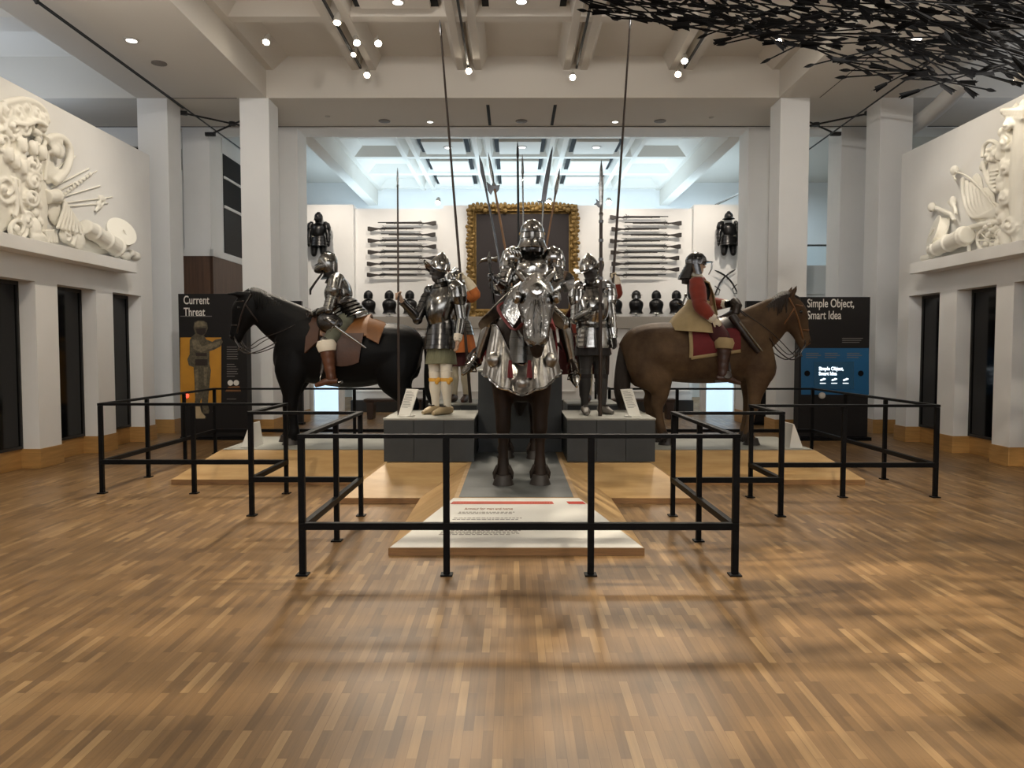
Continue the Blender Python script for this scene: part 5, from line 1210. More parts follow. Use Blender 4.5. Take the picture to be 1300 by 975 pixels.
helmet(t, 'close', J['hd'] + V((0, 0, .015)), (-1, -.12, -.22), 'steelmid')
b = MB(); b.tube([P(409, 347, Y - .08), P(400, 359, Y - .12), P(394, 368, Y - .12), P(394, 374, Y - .12)], [(.02, .012), (.028, .014), (.036, .016), (.03, .012)], 8); b.build('ribbon', M['darkcloth'], t, smooth=60)
worn_sword(t, P(425, 414, Y - .50), P(465, 442, Y - .46), 'steel')
# ================================================================ rider on the brown horse
Y = YR; fw = (1, 0, .0)
J = Jpx(dict(hip=(893, 398, Y), wst=(889, 385, Y), chs=(885, 366, Y), nck=(882, 351, Y), hd=(884.5, 338, Y), shA=(884, 358, Y - .20), shB=(886, 358, Y + .20), elA=(889, 388, Y - .36), wrA=(905, 405, Y - .40), elB=(902, 386, Y + .28), wrB=(922, 386, Y + .06),
        hpA=(896, 405, Y - .14), hpB=(896, 405, Y + .14), knA=(920, 434, Y - .43), knB=(920, 434, Y + .43), anA=(917, 478, Y - .47), anB=(917, 478, Y + .47), toA=(935, 485, Y - .48), toB=(935, 485, Y + .48)))
t = thing('person', 'rider mannequin in buff coat, red sleeves and dark visored helmet on the brown horse', 'mannequin', (J['hip'].x, Y, J['hip'].z))
body_mesh(J, fw, (1, -.15, -.03), t, ['buff', 'maroon', 'bootdark', 'cream', 'skin'], {'A': ('open', (.75, .05, -.5), (.2, .8, -.5), .45), 'B': ('grip', J['wrB'] + V((.09, -.02, -.01)), (.3, -.5, .8), .012, -1)})
cuirass(t, J, fw, 'steelblack', .97, .02, .02)
b = MB(); rows = spl([(.03, .0, .185, .165), (-.06, -.01, .215, .20), (-.17, -.03, .30, .27), (-.28, -.05, .385, .335), (-.385, -.06, .43, .385)], 4)
b.tube([J['wst'] + V((r_[1], 0, r_[0])) for r_ in rows], [(r_[2], r_[3]) for r_ in rows], 54, ref=(1, 0, 0), fn=lambda u, a_: 1 + .035 * u * math.sin(9 * a_)); b.build('coat_skirt', M['buff'], t, smooth=60)
b = MB()
for s in (-1, 1): b.tube([J['chs'] + V((-.05, s * .12, .13)), J['chs'] + V((.11, s * .15, .06)), lerp(J['chs'], J['wst'], .5) + V((.165, s * .10, 0)), J['wst'] + V((.165, s * .08, -.02)), J['wst'] + V((.19, s * .10, -.16))], [(.05, .014)] * 5, 8)
b.build('coat_front', M['buff'], t, smooth=60)
b = MB(); b.tube([J['wst'] + V((.158 * math.sin(R(12 * k)), .178 * math.cos(R(12 * k)), .02)) for k in range(31)], [(.008, .024)] * 31, 6, ref=(0, 0, 1)); b.build('belt', M['leatherdark'], t)
b = MB(); b.tube([J['nck'] + V((.02, 0, -.01)), J['nck'] + V((.03, 0, .03))], [.082, .075], 14, fn=lambda u, a: 1 + .06 * math.sin(9 * a)); b.build('collar', M['white'], t, smooth=60)
for s in 'AB':
    sleeve(t, J, s, 'redwool', 1.28, .9, .008); el, wr = J['el' + s], J['wr' + s]; d = (wr - el).normalized()
    b = MB(); b.ell(J['sh' + s] + V((0, 0, .035)), (.075, .06, .035), n=12, m=8); b.build('shoulder_wing', M['buff'], t, smooth=180)
    b = MB(); b.tube([wr - d * .06, wr + d * .0, wr + d * .03], [.062, .058, .04], 14, fn=lambda u, a: 1 + .05 * math.sin(8 * a)); b.build('cuff', M['white'], t, smooth=60)
    hp, kn = J['hp' + s], J['kn' + s]
    b = MB(); rows = spl([(*hp, .115), (*lerp(hp, kn, .4), .125), (*lerp(hp, kn, .85), .105), (*(kn + (kn - hp).normalized() * .03), .07)], 4); b.tube([q[:3] for q in rows], [q[3] * (1 + .03 * math.sin(2 * i)) for i, q in enumerate(rows)], 16); b.build('breeches', M['maroon'], t, smooth=180)
    boot(t, J, s, 'bootdark', .18, 1.18, 'buff')
    b = MB(); an, to = J['an' + s], J['to' + s]; sg = -1 if s == 'A' else 1; b.lathe([(.06, 0), (.05, .01), (.01, .014)], lerp(an, to, .3) + V((0, sg * .035, .04)), (0, sg, .4), 10); b.build('spur_leather', M['leatherdark'], t)
b = MB(); el, wr = J['elB'], J['wrB']; b.tube([lerp(el, wr, .15), lerp(el, wr, .6), wr + (wr - el).normalized() * .05], [.07, .062, .048], 14); b.build('bridle_gauntlet', M['steelblack'], t, smooth=60)
b = MB(); b.tube([J['hd'] + V((-.075, 0, .02)), J['nck'] + V((-.10, 0, .03)), J['nck'] + V((-.12, 0, -.10))], [(.06, .05), (.075, .045), (.05, .03)], 12, fn=lambda u, a: 1 + .06 * math.sin(8 * a)); b.build('hair', M['manebrown'], t, smooth=60)
helmet(t, 'lobster', J['hd'] + V((-.01, 0, .03)), (1, -.12, -.02), 'steeldark', sc=1.12)
b = MB(); b.tube([J['shB'] + V((.02, 0, .05)), J['chs'] + V((.13, -.10, .0)), J['wst'] + V((.10, -.17, -.02)), J['wst'] + V((-.08, -.19, -.10))], [(.028, .006)] * 4, 6, ref=(0, 1, 0)); b.build('carbine_belt', M['leathertan'], t)
worn_sword(t, P(866, 388, Y + .36), P(848, 440, Y + .40))
# ================================================================ knight on the armoured horse
Y = YC; fw = (0, -1, 0)
J = Jpx(dict(hip=(670, 383, Y + .06), wst=(673, 366, Y + .03), chs=(676, 340, Y - .02), nck=(676, 318, Y - .02), hd=(675.5, 299, Y - .06), shA=(650, 329, Y - .02), shB=(703, 329, Y - .02), elA=(639, 364, Y - .14), wrA=(628, 355, Y - .40), elB=(711, 360, Y - .12), wrB=(697, 372, Y - .38),
        hpA=(657, 388, Y), hpB=(685, 388, Y), knA=(623, 408, Y - .30), knB=(715, 410, Y - .30), anA=(606, 458, Y - .22), anB=(726, 464, Y - .24), toA=(591, 472, Y - .40), toB=(731, 486, Y - .42)))
t = thing('person', 'knight mannequin in polished fluted plate armour on the armoured horse, holding up a war hammer', 'mannequin', (J['hip'].x, Y, J['hip'].z))
WHX = P(623.5, 352, Y - .50)
body_mesh(J, fw, (0, -1, 0), t, ['darkcloth', 'darkcloth', 'steelmid', 'steeldark', 'skindark'], {'A': ('grip', WHX, (-.15, 0, 1), .015, 1), 'B': ('grip', J['wrB'] + V((-.02, -.09, -.01)), (-.6, 0, .8), .014, -1)}, bare=False)
cuirass(t, J, fw, 'steel', 1.04, .05, .06)
b = MB(); g = []
for i in range(7):   # pointed plackart over the lower breast
    u = i / 6; g.append([lerp(J['wst'], J['chs'], u * (1.0 - .55 * abs(s_) ** 1.2)) + V((.175 * s_ * (1 + .12 * u), -(.175 + .02 * math.sin(u * 3)) * math.sqrt(max(.02, 1 - (.85 * s_) ** 2)) - .035, .0)) for s_ in [-1 + j / 8 for j in range(17)]])
b.sheet(g, .006); b.build('plackart', M['steel'], t, smooth=40)
skirt(t, J, fw, 'steel', .20, .07, 5, 'fauld', a=.175, c=.15, step=.04)
for s in 'AB':
    arm_plates(t, J, s, 'steel', r=1.12, lames=6); leg_plates(t, J, s, 'steel'); sh = J['sh' + s]; sg = -1 if s == 'A' else 1
    b = MB(); b.ell(sh + V((sg * -.005, -.05, .012)), (.105, .075, .105), Matrix.Rotation(R(sg * 12), 3, 'Y'), 18, 12); b.build('shoulder_cap', M['steel'], t, smooth=180)
    b = MB(); el, wr = J['el' + s], J['wr' + s]; d = (wr - el).normalized(); b.tube([wr - d * .13, wr - d * .05, wr + d * .01], [.078, .056, .044], 14); b.build('bell_cuff', M['steel'], t, smooth=40)
    b = MB(); q = el + V((sg * .03, -.05, .01)); g = [[q + V((sg * (.02 + .09 * v) * math.cos(a) , -.02, .0)) + V((0, -.03 * v, (.02 + .09 * v) * math.sin(a))) for a in [R(-90 + 180 * j / 10) for j in range(11)]] for v in (0, .5, 1)]; b.sheet(g, .005); b.build('elbow_wing', M['steel'], t, smooth=50)
    an, to = J['an' + s], J['to' + s]; f = (to - an).normalized(); b = MB(); b.tube([an - f * .05, an - f * .16], .007, 6); b.build('spur', M['brass'], t)
b = MB(); 
for k in range(4): q = J['shA'] + V((.012 + .03 * k - .03, -.11 - .01 * k, .055 - .004 * k)); b.tube([q + V((-.012, 0, .03)), q + V((.012, -.01, .0)), q + V((.022, 0, -.04))], [.012, .016, .010], 8)
b.build('shoulder_lames', M['steel'], t, smooth=60)
helmet(t, 'sallet', J['hd'] + V((0, 0, .012)), (0, -1, .0), 'steel', sc=.94)
for s, sg in (('A', -1), ('B', 1)):
    an, to = J['an' + s], J['to' + s]; m = lerp(an, to, .62); f = (to - an).normalized(); sd = f.cross(V((0, 0, 1))).normalized(); up = sd.cross(f)
    b = MB(); b.tube([m - sd * .062 - up * .045, m - sd * .06 + up * .02, m + up * .10, m + sd * .06 + up * .02, m + sd * .062 - up * .045, m - sd * .062 - up * .045], .008, 6); st = b.build('stirrup', M['steelmid'], HC)
    b = MB(); b.tube([V((.075 + sg * .37, YC - .08, HP + 1.30)), lerp(V((.075 + sg * .37, YC - .08, HP + 1.3)), m + up * .1, .5) + V((sg * .03, 0, 0)), m + up * .1], [(.016, .005)] * 3, 6, ref=(0, 1, 0)); b.build('stirrup_strap', M['leatherdark'], HC)
# ================================================================ WEAPONS HELD OR STANDING
def shaft(name, label, a, c, r0, r1, mt, cat, group=None, w=None):
    a, c = V(a), V(c); t = thing(name, label, cat, a, 0, group); b = MB(); b.tube([a, lerp(a, c, .5), c], [r0, (r0 + r1) / 2, r1], 10); b.build('shaft', M[w or mt], t); return t, (c - a).normalized(), c
def leaf(t, c, d, ln, w, th, mt, name='blade', rf=(0, 1, 0)):
    b = MB(); b.tube([c - d * .02, c + d * .02, c + d * ln * .3, c + d * ln * .7, c + d * ln], [(.014, .014), (w * .5, th), (w, th), (w * .7, th * .8), (.002, .002)], 8, ref=rf); return b.build(name, M[mt], t, smooth=35)
def on_line(a, c, z):
    a, c = V(a), V(c); return a + (c - a) * ((z - a.z) / (c.z - a.z))
def blade2d(t, poly, o, d, th, mt, name):
    d = V(d).normalized(); ax = V((1, 0, 0)); ax = (ax - d * ax.dot(d)).normalized(); b = MB(); b.prism(poly, o, ax, d, th); return b.build(name, M[mt], t, smooth=0, bevel=th * .3)
# spear of the white-stockinged pikeman
a = V((SPX.x, SPX.y, ZP + .002)); c = P(504.8, 235, SPX.y); t, d, c = shaft('spear', 'slim dark spear held upright by the pikeman in white stockings', a, c, .016, .009, 'wood', 'spear'); leaf(t, c, d, P(504.8, 213, SPX.y).z - c.z, .013, .006, 'steel')
# long pikes of the two figures behind
top = P(560, 46, 10.18); tip = P(559.5, 39, 10.18); a = on_line(top, K5, zr + .003); t, d, c = shaft('pike', 'very long dark pike leaning left, held by the pikeman with orange sleeves', a, top, .021, .013, 'wood', 'pike'); leaf(t, c, d, .22, .018, .008, 'steeldark')
top = P(799.5, 37, 10.18); a = on_line(top, K7, zr + .003); t, d, c = shaft('pike', 'very long dark pike leaning right, held by the red sleeve', a, top, .021, .013, 'wood', 'pike'); leaf(t, c, d, .24, .018, .008, 'steeldark')
# partisan of the halberdier
a = V((PAX.x, PAX.y, ZP + .002)); c = P(763, 283, PAX.y); t, d, c = shaft('polearm', 'tall polearm with long narrow blade and side fluke held by the halberdier', a, c, .022, .019, 'wood', 'polearm')
zt_ = P(763, 203, PAX.y).z; ln = zt_ - c.z; b = MB(); b.tube([c, c + d * ln * .10, c + d * ln * .14, c + d * ln * .18, c + d * ln * .3, c + d * ln * .55, c + d * ln * .85, c + d * ln], [.02, .017, .026, .016, (.022, .012), (.028, .011), (.018, .008), .002], 8, ref=(0, 1, 0)); bl = b.build('blade', M['steel'], t, smooth=35)
blade2d(bl, [(0, -.03), (-.03, -.05), (-.05, -.02), (-.085, -.015), (-.05, .01), (-.06, .05), (-.02, .02), (0, .04)], c + d * (P(763, 258, PAX.y).z - c.z), d, .012, 'steeldark', 'fluke')
b = MB()
for k in range(4): q = V((PAX.x, PAX.y, 0)) + V((0, 0, P(763, 283 + 24 * k, PAX.y).z)); b.tube([q, q + d * .03], [.027, .027], 10)
b.build('shaft_ring', M['steeldark'], t)
# war hammer of the knight
ax = V((-.10, 0, 1)).normalized(); t = thing('war_hammer', "short war hammer gripped in the knight's raised right gauntlet", 'hammer', WHX); b = MB(); b.tube([WHX - ax * .26, WHX, WHX + ax * .14], [.013, .014, .012], 8); b.build('shaft', M['steeldark'], t)
h = WHX + ax * .17; b = MB(); b.tube([h - V((0, 0, .035)), h, h + V((0, 0, .035))], [.018, .026, .016], 8); b.tube([h + V((.02, 0, 0)), h + V((.055, 0, .0)), h + V((.075, 0, 0))], [.018, .024, .03], 8); b.tube([h + V((-.02, 0, 0)), h + V((-.07, 0, -.01)), h + V((-.11, 0, -.045))], [.02, .014, .002], 8); b.tube([h + V((0, 0, .03)), h + V((0, 0, .08))], [.014, .002], 6); b.build('hammer_head', M['steelmid'], t, smooth=35)
# fan of staff weapons rising from the tall block behind
ZT = P(660, 470, 8.95).z; Yf = 9.42; GF = 'staff weapons fanned out behind the knight'
def staff(px0, px1, i, label, name, mt, r=.016):
    """px0 = point near the top of the shaft, px1 = lower visible point"""
    p0, p1 = P(*px0, Yf + .03 * (i % 3)), P(*px1, Yf + .03 * (i % 3)); a = on_line(p0, p1, ZT + .003); return shaft(name, label, a, p0, r, r * .85, mt, 'polearm', GF)
t, d, c = staff((616.5, 238), (633.5, 330), 0, 'staff weapon with narrow dark blade, outermost on the left of the fan', 'glaive', 'steeldark'); blade2d(t, [(-.015, 0), (.015, 0), (.022, .10), (.018, .30), (-.008, .42), (-.03, .2)], c, d, .012, 'steeldark', 'blade')
t, d, c = staff((628, 240), (642.5, 321), 1, 'halberd with small axe head and bright spike, second from the left of the fan', 'halberd', 'woodmid'); leaf(t, c + d * .06, d, .40, .022, .009, 'steel', 'spike'); blade2d(t, [(.01, -.07), (.05, -.04), (.075, .02), (.03, .02), (.01, .07), (-.01, .07), (-.03, .03), (-.085, .09), (-.09, -.02), (-.06, -.09), (-.02, -.03), (-.01, -.07)], c + d * .02, d, .010, 'steeldark', 'axe_head')
t, d, c = staff((657.3, 205), (658.3, 300), 2, 'straight black staff weapon rising above the knight, darkest of the fan', 'spear', 'steelblack', .017); leaf(t, c, d, .25, .017, .008, 'steelblack')
t, d, c = staff((663.6, 228), (664.2, 277), 3, 'spear with pale blade just right of the black staff above the knight', 'spear', 'steelmid', .012); leaf(t, c, d, .31, .018, .007, 'steel')
t, d, c = staff((690.3, 254), (688, 285), 4, 'glaive with long broad curved dark blade right of the knight', 'glaive', 'steelmid', .014)
b = MB(); c = P(690, 256, Yf + .03); g = []
for i in range(12):
    u = i / 11; m = P(lerp(690, 701.5, u ** 1.15), lerp(256, 186, u), Yf + .03); w = .055 * (1 - u) ** .45 * (1 + .35 * math.sin(u * 3)) + .002; g.append([m + V((-w * .5, 0, 0)), m + V((w * .5, 0, 0))])
b.sheet(g, .012); bl = b.build('blade', M['steeldark'], t, smooth=40); blade2d(bl, [(0, -.02), (-.05, -.01), (-.07, .015), (-.03, .01), (0, .03)], P(688.5, 256, Yf + .03), (0, 0, 1), .01, 'steeldark', 'hook')
t, d, c = staff((704.5, 250), (693.5, 314), 5, 'spear on a reddish shaft, outermost on the right of the fan', 'spear', 'woodmid', .013); leaf(t, c, d, .36, .026, .008, 'steel')
# ================================================================ OBJECTS ON THE DISPLAY WALL
GY = YW - .09
def musket(root, L):
    """long gun along +x (butt at 0), top towards +z, lying in the plane y = 0"""
    b = MB(); st = [(0, -.052), (.0, .050), (.05, .052), (.20, .022), (.30, .012), (.42, .012), (L * .86, .006), (L * .86, -.014), (.46, -.022), (.34, -.030), (.27, -.022), (.18, -.042), (.08, -.064)]
    b.prism([(x, z) for x, z in st], (0, 0, 0), (1, 0, 0), (0, 0, 1), .038); o = b.build('stock', M['gunwood'], root, smooth=0, bevel=.006, local=True)
    b = MB(); b.tube([(.36, 0, .020), (L * .6, 0, .018), (L, 0, .016)], [.017, .013, .0115], 10); b.build('barrel', M['gunmetal'], root, local=True)
    b = MB(); b.prism([(.33, -.008), (.50, -.006), (.50, .016), (.40, .022), (.33, .018)], (0, -.023, 0), (1, 0, 0), (0, 0, 1), .008); b.tube([(.41, -.03, .01), (.42, -.033, .055), (.385, -.033, .07)], .006, 6); b.tube([(.45, -.03, .012), (.455, -.032, .045)], .007, 6); b.build('lock', M['gunmetal'], root, smooth=40, local=True)
    b = MB(); b.tube([(.33, 0, -.028), (.35, 0, -.058), (.41, 0, -.060), (.44, 0, -.024)], .0045, 6); b.build('trigger_guard', M['gunmetal'], root, local=True)
def gun_rows(rows, side):
    for i, (xa, xb, y, butt) in enumerate(rows):
        p0, p1 = P(xa, y, GY), P(xb, y, GY); L = p1.x - p0.x; n = len(rows)
        place = 'topmost' if i == 0 else ('lowest' if i == n - 1 else ('%s from the top' % ('second', 'third', 'fourth', 'fifth', 'sixth', 'seventh', 'eighth', 'ninth', 'tenth')[i - 1]))
        lab = 'dark musket, butt %s, %s in the rack %s of the painting' % ('right' if butt == 'R' else 'left', place.replace(' from the top', ' from top'), side)
        base = V((p1.x if butt == 'R' else p0.x, GY - .03, p0.z))
        t = thing('mounted_musket', lab, 'musket', base, math.pi if butt == 'R' else 0, 'muskets mounted %s of the painting' % side); musket(t, L)
        if butt == 'R':
            for ch in t.children:
                if ch.name.startswith('lock'): ch.rotation_euler.z = 0
        b = MB(); 
        for u in (.3, .72): b.box((L * u, (.035 if butt == 'L' else -.035), -.012), (.012, .06, .02))
        b.build('wall_peg', M['steelmid'], t, smooth=0, local=True)
gun_rows([(480, 554, 283.5, 'R'), (467, 535, 290.5, 'L'), (484, 553, 298, 'R'), (467, 541, 305.5, 'L'), (480, 554, 313, 'R'), (467, 536, 320, 'L'), (482, 554, 327.5, 'R'), (466, 541, 335, 'L'), (485, 552, 342, 'R'), (466, 540, 349, 'L')], 'left')
gun_rows([(774, 848, 276, 'L'), (793, 865, 283.5, 'R'), (776, 846, 291, 'L'), (790, 865, 298.5, 'R'), (774, 848, 306, 'L'), (785, 864, 313, 'R'), (775, 844, 320.5, 'L'), (789, 862, 327.5, 'R'), (776, 847, 335, 'L'), (787, 862, 342, 'R'), (774, 845, 349.5, 'L')], 'right')
# ---- large framed painting
fy = YW - .10
a, c = P(594.5, 259.5, fy - .1), P(732.5, 403.5, fy - .1); ia, ic = P(604.5, 271, fy - .1), P(722, 392, fy - .1)
t = thing('framed_painting', 'large dark oil painting in a carved gilt frame behind the knight', 'painting', ((a.x + c.x) / 2, fy, (a.z + c.z) / 2))
b = MB(); b.bb((ia.x - .05, fy - .05, ic.z - .05), (ia.x * 0 + ic.x + .05, fy - .03, ia.z + .05)); b.build('canvas', M['painting'], t, smooth=0)
b = MB()
def frame_side(p, q, w):   # moulded profile swept between two outer corners towards the opening
    p0, p1, q0, q1 = p; prof = [(0, .0), (0, .10), (.25, .15), (.5, .11), (.75, .14), (.9, .06), (1, .055), (1, .0)]
    b.loft([[lerp(p0, p1, u) + V((0, -h, 0)) for u, h in prof], [lerp(q0, q1, u) + V((0, -h, 0)) for u, h in prof]])
O = [V((a.x, fy, c.z)), V((c.x, fy, c.z)), V((c.x, fy, a.z)), V((a.x, fy, a.z))]; I_ = [V((ia.x, fy, ic.z)), V((ic.x, fy, ic.z)), V((ic.x, fy, ia.z)), V((ia.x, fy, ia.z))]
for k in range(4): frame_side((O[k], I_[k], O[(k + 1) % 4], I_[(k + 1) % 4]), 0, 0)
fr = b.build('gilt_frame', M['gold'], t, smooth=30)
b = MB(); rnd = random.Random(2)
for k in range(4):
    p, q = lerp(O[k], I_[k], .4), lerp(O[(k + 1) % 4], I_[(k + 1) % 4], .4); n_ = 26
    for i in range(n_):
        m = lerp(p, q, (i + .5) / n_); d = (q - p).normalized(); s = V((0, 1, 0)).cross(d)
        b.ell(m + s * rnd.uniform(-.07, .07) + V((0, -.13, 0)), (.05 + rnd.random() * .03, .035, .04 + rnd.random() * .03), Matrix.Rotation(rnd.random() * 3, 3, 'Y'), 8, 5)
        if i % 2: b.tube([m - d * .06 - s * .08 + V((0, -.12, 0)), m + s * .1 + V((0, -.15, 0)), m + d * .06 - s * .09 + V((0, -.12, 0))], [.014, .02, .012], 6)
        b.ell(m + s * rnd.uniform(.06, .12) + V((0, -.08, 0)), (.05, .03, .05), None, 7, 5)
b.build('carving', M['gold'], fr, smooth=180)
# ---- half armours on the ledge
def bust(px, label, mt, hat):
    x = P(px, 403, YW - .33).x; y = YW - .33; t = thing('armour_bust', label, 'bust', (x, y, zl + .002), 0, 'helmet and breastplate sets on the ledge')
    b = MB(); b.lathe([(.10, 0), (.10, .012), (.02, .02), (.02, .10)], (x, y, zl + .002), (0, 0, 1), 16); b.build('stand', M['steelmid'], t, smooth=40)
    b = MB(); rows = spl([(.09, .155, .12), (.12, .165, .13), (.16, .15, .125), (.28, .18, .155), (.37, .17, .13), (.42, .11, .09), (.44, .075, .07)], 3)
    b.tube([(x, y, zl + r[0]) for r in rows], [(r[1], r[2]) for r in rows], 22, ref=(0, -1, 0), fn=lambda u, a_: 1 + .05 * max(0, math.sin(a_)) ** 10); br = b.build('breastplate', M[mt], t, smooth=50)
    b = MB(); b.tube([(x + .175 * math.cos(R(15 * i)), y + .14 * math.sin(R(15 * i)), zl + .085) for i in range(25)], .012, 6); b.build('lower_edge', M['steelmid'], br)
    b = MB(); b.tube([(x, y, zl + .43), (x, y, zl + .52)], .03, 8); b.build('post', M['steeldark'], t)
    b = MB(); b.T = Matrix.Translation((x, y, zl)); dome(b, [(.45, .10, .11, .105), (.49, .105, .12, .10), (.55, .115, .12, .10), (.60, .10, .105, .088), (.645, .06, .065, .05), (.67, .008, .008, .008)], 24); h = b.build('helmet', M[mt], t, smooth=50)
    b = MB(); b.T = Matrix.Translation((x, y, zl))
    if hat: b.sheet([[((.115 + .05 * u) * math.sin(a_), -(.12 + .06 * u) * math.cos(a_), .555 - .015 * u) for a_ in [R(-80 + 160 * j / 12) for j in range(13)]] for u in (0, 1)], .005)
    b.sheet([[(.118 * math.sin(a_), -.122 * math.cos(a_), zz) for a_ in [R(-70 + 140 * j / 10) for j in range(11)]] for zz in (.46, .545)], .004); b.build('visor', M['steelmid' if hat else mt], h, smooth=50)
bust(468, 'dark helmet and breastplate on a stand, leftmost bust on the ledge', 'steelblack', 0)
bust(494.5, 'dark helmet and breastplate on a stand just left of the upright spear', 'steelblack', 0)
bust(520.5, "dark helmet and breastplate on a stand behind the white-stockinged pikeman's raised arm", 'steelblack', 0)
bust(781, 'dark helmet and breastplate on a stand on the ledge below the raised red sleeve', 'steelblack', 1)
bust(807.5, 'helmet with bright face plate on a dark breastplate, under the right musket rack', 'steelblack', 1)
bust(833, 'all black helmet and breastplate set, right of the bright-faced one on the ledge', 'steelblack', 0)
bust(858.5, "all black helmet and breastplate set on the ledge beside the buff-coated rider", 'steelblack', 0)
# ---- complete black armours fixed high on the wall
def wall_armour(px, y_top, label, fx):
    Yh = YW - .34; s = Yh / F; t = thing('hanging_armour', label, 'armour', P(px, 300, Yh), 0, 'black armours fixed high on the display wall')
    def q(dx, dy, dY=0): return P(px + dx, y_top + dy, Yh + dY)
    J = dict(hd=q(0, 7), nck=q(0, 13.5), chs=q(0, 20), wst=q(0, 30), hip=q(0, 34), shA=q(-9.5, 18), shB=q(9.5, 18), elA=q(-12, 28, -.03), elB=q(12, 28, -.03), wrA=q(-12.5, 37, -.1), wrB=q(12.5, 37, -.1),
             hpA=q(-5, 36), hpB=q(5, 36), knA=q(-6, 52, -.03), knB=q(6, 52, -.03), anA=q(-6, 61, .02), anB=q(6, 61, .02), toA=q(-6, 64, -.12), toB=q(6, 64, -.12))
    fw = V((fx, -1, 0)).normalized(); cuirass(t, J, fw, 'steelblack', .93, .03); 
    b = MB(); b.tube([J['wst'] + V((.16 * math.cos(R(15 * i)), .13 * math.sin(R(15 * i)), -.02)) for i in range(25)], .012, 6); b.build('belt', M['cream'], t)
    skirt(t, J, fw, 'steelblack', .26, .05, 4)
    for k in 'AB':
        arm_plates(t, J, k, 'steelblack'); hp, kn, an = J['hp' + k], J['kn' + k], J['an' + k]
        b = MB(); plates(b, [hp, lerp(hp, kn, .5), kn], [.10, .09, .07], 8); b.ell(kn, (.07, .07, .075), n=12, m=8); b.build('leg_plate', M['steelblack'], t, smooth=40)
        b = MB(); b.ell(J['wr' + k] + V((0, 0, -.06)), (.035, .03, .065), n=10, m=8); b.build('gauntlet', M['steelblack'], t)
    helmet(t, 'close' if fx < 0 else 'pot', J['hd'], (fx, -1, 0), 'steelblack', sc=.92)
    b = MB(); b.tube([J['chs'], J['chs'] + V((0, .34, 0))], .025, 8); b.build('wall_bracket', M['steeldark'], t)
wall_armour(404.5, 270, 'black armour fixed high on the wall left of the left musket rack', -.3)
wall_armour(925, 269, 'black armour fixed high on the wall right of the right musket rack', .3)
# ---- crossed swords at the right end
for i, (p0, p1, lab) in enumerate((((908, 374), (934, 342), 'curved dark sword on the right wall section, handle at its lower left end'), ((936, 372), (907, 343), 'curved dark sword on the right wall section, handle at its lower right end'))):
    y = YW - .20 - .05 * i; a, c = P(*p0, y), P(*p1, y); t = thing('mounted_sword', lab, 'sword', a, 0, 'crossed swords on the right wall section')
    d = (c - a); sg = 1 if i == 0 else -1; nn = V((-d.z, 0, d.x)).normalized() * sg
    b = MB(); b.tube([a + d * u + nn * (.10 * math.sin(u * math.pi)) for u in [k / 10 for k in range(2, 11)]], [(.022, .01)] * 8 + [(.006, .004)], 8, ref=(0, 1, 0)); bl = b.build('blade', M['steeldark'], t)
    b = MB(); b.tube([a - d * .02, a + d * .2 + nn * .06], .018, 8); m = a + d * .2 + nn * .06; b.tube([m - nn * .09, m + nn * .09], .012, 6); b.tube([m - nn * .08, a + d * .06 - nn * .07, a - d * .02], .008, 6); b.build('hilt', M['steelblack'], t)
    b = MB(); m = a + d * .5 + nn * .1; b.tube([m, V((m.x, YW - .12, m.z))], .01, 6); b.build('wall_pin', M['steelmid'], t)
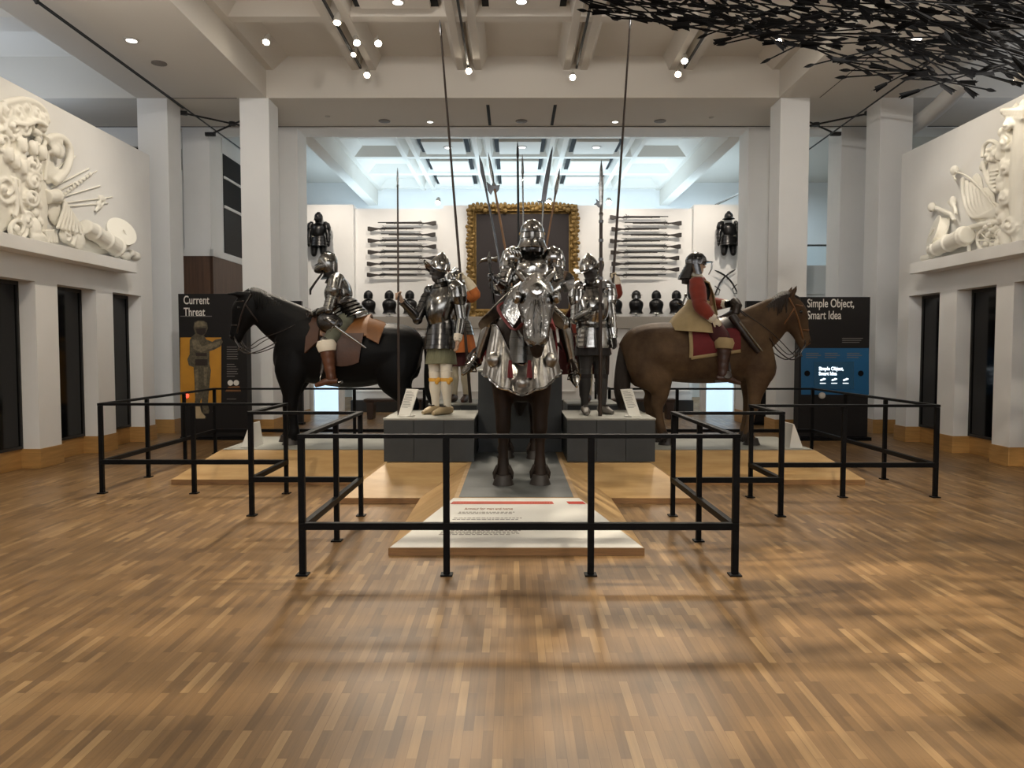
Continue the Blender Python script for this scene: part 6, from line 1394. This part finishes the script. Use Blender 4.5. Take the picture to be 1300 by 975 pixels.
# ================================================================ PLASTER RELIEFS ON THE SIDE WALLS
zk = 2.97
def shelf(x, sgn, y0, y1, name):
    b = MB(); xa, xb_ = sorted((x + sgn * .002, x + sgn * .27)); b.bb((xa, y0, 2.80), (xb_, y1, zk)); struct(b.build(name, M['wall'], smooth=0, bevel=.006))
shelf(XL, 1, 4.0, 12.05, 'trim_6'); shelf(XR, -1, 4.0, P(1160, 340, 5).y and 12.25, 'trim_7')
class Rel:
    def __init__(s, wx, sgn): s.wx, s.sgn, s.b = wx, sgn, MB()
    def p(s, px, py, d=.06):
        """point d in front of the wall seen at that pixel when it lies on the wall"""
        r = FWD * F + RGT * (px - 650) - UPV * (py - 487.5); t = (s.wx - EYE.x) / r.x; q = EYE + r * t; return V((s.wx + s.sgn * d, q.y, q.z))
    def m(s, px): return 1.0 * abs(s.p(px, 300).y) / F     # metres per pixel (vertical) there
    def blob(s, px, py, rv, rh=None, d=.05, th=.07, rot=0):
        k = s.m(px); rh = (rh or rv) ; c = s.p(px, py, d); sl = (s.p(px + .5, py).y - s.p(px - .5, py).y)
        s.b.ell(c, (th, abs(rh * sl), rv * k), Matrix.Rotation(rot, 3, 'X'), 12, 8)
    def line(s, pts, r, d=.06, d1=None, taper=False):
        n = len(pts); q = [s.p(a, c, lerp(d, d1 if d1 is not None else d, i / max(1, n - 1))) for i, (a, c) in enumerate(pts)]
        q = [V(w) for w in spl([tuple(w) for w in q], 4)]; m_ = len(q); s.b.tube(q, [max(.004, (r * (1 - .8 * i / (m_ - 1)) if taper else r)) for i in range(m_)], 8)
    def curl(s, px, py, r, turns=1.4, th=.025, d=.07, flip=1):
        pts = []
        for i in range(20):
            u = i / 19; a = flip * u * turns * 2 * math.pi; pts.append((px + r * (1 - .75 * u) * math.cos(a) * .8, py + r * (1 - .75 * u) * math.sin(a)))
        q = [s.p(a, c, d + .03 * i / 19) for i, (a, c) in enumerate(pts)]; s.b.tube(q, [th * (1 - .4 * i / 19) for i in range(20)], 8); s.b.ell(q[-1], th * 1.3, n=8, m=6)
    def cyl(s, p0, p1, r0, r1, d=.10, rings=(), bore=True):
        a, c = s.p(*p0, d), s.p(*p1, d); b = s.b; b.tube([a, lerp(a, c, .02), lerp(a, c, .5), lerp(a, c, .97), c], [r0 * .9, r0, (r0 + r1) / 2, r1, r1 * .9], 16)
        for u in rings: m_ = lerp(a, c, u); dd = (c - a).normalized(); rr = lerp(r0, r1, u) * 1.16; b.tube([m_ - dd * .02, m_ + dd * .02], [rr, rr], 16)
    def fin(s, name, parent, voxel=.018, relax=2):
        o = s.b.build(name, M['relief'], parent, smooth=180, voxel=voxel, relax=relax); s.b = MB(); return o
r = Rel(XL, 1); t = thing('plaster_relief', 'white plaster trophy relief with scrolled cartouche, flags and a cannon on the left wall shelf', 'sculpture', (XL + .1, 9.8, zk))
# crowned cartouche with scrolls, leaves and fruit
r.blob(-6, 215, 78, 30, .05, .08); r.blob(14, 245, 60, 22, .05, .07); r.blob(-30, 220, 90, 40, .06, .1)
for (x, y, q, f) in ((-6, 142, 14, 1), (8, 140, 11, -1), (20, 138, 10, 1), (31, 143, 10, -1), (40, 151, 8, 1), (14, 152, 9, 1)): r.curl(x, y, q, 1.6, .035, .12, f); r.blob(x, y, q * .75, q * .7, .08, .07)
r.line([(-8, 132), (14, 127), (34, 132), (46, 146), (44, 160)], .05, .12); r.line([(0, 156), (16, 158), (30, 154), (42, 160)], .03, .18)
for (x, y, q, f) in ((2, 160, 16, 1), (18, 163, 13, -1), (8, 290, 16, 1), (20, 280, 11, -1), (28, 208, 12, 1), (29, 230, 12, -1), (26, 251, 12, 1), (-8, 240, 20, 1), (-12, 180, 18, -1)): r.curl(x, y, q, 1.5, .035, .13, f)
for k, (x, y) in enumerate(((12, 184), (26, 188), (38, 194), (3, 205), (12, 212), (-6, 196))): r.blob(x, y, 10, 5.5, .16, .06, .2); r.line([(x, y - 9), (x, y + 9)], .012, .215)
r.line([(3, 225), (6, 262), (3, 275)], .03, .15); r.line([(9, 228), (11, 262), (18, 276)], .025, .15); r.blob(14, 210, 22, 10, .1, .08)
for k in range(9): r.blob(34 + 1.0 * k * (k % 2), 205 + 11 * k, 6, 4, .10, .05); r.blob(40, 170 + 8 * k, 4, 4, .08, .05)
for (x, y) in ((44, 148), (46, 153), (42, 163), (33, 168), (27, 152)): r.blob(x, y, 5, 4, .12, .06)
r.line([(36, 160), (48, 175), (44, 190)], .03, .1); r.blob(30, 292, 16, 6, .14, .08); r.blob(33, 302, 8, 9, .16, .08)
r.blob(40, 270, 40, 6, .05, .07); r.blob(46, 255, 45, 10, .04, .06)
r.fin('cartouche', t, .013, 1)
r.line([(47, 178), (56, 174), (68, 175), (77, 184), (80, 197), (77, 212), (70, 224), (62, 232)], .055, .12, .08); r.blob(60, 188, 10, 7, .10, .07); r.blob(66, 193, 9, 5, .10, .06); r.blob(57, 192, 7, 5, .14, .05); r.line([(50, 185), (58, 178), (67, 183)], .02, .14); r.line([(52, 192), (50, 215), (48, 230)], .03, .09)
r.blob(56, 212, 22, 10, .03, .05); 
for k in range(6): r.line([(50 + 2 * k, 222 + k), (58 + 4 * k, 219 - k), (68 + 1.5 * k, 213 + 3 * k)], .016, .07)
r.fin('horn_of_plenty', t)
# drapery
for k in range(8): r.line([(60 + 1.8 * k, 246 + 1.6 * k), (70 + 2.6 * k, 258 + 3.6 * k), (58 + 5.0 * k, 290 + 1.2 * k)], .024, .10, .16)
r.blob(70, 266, 22, 14, .03, .05); r.blob(80, 280, 16, 10, .03, .05); r.blob(50, 270, 36, 8, .02, .04)
for k in range(5): r.line([(46 + k * 3, 292), (50 + k * 3, 300), (47 + 4 * k, 308)], .03, .09)
r.line([(66, 290), (76, 288), (84, 300), (80, 312)], .03, .13); r.blob(74, 300, 9, 8, .10, .05); r.line([(70, 297), (76, 301), (72, 306)], .014, .16); r.blob(91, 305, 13, 7, .09, .08)
r.fin('drapery', t, .011, 1)
r.cyl((50, 250), (66, 249), .10, .085, .08, (.9,)); r.fin('small_cannon', t, .012)
b = MB(); q = r.p(66, 249, .08); b.lathe([(.06, .0), (.06, .004)], q + (r.p(67, 249, .08) - r.p(66, 249, .08)).normalized() * .003, (0, 1, 0), 16); b.build('bore', M['vent'], t)
for pts, w in (([(62, 230), (95, 198)], .012), ([(64, 238), (112, 214)], .014), ([(66, 246), (122, 217)], .010), ([(70, 252), (126, 236)], .013), ([(76, 258), (142, 250)], .012), ([(78, 262), (136, 258)], .012), ([(60, 224), (82, 205)], .015)): r.line(pts, w, .02, .012)
for k in range(9): r.blob(80 + 4 * k, 246 - 3.1 * k, 2.6, 1.8, .03, .02)
r.line([(118, 268), (124, 255), (122, 248)], .02, .04); r.line([(118, 268), (128, 258), (130, 250)], .02, .04); r.blob(126, 252, 4, 4, .04, .03); r.blob(122, 259, 4, 3, .04, .03)
r.fin('flags_and_pikes', t, .008, 1)
r.cyl((92, 287), (136, 315), .11, .135, .17, (.25, .62, .95)); r.fin('cannon', t, .014)
a = r.p(143, 297, .10); b = MB(); b.lathe([(.22, -.06), (.24, -.05), (.24, -.035), (.22, -.03), (.22, .06), (.24, .065), (.24, .085), (.21, .09)], a, (.8, -.42, .42), 24); b.tube([a + V((.10, -.06, .06)), a + V((.12, .04, -.05))], .012, 6); b.build('drum', M['relief'], t, smooth=40)
for (x, y, q) in ((150, 324, 6), (162, 325, 6), (157, 322, 5)): r.blob(x, y, q, q, .12, .07)
r.blob(140, 320, 9, 5, .10, .05); r.blob(108, 312, 9, 30, .04, .05); r.fin('cannonballs', t, .012)
# right wall
r = Rel(XR, -1); t = thing('plaster_relief', 'white plaster trophy relief with oval shield, banner, drum and cannon on the right wall shelf', 'sculpture', (XR - .1, 9.8, zk))
r.blob(1293, 225, 95, 6, .06, .12); r.blob(1305, 225, 100, 10, .08, .14)
b = r.b; 
for (y, w) in ((141, 18), (145, 14), (150, 11)): r.line([(1304 - w, y), (1316, y)], .05, .14)
for k in range(14): r.blob(1288 + 4 * math.sin(k * 1.7), 168 + 10 * k, 7, 4, .16, .06)
for (x, y, q, f) in ((1294, 180, 10, 1), (1295, 215, 9, -1), (1293, 250, 10, 1), (1300, 285, 12, 1), (1298, 160, 8, -1)): r.curl(x, y, q, 1.4, .03, .18, f)
r.blob(1289, 300, 14, 8, .1, .1)
r.fin('pedestal_trophy', t)
k_ = [(1262, 182), (1270, 178), (1279, 184), (1284, 200)]
r.blob(1271, 212, 34, 9, .06, .07, -.15); r.line([(1258, 200), (1260, 186), (1268, 179), (1278, 184), (1284, 205), (1284, 232), (1279, 243), (1271, 240), (1263, 225), (1258, 205)], .03, .12); r.blob(1274, 197, 8, 5, .12, .06); r.line([(1270, 205), (1277, 205)], .014, .13)
for k in range(7): r.blob(1272 + 5 * math.cos(k), 196 + 7 * math.sin(k), 3.4, 2.4, .16, .03)
for k in range(5): r.line([(1268, 218 + 5 * k), (1280, 216 + 5 * k)], .010, .13)
r.fin('oval_shield', t, .013)
# banner drapery swept from its pole
r.line([(1219, 217), (1240, 226), (1262, 250), (1277, 270)], .018, .10); r.blob(1220, 216, 6, 4, .10, .05); r.line([(1218, 222), (1222, 229)], .02, .10)
for k in range(6): r.line([(1226 + 5 * k, 226 + 3 * k), (1230 + 6 * k, 255 + 3 * k), (1244 + 7 * k, 276 - 0.5 * k), (1276, 264 + 3 * k)], .032, .05, .09)
r.blob(1252, 262, 24, 14, .03, .05); r.blob(1266, 275, 18, 9, .04, .06); r.blob(1240, 250, 30, 10, .02, .035); r.blob(1262, 290, 12, 22, .03, .05)
r.line([(1232, 292), (1250, 286), (1280, 282)], .04, .09); r.blob(1256, 203, 6, 3, .05, .03); r.blob(1251, 212, 5, 3, .05, .03)
r.fin('banner', t, .013)
r.line([(1196, 264), (1206, 268), (1216, 272)], .035, .10); r.blob(1191, 263, 6, 3.5, .10, .06); r.blob(1217, 256, 7, 3, .09, .05); r.line([(1213, 256), (1220, 262), (1222, 272)], .03, .10); r.line([(1216, 272), (1220, 280)], .03, .10); r.fin('bugle', t, .012)
a = r.p(1199, 296, .09); b = MB(); b.lathe([(.24, -.07), (.26, -.06), (.26, -.04), (.24, -.03), (.24, .06), (.26, .065), (.26, .085), (.22, .09)], a, (-.85, .25, .25), 26); b.tube([a + V((-.10, -.05, .06)), a + V((-.12, .05, -.03))], .012, 6); b.build('drum', M['relief'], t, smooth=40)
r.cyl((1196, 318), (1243, 298), .105, .135, .16, (.15, .5, .9)); r.line([(1182, 328), (1192, 326), (1198, 322)], .05, .14); r.fin('cannon', t, .014)
r.line([(1262 + 13 * math.cos(R(30 * k)), 305 + 14 * math.sin(R(30 * k))) for k in range(13)], .028, .09)
for k in range(4): r.line([(1262 + 12 * math.cos(R(45 * k)), 305 + 13 * math.sin(R(45 * k))), (1262 - 12 * math.cos(R(45 * k)), 305 - 13 * math.sin(R(45 * k)))], .014, .09)
r.line([(1238, 300), (1240, 322)], .03, .11); r.fin('wheel', t, .012)
rnd = random.Random(8)
for k in range(40): r.blob(1262 + rnd.random() * 28, 285 + rnd.random() * 26, rnd.uniform(2, 5), rnd.uniform(1.5, 4), .06 + rnd.random() * .08, .04)
r.blob(1215, 326, 5, 30, .03, .05); r.fin('laurel_leaves', t, .012, 1)
# ================================================================ CEILING FITTINGS
LAMPS = []
def track_run(x, y0, y1, label):
    t = thing('ceiling_track', label, 'track', (x, (y0 + y1) / 2, 6.60), 0, 'lighting tracks between the ceiling ribs')
    b = MB(); b.box((x, (y0 + y1) / 2, 6.63), (.035, y1 - y0, .035)); b.build('rail', M['blackcable'], t, smooth=0)
    b = MB()
    k = y0 + .4
    while k < y1: b.tube([(x, k, 6.64), (x, k, 6.94)], .008, 6); k += 1.6
    b.build('hanger', M['lampwhite'], t)
    return t
names = ('leftmost ceiling lighting track over the hall', 'ceiling lighting track left of the long centre axis', 'ceiling lighting track right of the long centre axis', 'rightmost ceiling lighting track over the hall, above the arrows')
for x, nm in zip(RX, names): track_run(x, 2.0, 13.7, nm)
def spotlamp(px, py, Y, tgt, label, energy, ang=40, r=.055, lit=True, col=(1, .88, .72), up=True):
    p = P(px, py, Y); d = (V(tgt) - p).normalized(); t = thing('spotlight', label, 'spotlight', p, 0, 'track spotlights')
    b = MB(); b.lathe([(r * .55, -.16), (r * .8, -.13), (r, -.05), (r * 1.05, .012), (r * .92, .010)], p, d, 16, cap=True); hd_ = b.build('housing', M['lampwhite'], t, smooth=40)
    b = MB(); b.lathe([(r * .9, .0125), (r * .9, .016)], p, d, 16); b.build('lamp_face', M['lampon'], hd_)
    b = MB(); b.tube([p - d * .09, p - d * .09 + V((0, 0, .06)), V(((p - d * .09).x, (p - d * .09).y, max(6.615 if up else 0, p.z + .08)))], .010, 6); b.build('stem', M['lampwhite'], t)
    if energy: spot(p + d * .03, tgt, energy, ang, .7, col, .2)
def spot(loc, tgt, energy, angle=45, blend=.6, color=(1, .84, .64), size=.05):
    l = bpy.data.lights.new('spot_beam', 'SPOT'); l.energy = energy; l.spot_size = R(angle); l.spot_blend = blend; l.color = color; l.shadow_soft_size = size
    o = bpy.data.objects.new('spot_beam', l); COL.objects.link(o); o.location = loc; d = V(tgt) - V(loc); o.rotation_euler = d.to_track_quat('-Z', 'Y').to_euler(); return o
def area(loc, tgt, energy, sx, sy, color=(1, .9, .78)):
    l = bpy.data.lights.new('ceiling_glow', 'AREA'); l.energy = energy; l.shape = 'RECTANGLE'; l.size = sx; l.size_y = sy; l.color = color
    o = bpy.data.objects.new('ceiling_glow', l); COL.objects.link(o); o.location = loc; d = V(tgt) - V(loc); o.rotation_euler = d.to_track_quat('-Z', 'Y').to_euler(); return o
E0 = 400
spotlamp(338, 53, 12.2, (-4.2, 9.0, 1.2), 'lit spotlight by the left beam, leftmost over the hall', E0)
spotlamp(428, 28, 11.4, (-2.6, 9.6, 1.6), 'lit spotlight on the leftmost track, nearest to the viewer', E0)
spotlamp(453, 54, 12.2, (-1.0, 8.6, 1.2), 'lit spotlight halfway along the leftmost track, larger of the pair there', E0)
spotlamp(480, 55, 12.2, (-.6, 8.2, 2.0), 'lit spotlight hanging just right of the leftmost track', E0)
spotlamp(449, 69, 12.9, (-3.5, 8.8, .8), 'small lit spotlight under the leftmost track', E0 * .7, r=.04)
spotlamp(466, 95, 13.7, (-2.4, 9.5, 2.0), 'lit spotlight at the far end of the leftmost track', E0)
spotlamp(595, 90, 13.6, (0, 7.0, 1.6), 'lit spotlight at the far end of the track left of the centre', E0)
spotlamp(727, 98, 13.7, (.5, 8.2, 2.0), 'lit spotlight at the far end of the track right of the centre', E0)
spotlamp(869, 77, 13.1, (2.2, 9.6, 1.6), 'upper lit spotlight on the rightmost track', E0)
spotlamp(861, 94, 13.7, (1.2, 8.6, 1.6), 'lower lit spotlight at the far end of the rightmost track', E0)
spotlamp(988, 52, 12.2, (3.6, 9.4, 1.0), 'lit spotlight by the right beam', E0)
spotlamp(1292, 101, 9.6, (6.0, 11.2, 3.6), 'lit spotlight below the arrows at the right edge', 120, up=False)
spotlamp(556, 257, 20.5, (-2.2, 19.1, 3.4), 'lit spotlight above the left musket rack in the far room', 0, up=False, r=.07)
spotlamp(697, 257, 20.5, (.6, 19.1, 4), 'lit spotlight above the painting in the far room', 0, up=False, r=.08)
spotlamp(773, 257, 20.5, (2.5, 19.1, 4), 'lit spotlight above the right musket rack in the far room', 0, up=False, r=.08)
# small ceiling discs on the soffits
def disc(px, py, z, label, name, mt, r=.09, cat='ceiling fitting', group=None, face=None):
    d = FWD * F + RGT * (px - 650) - UPV * (py - 487.5); p = EYE + d * ((z - EYE.z) / d.z); t = thing(name, label, cat, p, 0, group)
    b = MB(); b.lathe([(r, 0), (r, -.012), (r * .8, -.016)], p, (0, 0, 1), 18); b.build('rim', M[mt], t, smooth=40)
    if face: b = MB(); b.lathe([(r * .7, -.0165), (r * .7, -.019)], p, (0, 0, 1), 18); b.build('lamp_face', M[face], t)
    else: b = MB(); b.lathe([(r * .6, -.0165), (r * .35, -.022)], p, (0, 0, 1), 16); b.build('grille', M[mt], t)
G1 = 'round grey vents in the beam over the portal'
disc(488, 153.5, ZB, 'round grey ceiling vent in the beam above the left musket rack', 'ceiling_vent', 'vent', .12, 'vent', G1)
disc(662, 153.5, ZB, 'round grey ceiling vent in the middle of the beam above the knight', 'ceiling_vent', 'vent', .12, 'vent', G1)
disc(838, 153.5, ZB, 'round grey ceiling vent in the beam above the right musket rack', 'ceiling_vent', 'vent', .12, 'vent', G1)
disc(202, 80, ZB, 'round grey ceiling vent in the left long beam', 'ceiling_vent', 'vent', .12, 'vent')
G2 = 'round recessed downlights'
disc(167, 50.5, ZB, 'round recessed downlight in the left long beam', 'ceiling_downlight', 'lampwhite', .11, 'downlight', G2, 'lampcool')
disc(546, 154, ZB, 'small recessed downlight in the beam left of the centre', 'ceiling_downlight', 'lampwhite', .08, 'downlight', G2, 'lampcool')
disc(781, 154, ZB, 'small recessed downlight in the beam right of the centre', 'ceiling_downlight', 'lampwhite', .08, 'downlight', G2, 'lampcool')
disc(416, 147.5, ZB, 'tiny white detector in the beam near the left inner column', 'ceiling_detector', 'lampwhite', .05, 'detector')
disc(903, 149, ZB, 'tiny white detector in the beam near the right inner column', 'ceiling_detector', 'lampwhite', .05, 'detector')
disc(505, 2, 6.72, 'round downlight in the dropped ceiling panel left of the centre', 'ceiling_downlight', 'lampwhite', .11, 'downlight', G2, 'lampcool')
disc(662, 1, 6.72, 'round downlight in the dropped ceiling panel at the centre', 'ceiling_downlight', 'lampwhite', .11, 'downlight', G2, 'lampcool')
disc(1163, 49, ZB, 'round recessed downlight in the right long beam, seen through the arrows', 'ceiling_downlight', 'lampwhite', .11, 'downlight', G2, 'lampcool')
disc(663, 186.5, 6.72, 'round downlight in the far room ceiling straight above the knight', 'ceiling_downlight', 'lampwhite', .12, 'downlight', G2, 'lampcool')
disc(757, 186.5, 6.72, 'round downlight in the far room ceiling above the partisan blade', 'ceiling_downlight', 'lampwhite', .12, 'downlight', G2, 'lampcool')
disc(569, 187, 6.72, 'round downlight in the far room ceiling beside the long left pike', 'ceiling_downlight', 'lampwhite', .12, 'downlight', G2, 'lampcool')
# stay cables and small cross-shaped tracks near the outer columns
for sgn, a, c, lab in ((-1, P(46, 0, 9.9), P(309, 191.5, 17.2), 'dark stay cable running under the left long beam'), (1, P(1266, 18, 10.0), P(1021, 194, 16.6), 'dark stay cable running under the right long beam')):
    t = thing('stay_cable', lab, 'cable', a); b = MB(); b.tube([a, c], .014, 6); b.build('cable', M['blackcable'], t)
    b = MB(); b.lathe([(.04, 0), (.03, -.05), (.014, -.08)], a + V((0, 0, .03)), (0, 0, 1), 10); b.build('anchor', M['blackcable'], t)
for side, (q0, q1, q2, q3, j, lab) in enumerate((((232, 143.5), (309, 160), (267, 170.5), (309, 152), (295, 157), 'black crossed lighting rods between the two left columns'), ((1103, 144), (1021, 161), (1061, 170), (1021, 152), (1036, 158), 'black crossed lighting rods between the two right columns'))):
    Yt = 15.1; t = thing('ceiling_cross_track', lab, 'track', P(*j, Yt))
    b = MB(); b.tube([P(*q0, 14.7), P(*q1, 15.2)], .018, 6); b.build('rod', M['blackcable'], t)
    b = MB(); b.tube([P(*q2, 15.55), P(*q3, 14.9)], .018, 6); b.build('rod', M['blackcable'], t)
    b = MB(); e0, e1 = P(*q0, 14.7), P(*q2, 15.55); b.box(e0, (.16, .07, .07), R(20)); b.build('end_box', M['blackcable'], t, smooth=0)
    b = MB(); b.box(e1, (.20, .07, .07)); b.build('end_box', M['blackcable'], t, smooth=0)
    b = MB(); b.lathe([(.07, .03), (.07, -.03)], P(*j, Yt), (0, 0, 1), 14); b.build('hub', M['blackcable'], t)
# ================================================================ CLOUD OF BLACK ARROWS
rnd = random.Random(21)
def arrow_mesh(L):
    b = MB(); b.tube([(0, 0, 0), (L, 0, 0)], .008, 6)
    b.tube([(L - .02, 0, 0), (L + .015, 0, 0), (L + .05, 0, 0), (L + .10, 0, 0)], [.011, .020, .017, .001], 6)
    return b
def fletch_mesh(L):
    b = MB()
    for k in range(3):
        a = R(120 * k); u, w = math.cos(a), math.sin(a); b.sheet([[(.02 + .19 * s_, .006 * u, .006 * w) for s_ in (0, .5, 1)], [(.0 + .19 * s_, (.038 - .017 * s_) * u, (.038 - .017 * s_) * w) for s_ in (0, .5, 1)]], .002)
    return b
LA = .80
sh_o = arrow_mesh(LA).build('shaft_src', M['black'], None); fl_o = fletch_mesh(LA).build('fletch_src', M['black'], None)
sm, fm = sh_o.data, fl_o.data; sm.name = 'arrow_shaft'; fm.name = 'arrow_feathers'; bpy.data.objects.remove(sh_o); bpy.data.objects.remove(fl_o)
def low(px):      # lower outline of the cloud in the photograph
    pts = [(700, 4), (760, 22), (820, 34), (890, 44), (960, 58), (1000, 66), (1040, 78), (1090, 92), (1140, 106), (1200, 116), (1240, 112), (1320, 100)]
    for (a, b_), (c, d) in zip(pts, pts[1:]):
        if a <= px <= c: return lerp(b_, d, (px - a) / (c - a))
    return 100
def seg_gap(a, b_, c, d):
    u, v, w = b_ - a, d - c, a - c; A, B, C, D, E = u.dot(u), u.dot(v), v.dot(v), u.dot(w), v.dot(w); den = A * C - B * B
    s_ = max(0, min(1, (B * E - C * D) / den)) if den > 1e-9 else 0
    t_ = max(0, min(1, (B * s_ + E) / C)); s_ = max(0, min(1, (B * t_ - D) / A)); return (w + u * s_ - v * t_).length
GA = 'black arrows hanging in the cloud'
LABA = 'black arrow hanging among hundreds in the cloud under the ceiling'
made = 0; tries = 0; occupied = []
while made < 298 and tries < 60000:
    tries += 1
    px = 715 + 600 * rnd.random() ** .8; u = rnd.random() ** .85; py = low(px) - 6 - u * (low(px) + 60)
    if py < -42: continue
    Y = 8.6 - .9 * u + rnd.uniform(-.5, .7) - (px - 900) / 600 * .6
    c = P(px, py, Y)
    if c.z > 6.1: continue
    d = V((1, rnd.gauss(.0, .28), -.22 + rnd.gauss(0, .20))).normalized()
    if rnd.random() < .25: d = V((1, rnd.gauss(.2, .5), .05 + rnd.gauss(0, .25))).normalized()
    if rnd.random() < .5: d = -d
    e0, e1 = c - d * (LA / 2 + .02), c + d * (LA / 2 + .11)
    if any((c - o_[2]).length < 1.0 and seg_gap(e0, e1, o_[0], o_[1]) < .04 for o_ in occupied): continue
    occupied.append((e0, e1, c)); q = d.to_track_quat('X', 'Z')
    t = bpy.data.objects.new('hanging_arrow', None); COL.objects.link(t); t.location = c - d * (LA / 2); t.rotation_mode = 'QUATERNION'; t.rotation_quaternion = q; t['label'] = LABA; t['category'] = 'arrow'; t['group'] = GA
    o = bpy.data.objects.new('shaft', sm); COL.objects.link(o); o.parent = t
    o = bpy.data.objects.new('fletching', fm); COL.objects.link(o); o.parent = t
    made += 1
# the rest of the cloud, further along and overhead
b = MB(); base = arrow_mesh(LA); fb = fletch_mesh(LA); n_ = 0
while n_ < 1240:
    if n_ < 40:
        px = 740 + 640 * rnd.random() ** .75; u = rnd.random(); py = low(px) - 9 - u * (low(px) + 90); Y = 7.4 - 2.6 * u * rnd.random() + rnd.uniform(-.6, .6) - (px - 900) / 600 * .6; c = P(px, py, Y)
    else:
        x = rnd.uniform(-.6, 6.0); y = rnd.uniform(.8, 7.0)
        if noise.noise((x * .9, y * .9, 7.7)) < -.25 + .5 * rnd.random(): continue
        c = V((x, y, 4.9 + .55 * rnd.random() + .10 * (6 - x) * .6 + .25 * math.sin(x + y)))
    if c.z > 6.1 or c.y < .5: continue
    # stay above the visible outline
    d = V((1, rnd.gauss(0, .35), -.18 + rnd.gauss(0, .22))).normalized()
    if rnd.random() < .5: d = -d
    e0, e1 = c - d * (LA / 2 + .02), c + d * (LA / 2 + .11)
    if any((c - o_[2]).length < 1.0 and seg_gap(e0, e1, o_[0], o_[1]) < .04 for o_ in occupied): continue
    b.T = Matrix.LocRotScale(c - d * LA / 2, d.to_track_quat('X', 'Z'), None); b.add(base.v, base.f); b.add(fb.v, fb.f); n_ += 1
o = b.build('arrow_cloud', M['black'], None, smooth=0); tag(o, 'the rest of the dense cloud of black arrows overhead', 'arrow cloud', 'black arrows hanging in the cloud', 'stuff')
# ================================================================ LIGHT
scene.view_settings.view_transform = 'Standard'; scene.view_settings.look = 'None'; scene.view_settings.gamma = 1; scene.view_settings.use_curve_mapping = False
scene.view_settings.exposure = 0.32
w = bpy.data.worlds.new('world'); scene.world = w; w.use_nodes = True
w.node_tree.nodes['Background'].inputs[0].default_value = (1, .995, .985, 1); w.node_tree.nodes['Background'].inputs[1].default_value = 3.6
# wall washers for the two reliefs, from the tracks under the long beams
for (x, sg) in ((XL, 1), (XR, -1)):
    for y in (7.6, 10.2): spot((x + sg * 3.0, y - .5, 6.5), (x, y + .4, 3.7), 230, 62, .9, (1, .88, .72), .06)
# added fill lights: upward strips over the side walls, spots brightening columns and beam
area((-6.62, 7.5, 5.02), (-5.3, 7.5, 7), 110, .3, 10, (1, .95, .89)); area((7.0, 7.5, 5.02), (5.7, 7.5, 7), 110, .3, 10, (1, .95, .89))
for x, tx in ((-2.2, -5.6), (2.5, 6.0)): spot((x, 7.0, 6.5), (tx, 14, 3.4), 430, 50, .8, (1, .96, .90), .08)
for x in (-1.5, 2.0): spot((x, 8.4, 6.5), (x, 14.5, 6.3), 90, 90, .9, (1, .93, .84), .08)
# gallery lights over the display wall in the second hall
for x in (-4.6, -2.4, .2, 2.8, 4.9): spot((x, 16.8, 6.1), (x, YW, 3.6), 205, 75, .9, (1, .88, .74), .06)
# cool light of the far room thrown on its ceiling
area((.2, 22.2, 4.6), (.2, 22.2, 7), 330, 11, 3, (.62, .83, 1))
area((.2, 18.2, 6.0), (.2, 18.3, 0), 60, 9, 1.5, (1, .95, .9))
area((-10.5, 9, 5.2), (-10.5, 9, 7), 170, 5, 10, (.72, .84, 1)); area((11, 9, 5.2), (11, 9, 7), 90, 5, 10, (.8, .88, 1))
area((7.5, 21.5, 6.6), (7.5, 21.5, 0), 130, 3, 3, (.66, .86, 1))
area((-7.5, 18, 6.4), (-7.5, 17.5, 0), 25, 2, 2, (.9, .95, 1))
# hall spotlights behind and above the viewer, shining down through the arrows on the floor
for (p, tg, e, sz) in (((4.2, 6.4, 6.7), (-.2, 3.6, 0), 1300, .02), ((1.6, 1.6, 6.7), (3.6, 5.6, 0), 700, .02), ((4.5, 3.0, 6.7), (1.4, 4.2, 0), 420, .02), ((-3.2, 1.6, 6.5), (-3.6, 6.4, 0), 480, .1), ((4.3, 3.0, 6.5), (5.0, 6.8, 0), 480, .04), ((-.8, 4.2, 6.75), (-.2, 8.4, 1.8), 250, .1), ((2.6, 4.0, 6.75), (1.6, 9.0, 1.8), 220, .1), ((-3.6, 5.0, 6.75), (-2.4, 9.8, 1.4), 260, .1), ((4.0, 4.6, 6.75), (2.8, 9.8, 1.4), 240, .1)):
    spot(p, tg, e, 72, .8, (1, .88, .70), sz)
